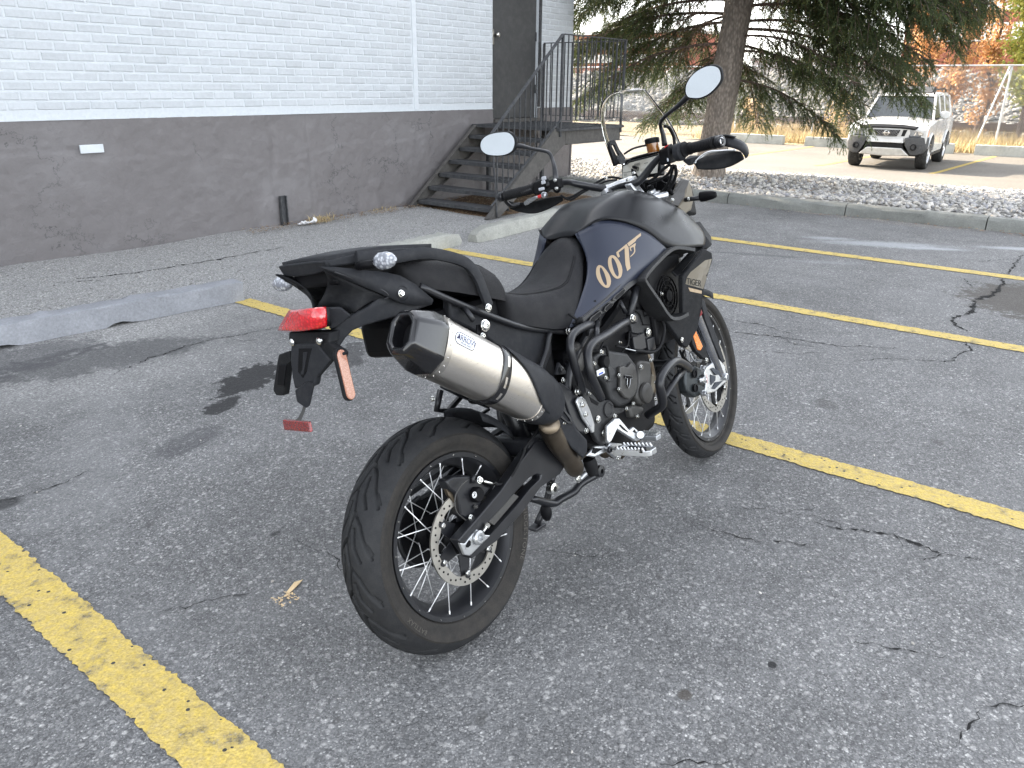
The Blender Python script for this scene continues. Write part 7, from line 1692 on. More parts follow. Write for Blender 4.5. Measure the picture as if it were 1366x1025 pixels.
# left foot peg, simple mirror copy
P(G().ring_plate([mir(p) for p in (pg0 + Vector((-.022, 0, 0)), pg0 + Vector((.022, 0, 0)), pgt + Vector((.026, 0, 0)), pgt + Vector((-.026, 0, 0)))], [mir(p) for p in (pg0 + Vector((-.014, -.015, 0)), pg0 + Vector((.014, -.015, 0)), pgt + Vector((.020, .004, 0)), pgt + Vector((-.020, .004, 0)))], (0, 0, -.018)), 'foot_peg', ALB, bevel=.002)
# master cylinder, linkage, side stand
P(G().lathe([(.020, 0), (.022, .02), (.018, .055), (.001, .056)], (0.5484, -0.12, 0.3467), (.2, 0, -1), 20), 'linkage_boot', RUBB, smooth=35)
ss = P(G().tube([(.60, .13, .30), (.66, .150, .21), (.64, .172, .13), (.60, .196, .065)], [.014, .013, .012, .012], 12), 'side_stand', FRM, smooth=True)
P(G().box((.598, .200, .054), (.06, .045, .010)), 'stand_foot', FRM, ss, bevel=.003)
P(G().tube([(0.6812, 0.04, 0.2158), (0.7531, 0.06, 0.2086), (0.8403, 0.08, 0.1967)], .0125, 14, sm=1), 'shock_linkage', ALBG, smooth=True); bolt((0.6749, 0.035, 0.2186), .012, h=.004)
P(G().tube([(0.4747, 0.09, 0.2233), (0.5786, 0.09, 0.1622), (0.6167, 0.08, 0.1637), (0.6821, 0.07, 0.1653), (0.7178, 0.06, 0.1821), (0.8147, 0.05, 0.1814)], [.012, .014, .014, .014, .013, .012], 12), 'stand_crossbar', FRM, smooth=True)
P(G().ball((0.5504, 0.1, 0.1409), .026, 14, (.75, .8, 1.25)), 'stand_pad', DARK, smooth=True)
P(G().lathe([(.018, -.01), (.018, .01), (.009, .012), (.009, -.01)], (0.4175, -0.06, 0.2924), (0, -1, 0), 20, closed=True), 'linkage_eye', ZINC, smooth=35); P(G().lathe([(.020, -.01), (.020, .01), (.008, .012), (.008, -.01)], (0.6989, -0.04, 0.2426), (0, -1, 0), 20, closed=True), 'linkage_eye', FRM, smooth=35)
P(G().tube([(0.4857, -0.05, 0.3728), (0.448, -0.06, 0.3436), (0.4205, -0.06, 0.3154)], .010, 10).tube([(.34, 0, .62), (.44, 0, .34)], .028, 14, sm=1), 'rear_shock', FRM, smooth=True)

# ------------------------------------------------------------------ front end
fk = [((1.311, 0), 0)]
FR = Vector((-math.sin(R(24.4)), 0, math.cos(R(24.4))))
for s_ in (-1, 1):
    base = Vector((1.551 - .03, s_ * .105, .348)) ; top = base + FR * .74
    o = Vector((1.551, s_ * .105, .348)) + Vector((-.040 * math.cos(R(24.4)), 0, -.040 * math.sin(R(24.4))))
    P(G().tube([o + FR * .02, o + FR * .42], .0235, 20, sm=1), 'fork_stanchion', simple('dark chrome stanchion', (.30, .31, .34), .18, .95), smooth=40, fn=SF)
    P(G().tube([o + FR * .33, o + FR * .80], .0285, 20, sm=1), 'fork_tube', FRM, smooth=40, fn=SF)
    P(G().tube([o + FR * .325, o + FR * .345], .030, 20, sm=1), 'fork_seal', simple('dark red ring', (.20, .01, .015), .3, .5), smooth=40, fn=SF)
cast = [(1.3943, -0.118, 0.4141), (1.4532, -0.118, 0.42), (1.4812, -0.118, 0.4248), (1.5181, -0.118, 0.4225), (1.5534, -0.122, 0.3862), (1.5487, -0.128, 0.3477), (1.5404, -0.128, 0.3203), (1.4368, -0.122, 0.3058), (1.3513, -0.115, 0.3189), (1.3399, -0.115, 0.3318), (1.376, -0.115, 0.3332), (1.3948, -0.115, 0.3614), (1.3886, -0.115, 0.3918)]
fc_ = P(G().plate(cast, (0, .022, 0)), 'fork_foot', ALB, bevel=.004, smooth=35)
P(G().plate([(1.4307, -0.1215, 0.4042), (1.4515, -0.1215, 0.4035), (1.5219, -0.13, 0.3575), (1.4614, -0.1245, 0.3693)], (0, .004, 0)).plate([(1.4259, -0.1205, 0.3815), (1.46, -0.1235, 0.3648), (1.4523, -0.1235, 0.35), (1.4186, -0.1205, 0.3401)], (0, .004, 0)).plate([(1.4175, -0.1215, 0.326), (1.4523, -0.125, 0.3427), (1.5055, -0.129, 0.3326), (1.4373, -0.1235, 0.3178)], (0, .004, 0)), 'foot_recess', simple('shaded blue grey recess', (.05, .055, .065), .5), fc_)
P(G().lathe([(.015, 0), (.015, .008), (.009, .010), (.009, .002), (.001, .002)], (1.5266, -0.131, 0.3439), (0, -1, 0), 20), 'front_axle', ALB, fc_, smooth=35)
bolt((1.3564, -0.12, 0.4265), .010, mat=ALBG, h=.014); bolt((1.3393, -0.12, 0.3296), .010, mat=ALBG, h=.014)
text_on('stylema', 'fork_lettering', REDP, (1.3899, -0.119, 0.3723), (.12, 0, 1), (-1, 0, .12), .012, fc_)
CAL = simple('anodised caliper', (.035, .04, .043), .38, .5)
cpts = [(1.2704, -0.1, 0.4431), (1.3386, -0.105, 0.4434), (1.4037, -0.108, 0.4118), (1.4018, -0.108, 0.3883), (1.3562, -0.108, 0.389), (1.3403, -0.108, 0.3697), (1.3932, -0.108, 0.3427), (1.3804, -0.108, 0.3175), (1.3129, -0.104, 0.3184), (1.2591, -0.1, 0.3578), (1.2566, -0.098, 0.4005)]
fcal = P(G().plate(cpts, (0, .045, 0)), 'front_caliper', CAL, bevel=.008, smooth=40, seg=3)
for p_ in ((1.3178, -0.11, 0.4137), (1.3085, -0.11, 0.3599)):
    P(G().lathe([(.017, 0), (.017, .003), (.012, .004), (.011, -.001), (.001, -.001)], p_, (0, -1, 0), 24), 'caliper_piston', DARK, fcal, smooth=35)
P(G().tube([(1.3421, -0.112, 0.3857), (1.3891, -0.113, 0.363)], .008, 8, sm=1).tube([(1.3441, -0.112, 0.3757), (1.3897, -0.113, 0.382)], .006, 8, sm=1), 'caliper_bridge', ALB, fcal, smooth=True)
P(G().tube([(1.3211, -0.1, 0.4995), (1.3347, -0.105, 0.4632), (1.3834, -0.108, 0.4457)], .004, 8).tube([(1.336, -0.1, 0.5004), (1.355, -0.105, 0.465), (1.3894, -0.108, 0.4489)], .0035, 8), 'brake_line', ALBG, smooth=True)
P(G().tube([(1.3192, -0.06, 0.5108), (1.3192, -0.07, 0.4776), (1.3321, -0.08, 0.4552)], .005, 8).tube([(1.3194, -0.08, 0.51), (1.3039, -0.08, 0.4906), (1.3386, -0.09, 0.4438)], .004, 8), 'brake_hose', RUBB, smooth=True)
P(G().plate([(1.2906, -0.14, 0.5785), (1.315, -0.14, 0.5956), (1.3587, -0.14, 0.5118), (1.3356, -0.14, 0.5013), (1.3133, -0.14, 0.5092)], (0, .010, 0)), 'front_reflector', AMBL, bevel=.003, label='amber fork reflector')
P(G().plate([(1.287, -0.1385, 0.5885), (1.3152, -0.1385, 0.6024), (1.3803, -0.1385, 0.5066), (1.3996, -0.135, 0.4455), (1.3551, -0.135, 0.4664), (1.3012, -0.1385, 0.5077), (1.2819, -0.1385, 0.5398)], (0, .018, 0)), 'fork_guard', PLA, bevel=.003)
bolt((1.3714, -0.137, 0.4537), .008)
# front mudguard over the wheel
rings = []
for a in range(8, 84, 6):
    an = R(a); rr_ = .362; cx_ = 1.551 - math.cos(an) * rr_ * -1; cz_ = .348 + math.sin(an) * rr_
    cx_ = 1.551 + math.cos(R(142 - a)) * rr_; cz_ = .348 + math.sin(R(142 - a)) * rr_
    er = Vector((math.cos(R(142 - a)), 0, math.sin(R(142 - a)))); w0 = .062
    cen = Vector((cx_, 0, cz_)); rings.append([cen + Vector((0, -w0, 0)) - er * .035, cen + Vector((0, -w0 * .95, 0)) - er * .008, cen + Vector((0, -w0 * .5, 0)) + er * .004, cen + er * .007, cen + Vector((0, w0 * .5, 0)) + er * .004, cen + Vector((0, w0 * .95, 0)) - er * .008, cen + Vector((0, w0, 0)) - er * .035])
P(G().loft(rings, closed=False, caps=False), 'front_mudguard', PLA2, smooth=50, solid=.003, fn=SF)
P(G().plate([(1.5255, -0.07, 0.6817), (1.5601, -0.07, 0.6553), (1.5819, -0.07, 0.5836), (1.6298, -0.07, 0.4759), (1.6666, -0.07, 0.3719), (1.6361, -0.07, 0.3757), (1.5795, -0.07, 0.4879), (1.5389, -0.07, 0.5849)], (0, .012, 0)), 'mudguard_stay', PLA2, bevel=.003, smooth=35)
P(G().cyl((1.551, -.12, .348), (1.551, .12, .348), .012, 12), 'front_axle_shaft', FRM, fn=SF, smooth=True)
P(G().plate([(1.551 + a, .108, .348 + b) for a, b in ((-.05, -.07), (.02, -.03), (.02, .03), (-.04, .11), (-.09, .09))], (0, .022, 0)), 'fork_foot', ALB, fn=SF, bevel=.004)
# clamps
P(G().bx((1.24, -.14, .945), (1.38, .14, .985)), 'lower_clamp', FRM, bevel=.012, fn=SF)
P(G().tube([(1.31, 0, .80), (1.235, 0, 1.09)], .034, 20, sm=1), 'steering_head', DARK, smooth=40)
tc = P(G().plate([(1.19, -.11, 1.085), (1.25, -.145, 1.085), (1.29, -.11, 1.085), (1.26, 0, 1.085), (1.29, .11, 1.085), (1.25, .145, 1.085), (1.19, .11, 1.085), (1.17, 0, 1.085)], (0, 0, .022)), 'top_clamp', ALBG, bevel=.006, fn=SF, smooth=40)
P(G().lathe([(.035, 0), (.035, .006), (.030, .008), (.018, .009), (.016, .018), (.010, .019), (.001, .019)], (1.3549, -0.02, 1.1103), (-.2, 0, 1), 28), 'steering_nut', ALB, tc, smooth=30); P(G().lathe([(.012, .0), (.012, .014), (.001, .015)], tuple(Vector((1.3513, -0.02, 1.1205)) + Vector((0, 0, .012))), (-.2, 0, 1), 18), 'steering_stem_cap', DARK, tc, smooth=30)
P(G().plate([(1.244, -0.05, 1.1095), (1.3537, 0, 1.1237), (1.4214, 0, 1.1241), (1.4009, -0.04, 1.1109), (1.3458, -0.07, 1.0963), (1.2562, -0.09, 1.0826), (1.2177, -0.08, 1.0882)], (.012, 0, -.012)), 'clamp_wing', ALBG, tc, bevel=.004, smooth=40)
ba0 = Vector((1.1679, 0.075, 1.1663)); ba1 = Vector((1.2196, -0.035, 1.1744))
hc = P(G().loft([[Vector(p) + Vector(o_) for o_ in ((-.018, 0, -.006), (-.010, 0, .008), (.012, 0, .012), (.022, 0, 0), (.010, 0, -.016))] for p in ((1.1862, 0.075, 1.1679), (1.198, 0.055, 1.1698), (1.2052, 0.02, 1.1758), (1.2107, -0.015, 1.1787), (1.2205, -0.035, 1.1775))]), 'bar_clamp_cap', ALB, bevel=.003, smooth=40)
for p_ in ((1.2001, 0.07, 1.1899), (1.2025, -0.018, 1.1678), (1.2317, -0.03, 1.187)): bolt(tuple(Vector(p_) + Vector((-.004, 0, .010))), .006, (-.3, 0, 1), parent=hc)
for (a_, b_) in (((1.2077, -0.02, 1.1654), (1.2261, -0.045, 1.1057)), ((1.1853, 0.075, 1.1647), (1.1829, 0.06, 1.1335))):
    P(G().loft([[Vector(a_) + Vector(o_) for o_ in ((-.02, -.016, 0), (.02, -.016, .004), (.02, .016, .004), (-.02, .016, 0))], [Vector(b_) + Vector(o_) for o_ in ((-.024, -.018, 0), (.024, -.018, .004), (.024, .018, .004), (-.024, .018, 0))]]), 'bar_riser', ALB, bevel=.006, smooth=40)
# handlebar
hb = [(1.0138, 0.42, 1.2109), (1.0222, 0.35, 1.2094), (1.0391, 0.28, 1.215), (1.0609, 0.22, 1.2161), (1.0653, 0.15, 1.2114), (1.074, 0.11, 1.1957), (1.1853, 0.075, 1.1647), (1.2082, 0.035, 1.167), (1.2075, -0.04, 1.1619), (1.216, -0.075, 1.18), (1.2192, -0.115, 1.2126), (1.218, -0.155, 1.2354), (1.221, -0.19, 1.2464), (1.2214, -0.235, 1.2448), (1.2037, -0.3, 1.2413), (1.1696, -0.38, 1.2379), (1.1471, -0.415, 1.2358)]
P(G().tube(hb, [.011] * 5 + [.0125, .014, .014, .014, .0135, .0125] + [.011] * 6, 16, sm=4), 'handlebar', FRM, smooth=True)
def grip(a, b, r, name='grip'):
    a = Vector(a); b = Vector(b); ax = (b - a); L = ax.length; prof = [(r * .9, 0), (r * 1.15, .003), (r * 1.15, .008), (r, .011)]
    k = .014
    while k < L - .014: prof += [(r, k), (r * .96, k + .0015), (r * .96, k + .0030), (r, k + .0045)]; k += .0075
    prof += [(r * 1.05, L - .010), (r * 1.12, L - .006), (r * .9, L)]
    return P(G().lathe(prof, a, ax, 20), name, RUBB, smooth=40)
grip((1.0457, 0.285, 1.2158), (1.01, 0.415, 1.2104), .0185); P(G().lathe([(.016, 0), (.019, .004), (.019, .018), (.015, .024), (.001, .025)], (1.0086, 0.414, 1.2098), (0, 1, 0), 20), 'bar_end', FRM, smooth=35)
grip((1.2195, -0.262, 1.2395), (1.1656, -0.388, 1.237), .0185)
be = P(G().lathe([(.019, 0), (.020, .008), (.0195, .018), (.016, .022), (.013, .022)], (1.167, -0.392, 1.2369), (-.1, -1, 0), 24), 'bar_end', FRM, smooth=35)
P(G().lathe([(.0125, .0), (.0125, .006), (.009, .007), (.008, .004), (.003, .004), (.001, .004)], tuple(Vector((1.1555, -0.405, 1.2361)) + Vector((0, -.004, 0))), (-.1, -1, 0), 20), 'bar_end_cap', ALB, be, smooth=35)
# left controls
lc = P(G().loft([[Vector((1.0429, 0.275, 1.2192)) + Vector(o_) for o_ in ((-.03, 0, -.03), (-.03, 0, .012), (0, 0, .026), (.022, 0, .012), (.022, 0, -.022))], [Vector((1.0551, 0.235, 1.2219)) + Vector(o_) for o_ in ((-.032, 0, -.036), (-.032, 0, .014), (0, 0, .030), (.022, 0, .014), (.022, 0, -.026))]]), 'switch_block', DARK, bevel=.006, smooth=40)
for (a_, sz) in (((0.965, 0.1786, 1.2389), (.006, .020, .013)), ((0.96, 0.1801, 1.2254), (.006, .018, .013)), ((0.965, 0.1972, 1.2042), (.006, .026, .011))): P(G().box(a_, sz), 'switch_button', simple('grey button', (.38, .39, .42), .5), lc, bevel=.003)
P(G().plate([(1.02, 0.3349, 1.1744), (1.02, 0.3151, 1.1821), (1.01, 0.2691, 1.1863), (1.005, 0.2548, 1.1857), (1.005, 0.2532, 1.1775), (1.02, 0.3045, 1.1668), (1.02, 0.3276, 1.1596), (1.02, 0.3357, 1.1636)], (.012, 0, 0)), 'clutch_lever', ALB, bevel=.004, smooth=40)
P(G().plate([(1.003, 0.2541, 1.1866), (1, 0.2279, 1.1884), (1, 0.2269, 1.1776), (1.003, 0.2504, 1.1753)], (.012, 0, 0)), 'lever_tab', REDP, bevel=.003)
P(G().lathe([(.011, 0), (.011, .01), (.006, .012), (.006, .002), (.001, .002)], (0.99, 0.2053, 1.1816), (-1, 0, .2), 20), 'lever_adjuster', ALBG, smooth=35)
P(G().box((1, 0.155, 1.2125), (.035, .04, .035)).ball((1, 0.1557, 1.1945), .016, 10), 'clutch_perch', DARK, bevel=.006, smooth=40); bolt((0.98, 0.1417, 1.2234), .005, (-1, 0, .5)); bolt((0.98, 0.1414, 1.1951), .005, (-1, 0, .3))
patch([[(1.07, 0.4531, 1.194), (1.08, 0.4276, 1.1775), (1.09, 0.3883, 1.173), (1.09, 0.3305, 1.1693), (1.09, 0.2583, 1.1741), (1.08, 0.197, 1.1676)],
       [(1.08, 0.4594, 1.1798), (1.1, 0.4518, 1.1622), (1.11, 0.4096, 1.1517), (1.11, 0.3518, 1.1455), (1.11, 0.2786, 1.1507), (1.09, 0.2032, 1.1569)],
       [(1.07, 0.4434, 1.1641), (1.09, 0.4389, 1.1498), (1.1, 0.4051, 1.1364), (1.1, 0.3549, 1.1217), (1.1, 0.2752, 1.1318), (1.09, 0.2043, 1.1517)]], 'hand_guard', PLA, solid=.005, sub=2)
P(G().tube([(1.0189, 0.425, 1.2084), (1.04, 0.4359, 1.1914), (1.07, 0.4396, 1.172), (1.09, 0.4075, 1.1705)], .008, 10), 'guard_bar', FRM, smooth=True)
# right controls
rc = P(G().loft([[Vector((1.2121, -0.165, 1.2338)) + Vector(o_) for o_ in ((-.030, 0, -.030), (-.030, 0, .016), (0, 0, .030), (.022, 0, .014), (.022, 0, -.026))], [Vector((1.1972, -0.215, 1.2367)) + Vector(o_) for o_ in ((-.034, 0, -.036), (-.034, 0, .018), (0, 0, .034), (.022, 0, .016), (.022, 0, -.03))]]), 'switch_block', DARK, bevel=.006, smooth=40)
P(G().lathe([(.022, 0), (.030, .003), (.031, .022), (.026, .028), (.019, .03)], (1.1969, -0.225, 1.2347), (-.05, -1, 0), 24), 'throttle_housing', PLA2, smooth=35)
P(G().lathe([(.022, 0), (.026, .003), (.026, .008), (.019, .01)], (1.1983, -0.253, 1.2395), (-.05, -1, 0), 24), 'grip_flange', RUBB, smooth=35)
P(G().plate([(1.1898, -0.2, 1.2668), (1.2073, -0.205, 1.2679), (1.1934, -0.2, 1.2473), (1.1751, -0.195, 1.2455)], (0, .01, 0)), 'kill_switch', REDP, rc, bevel=.003)
P(G().box((1.1712, -0.207, 1.2161), (.016, .006, .012)), 'switch_button', simple('pale button', (.4, .42, .46), .5), rc, bevel=.002)
res = P(G().lathe([(.020, 0), (.0215, .006), (.0225, .030)], (1.1789, -0.15, 1.2522), (0, 0, 1), 24), 'brake_fluid_reservoir', AMBF, smooth=35)
P(G().lathe([(.0245, .0), (.0255, .003), (.0255, .016), (.020, .019), (.001, .019)], tuple(Vector((1.1789, -0.15, 1.2522)) + Vector((0, 0, .030))), (0, 0, 1), 24), 'reservoir_cap', DARK, res, smooth=35)
P(G().tube([(1.1771, -0.14, 1.2797), (1.1571, -0.12, 1.2803), (1.1362, -0.1, 1.278), (1.1324, -0.08, 1.2732), (1.1335, -0.06, 1.2666)], .0035, 8), 'cable', RUBB, smooth=True)
# right hand guard: strap from bar end, blade in front, lever
patch([[(1.212, -0.4, 1.2558), (1.2334, -0.425, 1.2384), (1.2644, -0.44, 1.2225), (1.2761, -0.445, 1.2052), (1.2875, -0.44, 1.1855)],
       [(1.1997, -0.405, 1.2398), (1.2115, -0.43, 1.2256), (1.2291, -0.445, 1.2132), (1.2443, -0.45, 1.1972), (1.2784, -0.44, 1.1744)],
       [(1.2015, -0.4, 1.2209), (1.2155, -0.42, 1.2105), (1.2273, -0.435, 1.2012), (1.2468, -0.44, 1.1877), (1.2828, -0.43, 1.1718)]], 'guard_strap', PLA2, solid=.006, sub=1)
patch([[(1.2355, -0.27, 1.1926), (1.2584, -0.3, 1.2031), (1.257, -0.34, 1.2042), (1.267, -0.38, 1.2029), (1.256, -0.41, 1.2018), (1.25, -0.43, 1.1924)],
       [(1.2329, -0.27, 1.1838), (1.2317, -0.31, 1.1822), (1.2354, -0.35, 1.1801), (1.2554, -0.385, 1.1779), (1.2524, -0.415, 1.1809), (1.2558, -0.435, 1.1796)],
       [(1.2279, -0.28, 1.1674), (1.2311, -0.31, 1.158), (1.2336, -0.35, 1.1516), (1.2582, -0.38, 1.151), (1.2646, -0.41, 1.1609), (1.2594, -0.435, 1.1679)]], 'hand_guard', PLA, solid=.006, sub=2)
patch([[(1.2137, -0.29, 1.2516), (1.2131, -0.33, 1.2563), (1.182, -0.38, 1.2571), (1.1904, -0.41, 1.256), (1.2166, -0.43, 1.2422)], [(1.2477, -0.28, 1.255), (1.248, -0.32, 1.2598), (1.2106, -0.37, 1.2603), (1.2196, -0.4, 1.2584), (1.2534, -0.42, 1.2443)]], 'guard_top', PLA, solid=.004, sub=1)
P(G().tube([(1.2338, -0.27, 1.1867), (1.2554, -0.285, 1.2033), (1.2682, -0.31, 1.2139), (1.2786, -0.35, 1.2098), (1.2671, -0.405, 1.2017)], [.006, .0065, .006, .0055, .005], 10), 'brake_lever', ALB, smooth=True)
P(G().loft([[(1.2092, -0.235, 1.204), (1.2534, -0.245, 1.2202), (1.2595, -0.25, 1.2069), (1.2355, -0.245, 1.1824)], [(1.23, -0.262, 1.2093), (1.2778, -0.285, 1.2109), (1.2611, -0.285, 1.2), (1.2286, -0.262, 1.1826)]]), 'lever_perch', PLA2, bevel=.004, smooth=40)
# mirrors
mo = [(1.05, 0.516, 1.4229), (1.05, 0.5008, 1.4418), (1.05, 0.4676, 1.4512), (1.05, 0.419, 1.449), (1.05, 0.3734, 1.4391), (1.05, 0.3501, 1.4154), (1.05, 0.3474, 1.3908), (1.05, 0.362, 1.3669), (1.05, 0.3935, 1.358), (1.05, 0.4339, 1.3611), (1.05, 0.4837, 1.3747), (1.05, 0.5126, 1.3972)]
mr_ = [(1.05, -0.2606, 1.3405)]
mR = [(1.05, -0.3632, 1.3874), (1.05, -0.3622, 1.4194), (1.05, -0.3876, 1.4472), (1.05, -0.4251, 1.46), (1.05, -0.4599, 1.4591), (1.05, -0.4858, 1.4439), (1.05, -0.492, 1.4174), (1.05, -0.4824, 1.3977), (1.05, -0.4512, 1.3774), (1.05, -0.4182, 1.3701), (1.05, -0.3895, 1.3741)]
def mirror(outl, tilt, name='mirror'):
    pts = [Vector(p) for p in outl]; c0 = sum(pts, Vector()) / len(pts); sm_, _ = smooth_path(pts, 1, 4, True)
    q = Vector(tilt)   # small slopes so the glass looks where the rider does
    def sl(p, k, dx): d = (p - c0) * k; return c0 + Vector((d.y * q.y + d.z * q.z + dx, d.y, d.z))
    o = P(G().loft([[sl(p, .93, -.001) for p in sm_], [sl(p, 1.0, 0) for p in sm_], [sl(p, 1.02, .006) for p in sm_], [sl(p, .9, .022) for p in sm_], [sl(p, .5, .032) for p in sm_]]), name, PLA, smooth=40)
    g = G(); g.add([sl(p, .925, -.0025) for p in sm_], [tuple(range(len(sm_)))]); g.make('mirror_glass', MIRR, o)
    return o, c0
mL_, cL = mirror(mo, (0, -.10, .12)); mR_, cR_ = mirror(mR, (0, .06, .13))
P(G().tube([(1.065, 0.3661, 1.3859), (1.065, 0.3253, 1.3748), (1.06, 0.2825, 1.3584), (1.06, 0.231, 1.34), (1.055, 0.2028, 1.3268), (1.05, 0.1906, 1.3038), (1.03, 0.1724, 1.273), (1.02, 0.1669, 1.2415), (1, 0.154, 1.2201)], [.010, .009, .0065, .0065, .0065, .0065, .008, .010, .010], 12), 'mirror_stalk', FRM, smooth=True)
P(G().tube([(1.07, -0.362, 1.3905), (1.08, -0.3386, 1.3815), (1.1, -0.2988, 1.3699), (1.13, -0.2454, 1.3575), (1.15, -0.2103, 1.3433), (1.17, -0.1955, 1.3303), (1.18, -0.1946, 1.3048), (1.19, -0.1902, 1.2669)], [.010, .009, .007, .0065, .0065, .0065, .008, .010], 12), 'mirror_stalk', FRM, smooth=True)
# dash
dl = [(1.3983, 0.115, 1.2443), (1.4175, 0.11, 1.2522), (1.3055, -0.105, 1.2495), (1.2991, -0.11, 1.2364), (1.2635, -0.11, 1.1825), (1.2755, -0.06, 1.1654), (1.3731, 0.11, 1.1912)]
ds = P(G().loft([[Vector(p) for p in ((1.4017, 0.12, 1.2552), (1.3064, -0.105, 1.2526), (1.2743, -0.11, 1.1754), (1.3746, 0.118, 1.1858))], [Vector(p) + Vector((.035, 0, -.005)) for p in ((1.4017, 0.12, 1.2552), (1.3064, -0.105, 1.2526), (1.2743, -0.11, 1.1754), (1.3746, 0.118, 1.1858))]]), 'dashboard', DARK, bevel=.005, smooth=40)
q0, q1, q2, q3 = [Vector(p) + Vector((-.004, 0, .001)) for p in ((1.3989, 0.11, 1.245), (1.3061, -0.1, 1.2436), (1.2777, -0.1, 1.1833), (1.3716, 0.108, 1.1927))]
G().add([q0, q1, q2, q3], [(0, 1, 2, 3)]).make('display_screen', LCD, ds)
un = (q1 - q0).normalized(); wn = (q0 - q3).normalized(); nn_ = un.cross(wn)
def dpt(a, b): return q0.lerp(q1, a).lerp(q3.lerp(q2, a), b)
for a_, b_, s_, tx_ in ((.42, .27, .016, '00000'), (.40, .58, .026, '000'), (.10, .82, .014, '0.0'), (.86, .08, .008, 'km')):
    v, f = text_polys(tx_, s_); o_ = dpt(a_, b_); g = G(); g.add([o_ + un * p[0] + wn * p[1] - nn_ * -.001 + Vector((-.0012, 0, .0006)) for p in v], f); g.make('display_digits', INK, ds)
P(G().tube([dpt(.02, .62) + Vector((-.0015, 0, .0008)), dpt(.25, .64) + Vector((-.0015, 0, .0008))], .0007, 4, sm=1).tube([dpt(.62, .3) + Vector((-.0015, 0, .0008)), dpt(.72, .29) + Vector((-.0015, 0, .0008))], .0007, 4, sm=1), 'display_lines', INK, ds)
P(G().tube([(1.4017, 0.12, 1.2552), (1.383, 0.04, 1.2592), (1.3055, -0.11, 1.2579)], .006, 8), 'dash_brow', DARK, ds, smooth=True)
# screen and its mounts
wsr = [[(1.3428, 0.125, 1.2559), (1.3606, 0.075, 1.2344), (1.3755, 0, 1.2298), (1.3886, -0.075, 1.2321), (1.4471, -0.125, 1.2399)],
       [(1.3184, 0.135, 1.363), (1.3209, 0.08, 1.3512), (1.336, 0, 1.3336), (1.3541, -0.085, 1.3216), (1.4008, -0.13, 1.3171)],
       [(1.3134, 0.13, 1.4256), (1.3149, 0.08, 1.4212), (1.3156, 0, 1.403), (1.3393, -0.08, 1.3843), (1.3771, -0.118, 1.3681)],
       [(1.2985, 0.112, 1.476), (1.316, 0.07, 1.4776), (1.3193, 0, 1.4608), (1.3508, -0.06, 1.4462), (1.3574, -0.092, 1.4217)],
       [(1.3195, 0.085, 1.4998), (1.3251, 0.05, 1.5022), (1.33, 0, 1.4966), (1.3463, -0.045, 1.4835), (1.3563, -0.068, 1.4644)],
       [(1.3342, 0.055, 1.5061), (1.3498, 0.035, 1.5081), (1.3456, 0, 1.5035), (1.3544, -0.03, 1.4947), (1.368, -0.045, 1.4869)]]
def bulge(r_):
    n = len(r_); return [(p[0] + .045 * math.sin(PI * i / (n - 1)), p[1], p[2]) for i, p in enumerate(r_)]
wsr = [bulge(r_) for r_ in wsr]
ws = patch(wsr, 'windscreen', SCREEN, solid=.003, sub=2)
sb = [(1.3211, 0.115, 1.3268), (1.3386, 0.115, 1.3402), (1.3712, 0.115, 1.3438), (1.3849, 0.11, 1.3046), (1.416, 0.105, 1.2656), (1.365, 0.105, 1.2506), (1.3332, 0.11, 1.2429)]
si = [(1.3424, 0.115, 1.3207), (1.3519, 0.115, 1.3253), (1.3621, 0.115, 1.3226), (1.3663, 0.11, 1.2984), (1.3725, 0.108, 1.2833), (1.3644, 0.107, 1.2799), (1.3553, 0.11, 1.2846)]
P(G().ring_plate(sb, si, (.004, .012, 0)), 'screen_bracket', DARK, bevel=.003, smooth=35)
sb2 = [(1.3629, -0.105, 1.3374), (1.383, -0.105, 1.347), (1.4021, -0.108, 1.3321), (1.4133, -0.112, 1.286), (1.399, -0.112, 1.2728), (1.3759, -0.11, 1.2812)]
P(G().tube([(1.3556, -0.11, 1.3434), (1.3822, -0.112, 1.3387), (1.4035, -0.115, 1.3065), (1.4035, -0.115, 1.272)], .006, 8), 'screen_bracket', DARK, smooth=True)
# headlamp mask side, front signals
hm = P(G().plate([(1.266, -0.095, 1.0871), (1.3142, -0.1, 1.0871), (1.3605, -0.118, 1.1076), (1.409, -0.13, 1.1448), (1.4336, -0.14, 1.1382), (1.4043, -0.145, 1.099), (1.3151, -0.145, 1.052), (1.2932, -0.135, 1.0628)], (0, .02, 0)), 'headlamp_cowl', ENG2, bevel=.004, smooth=35)
P(G().plate([(1.4299, -0.14, 1.1364), (1.4502, -0.138, 1.1031), (1.4523, -0.136, 1.0604), (1.4256, -0.135, 1.0276), (1.3685, -0.136, 1.0182), (1.3117, -0.144, 1.049), (1.3574, -0.146, 1.0753), (1.3876, -0.146, 1.1004)], (.0, .06, 0)), 'headlamp_cowl', GOLDG, bevel=.004, smooth=35)  # lit side of the cowl, its brightness put into the tan colour
P(G().plate([mir(p) for p in ((1.266, -0.095, 1.0871), (1.3142, -0.1, 1.0871), (1.3605, -0.118, 1.1076), (1.409, -0.13, 1.1448), (1.4523, -0.136, 1.0604), (1.3685, -0.136, 1.0182), (1.2932, -0.135, 1.0628))], (0, -.02, 0)), 'headlamp_cowl', ENG2, bevel=.004, smooth=35)
P(G().loft([[(1.44, -.10, 1.02), (1.44, .10, 1.02), (1.44, .12, 1.14), (1.44, -.12, 1.14)], [(1.56, -.09, 1.0), (1.56, .09, 1.0), (1.53, .10, 1.12), (1.53, -.10, 1.12)]]), 'headlight', PLA, bevel=.01, smooth=40)
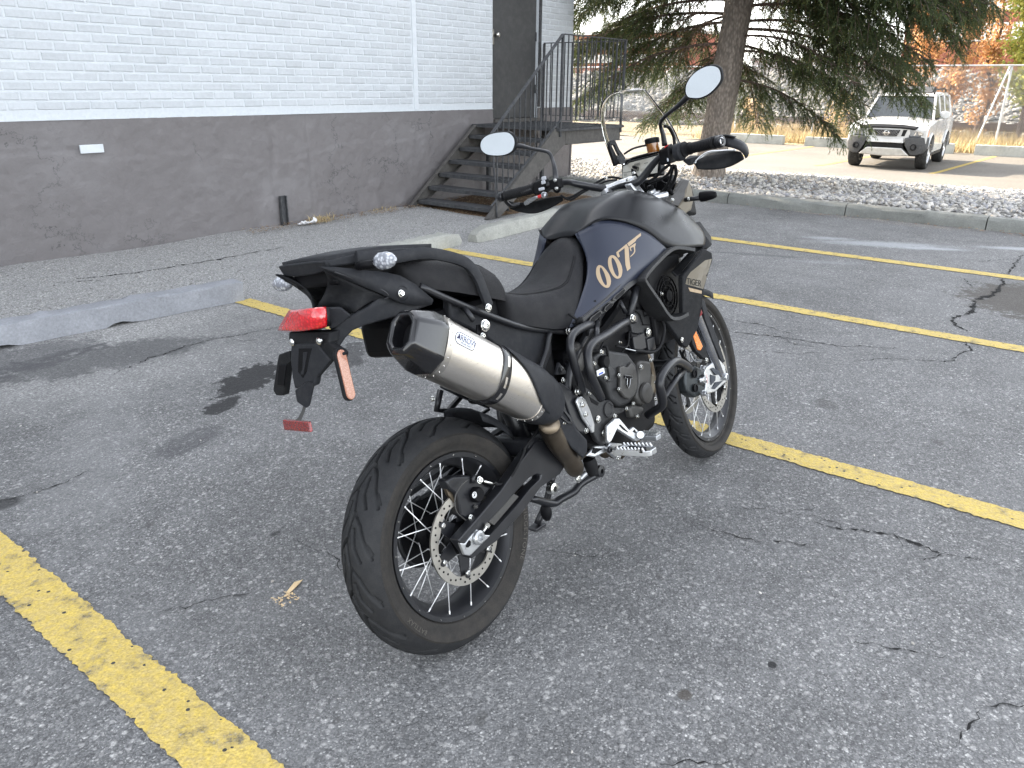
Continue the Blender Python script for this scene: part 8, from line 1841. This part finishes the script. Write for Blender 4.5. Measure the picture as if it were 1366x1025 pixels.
for s_ in (-1, 1): P(G().plate([(1.555, s_ * .015, 1.02), (1.555, s_ * .075, 1.03), (1.540, s_ * .085, 1.095), (1.545, s_ * .02, 1.075)], (.006, 0, 0)), 'headlight_lens', LENS, bevel=.002)
bolt((1.2827, -0.137, 1.0786), .006)
def sf_(c, ax, h, L):
    c = Vector(c); ax = Vector(ax).normalized(); yv = Vector((0, 0, 1)); xv = yv.cross(ax).normalized(); rings = []
    for t, a in ((0, .55), (.08, 1.0), (.35, 1.0), (.75, .82), (.95, .6), (1, .3)):
        rings.append([c + ax * L * t + xv * math.cos(q) * h * .8 * a + yv * math.sin(q) * h * a for q in [2 * PI * k / 14 for k in range(14)]])
    return G().loft(rings)
fs = P(sf_((1.3461, -0.215, 1.0709), (-.12, -1, -.02), .0185, .070), 'turn_signal', DARK, smooth=40)
P(G().tube([(1.3585, -0.15, 1.0701), (1.3557, -0.18, 1.0694), (1.3426, -0.218, 1.0676)], .0085, 12, sm=1), 'signal_stalk', FRM, fs, smooth=True); bolt((1.3404, -0.172, 1.0706), .006, parent=fs)
fs2 = P(sf_((1.36, .215, 1.085), (-.12, 1, -.02), .0185, .070), 'turn_signal', DARK, smooth=40); P(G().tube([(1.37, .15, 1.085), (1.36, .22, 1.085)], .0085, 12, sm=1), 'signal_stalk', FRM, fs2, smooth=True)
# cables and hoses round the steering head
for pts, r_ in (([(1.054, 0.17, 1.1577), (1.0727, 0.15, 1.1579), (1.1, 0.12, 1.1715), (1.207, 0.09, 1.2009), (1.2271, 0.06, 1.2004), (1.2431, 0.03, 1.1873)], .0045), ([(1.0485, 0.18, 1.1705), (1.0651, 0.15, 1.148), (1.0885, 0.11, 1.1656), (1.2005, 0.08, 1.19), (1.2383, 0.05, 1.188)], .004),
                ([(1.2077, -0.19, 1.2021), (1.2119, -0.15, 1.1851), (1.2303, -0.1, 1.1619), (1.2536, -0.05, 1.1626), (1.2623, 0, 1.1643)], .006), ([(1.1997, -0.2, 1.1947), (1.2296, -0.17, 1.174), (1.258, -0.12, 1.1593), (1.2718, -0.06, 1.153)], .005),
                ([(1.2248, -0.2, 1.193), (1.26, -0.18, 1.1638), (1.2814, -0.15, 1.1364), (1.2972, -0.12, 1.115)], .006), ([(1.2319, -0.19, 1.1975), (1.2658, -0.15, 1.1502), (1.3097, -0.1, 1.1237), (1.3521, -0.06, 1.1137)], .005)):
    P(G().tube(pts, r_, 8), 'control_cable', RUBB, smooth=True)
g = G(); rr = random.Random(5)
for k in range(12):
    a = Vector((rr.uniform(1.30, 1.40), rr.uniform(-.10, .06), rr.uniform(1.02, 1.16))); g.tube([a, a + Vector((rr.uniform(-.05, .05), rr.uniform(-.04, .04), rr.uniform(.02, .08))), a + Vector((rr.uniform(-.06, .06), rr.uniform(-.06, .06), rr.uniform(-.02, .10)))], rr.uniform(.003, .007), 6)
P(g, 'wiring_and_hoses', DARK, kind='stuff', smooth=True)
P(G().bx((1.40, -.08, 1.02), (1.45, .08, 1.17)), 'instrument_mount', DARK, bevel=.01)

# ------------------------------------------------------------------ small things lying about
wd = Vector((1.1864, 1.7551, 0.004))
chipm = simple('pale wood splinter', (.62, .47, .28), .7)
G().add([(wd.x - .035, wd.y - .012, .004), (wd.x - .030, wd.y - .004, .010), (wd.x + .015, wd.y + .016, .012), (wd.x + .045, wd.y + .013, .006), (wd.x + .012, wd.y + .000, .004), (wd.x - .01, wd.y - .01, .009)], [(0, 5, 2, 1), (5, 4, 3, 2), (0, 1, 2, 3, 4, 5)]).make('wood_chip', chipm, label='pale wood splinter lying on the asphalt left of the rear tyre', cat='wood chip')
wl = Vector((1.1356, 1.7286, 0.004))
litter('wood_crumbs', (wl.x - .03, wl.x + .03, wl.y - .03, wl.y + .03), 60, .002, .006, .004, chipm, 9, .004, label='pale wood crumbs beside the splinter on the asphalt', cat='wood crumbs')
stones('loose_grit', (-.3, 6, -.6, 4.6), 700, .002, .0045, lambda x, y: 0 * x, STM, seed=31, label='tiny loose grit scattered over the asphalt around the motorcycle', cat='grit')
litter('fallen_leaves', (10.4, 12.6, .5, 6.5), 90, .02, .04, .12, LEAFM, 15, .03, label='brown fallen leaves and cones on the river stones', cat='leaf litter')
litter('kerb_leaves', (9.95, 10.14, .5, 5.2), 120, .008, .02, .006, LEAFM, 16, .01, label='brown leaves caught along the kerb foot', cat='leaf litter')
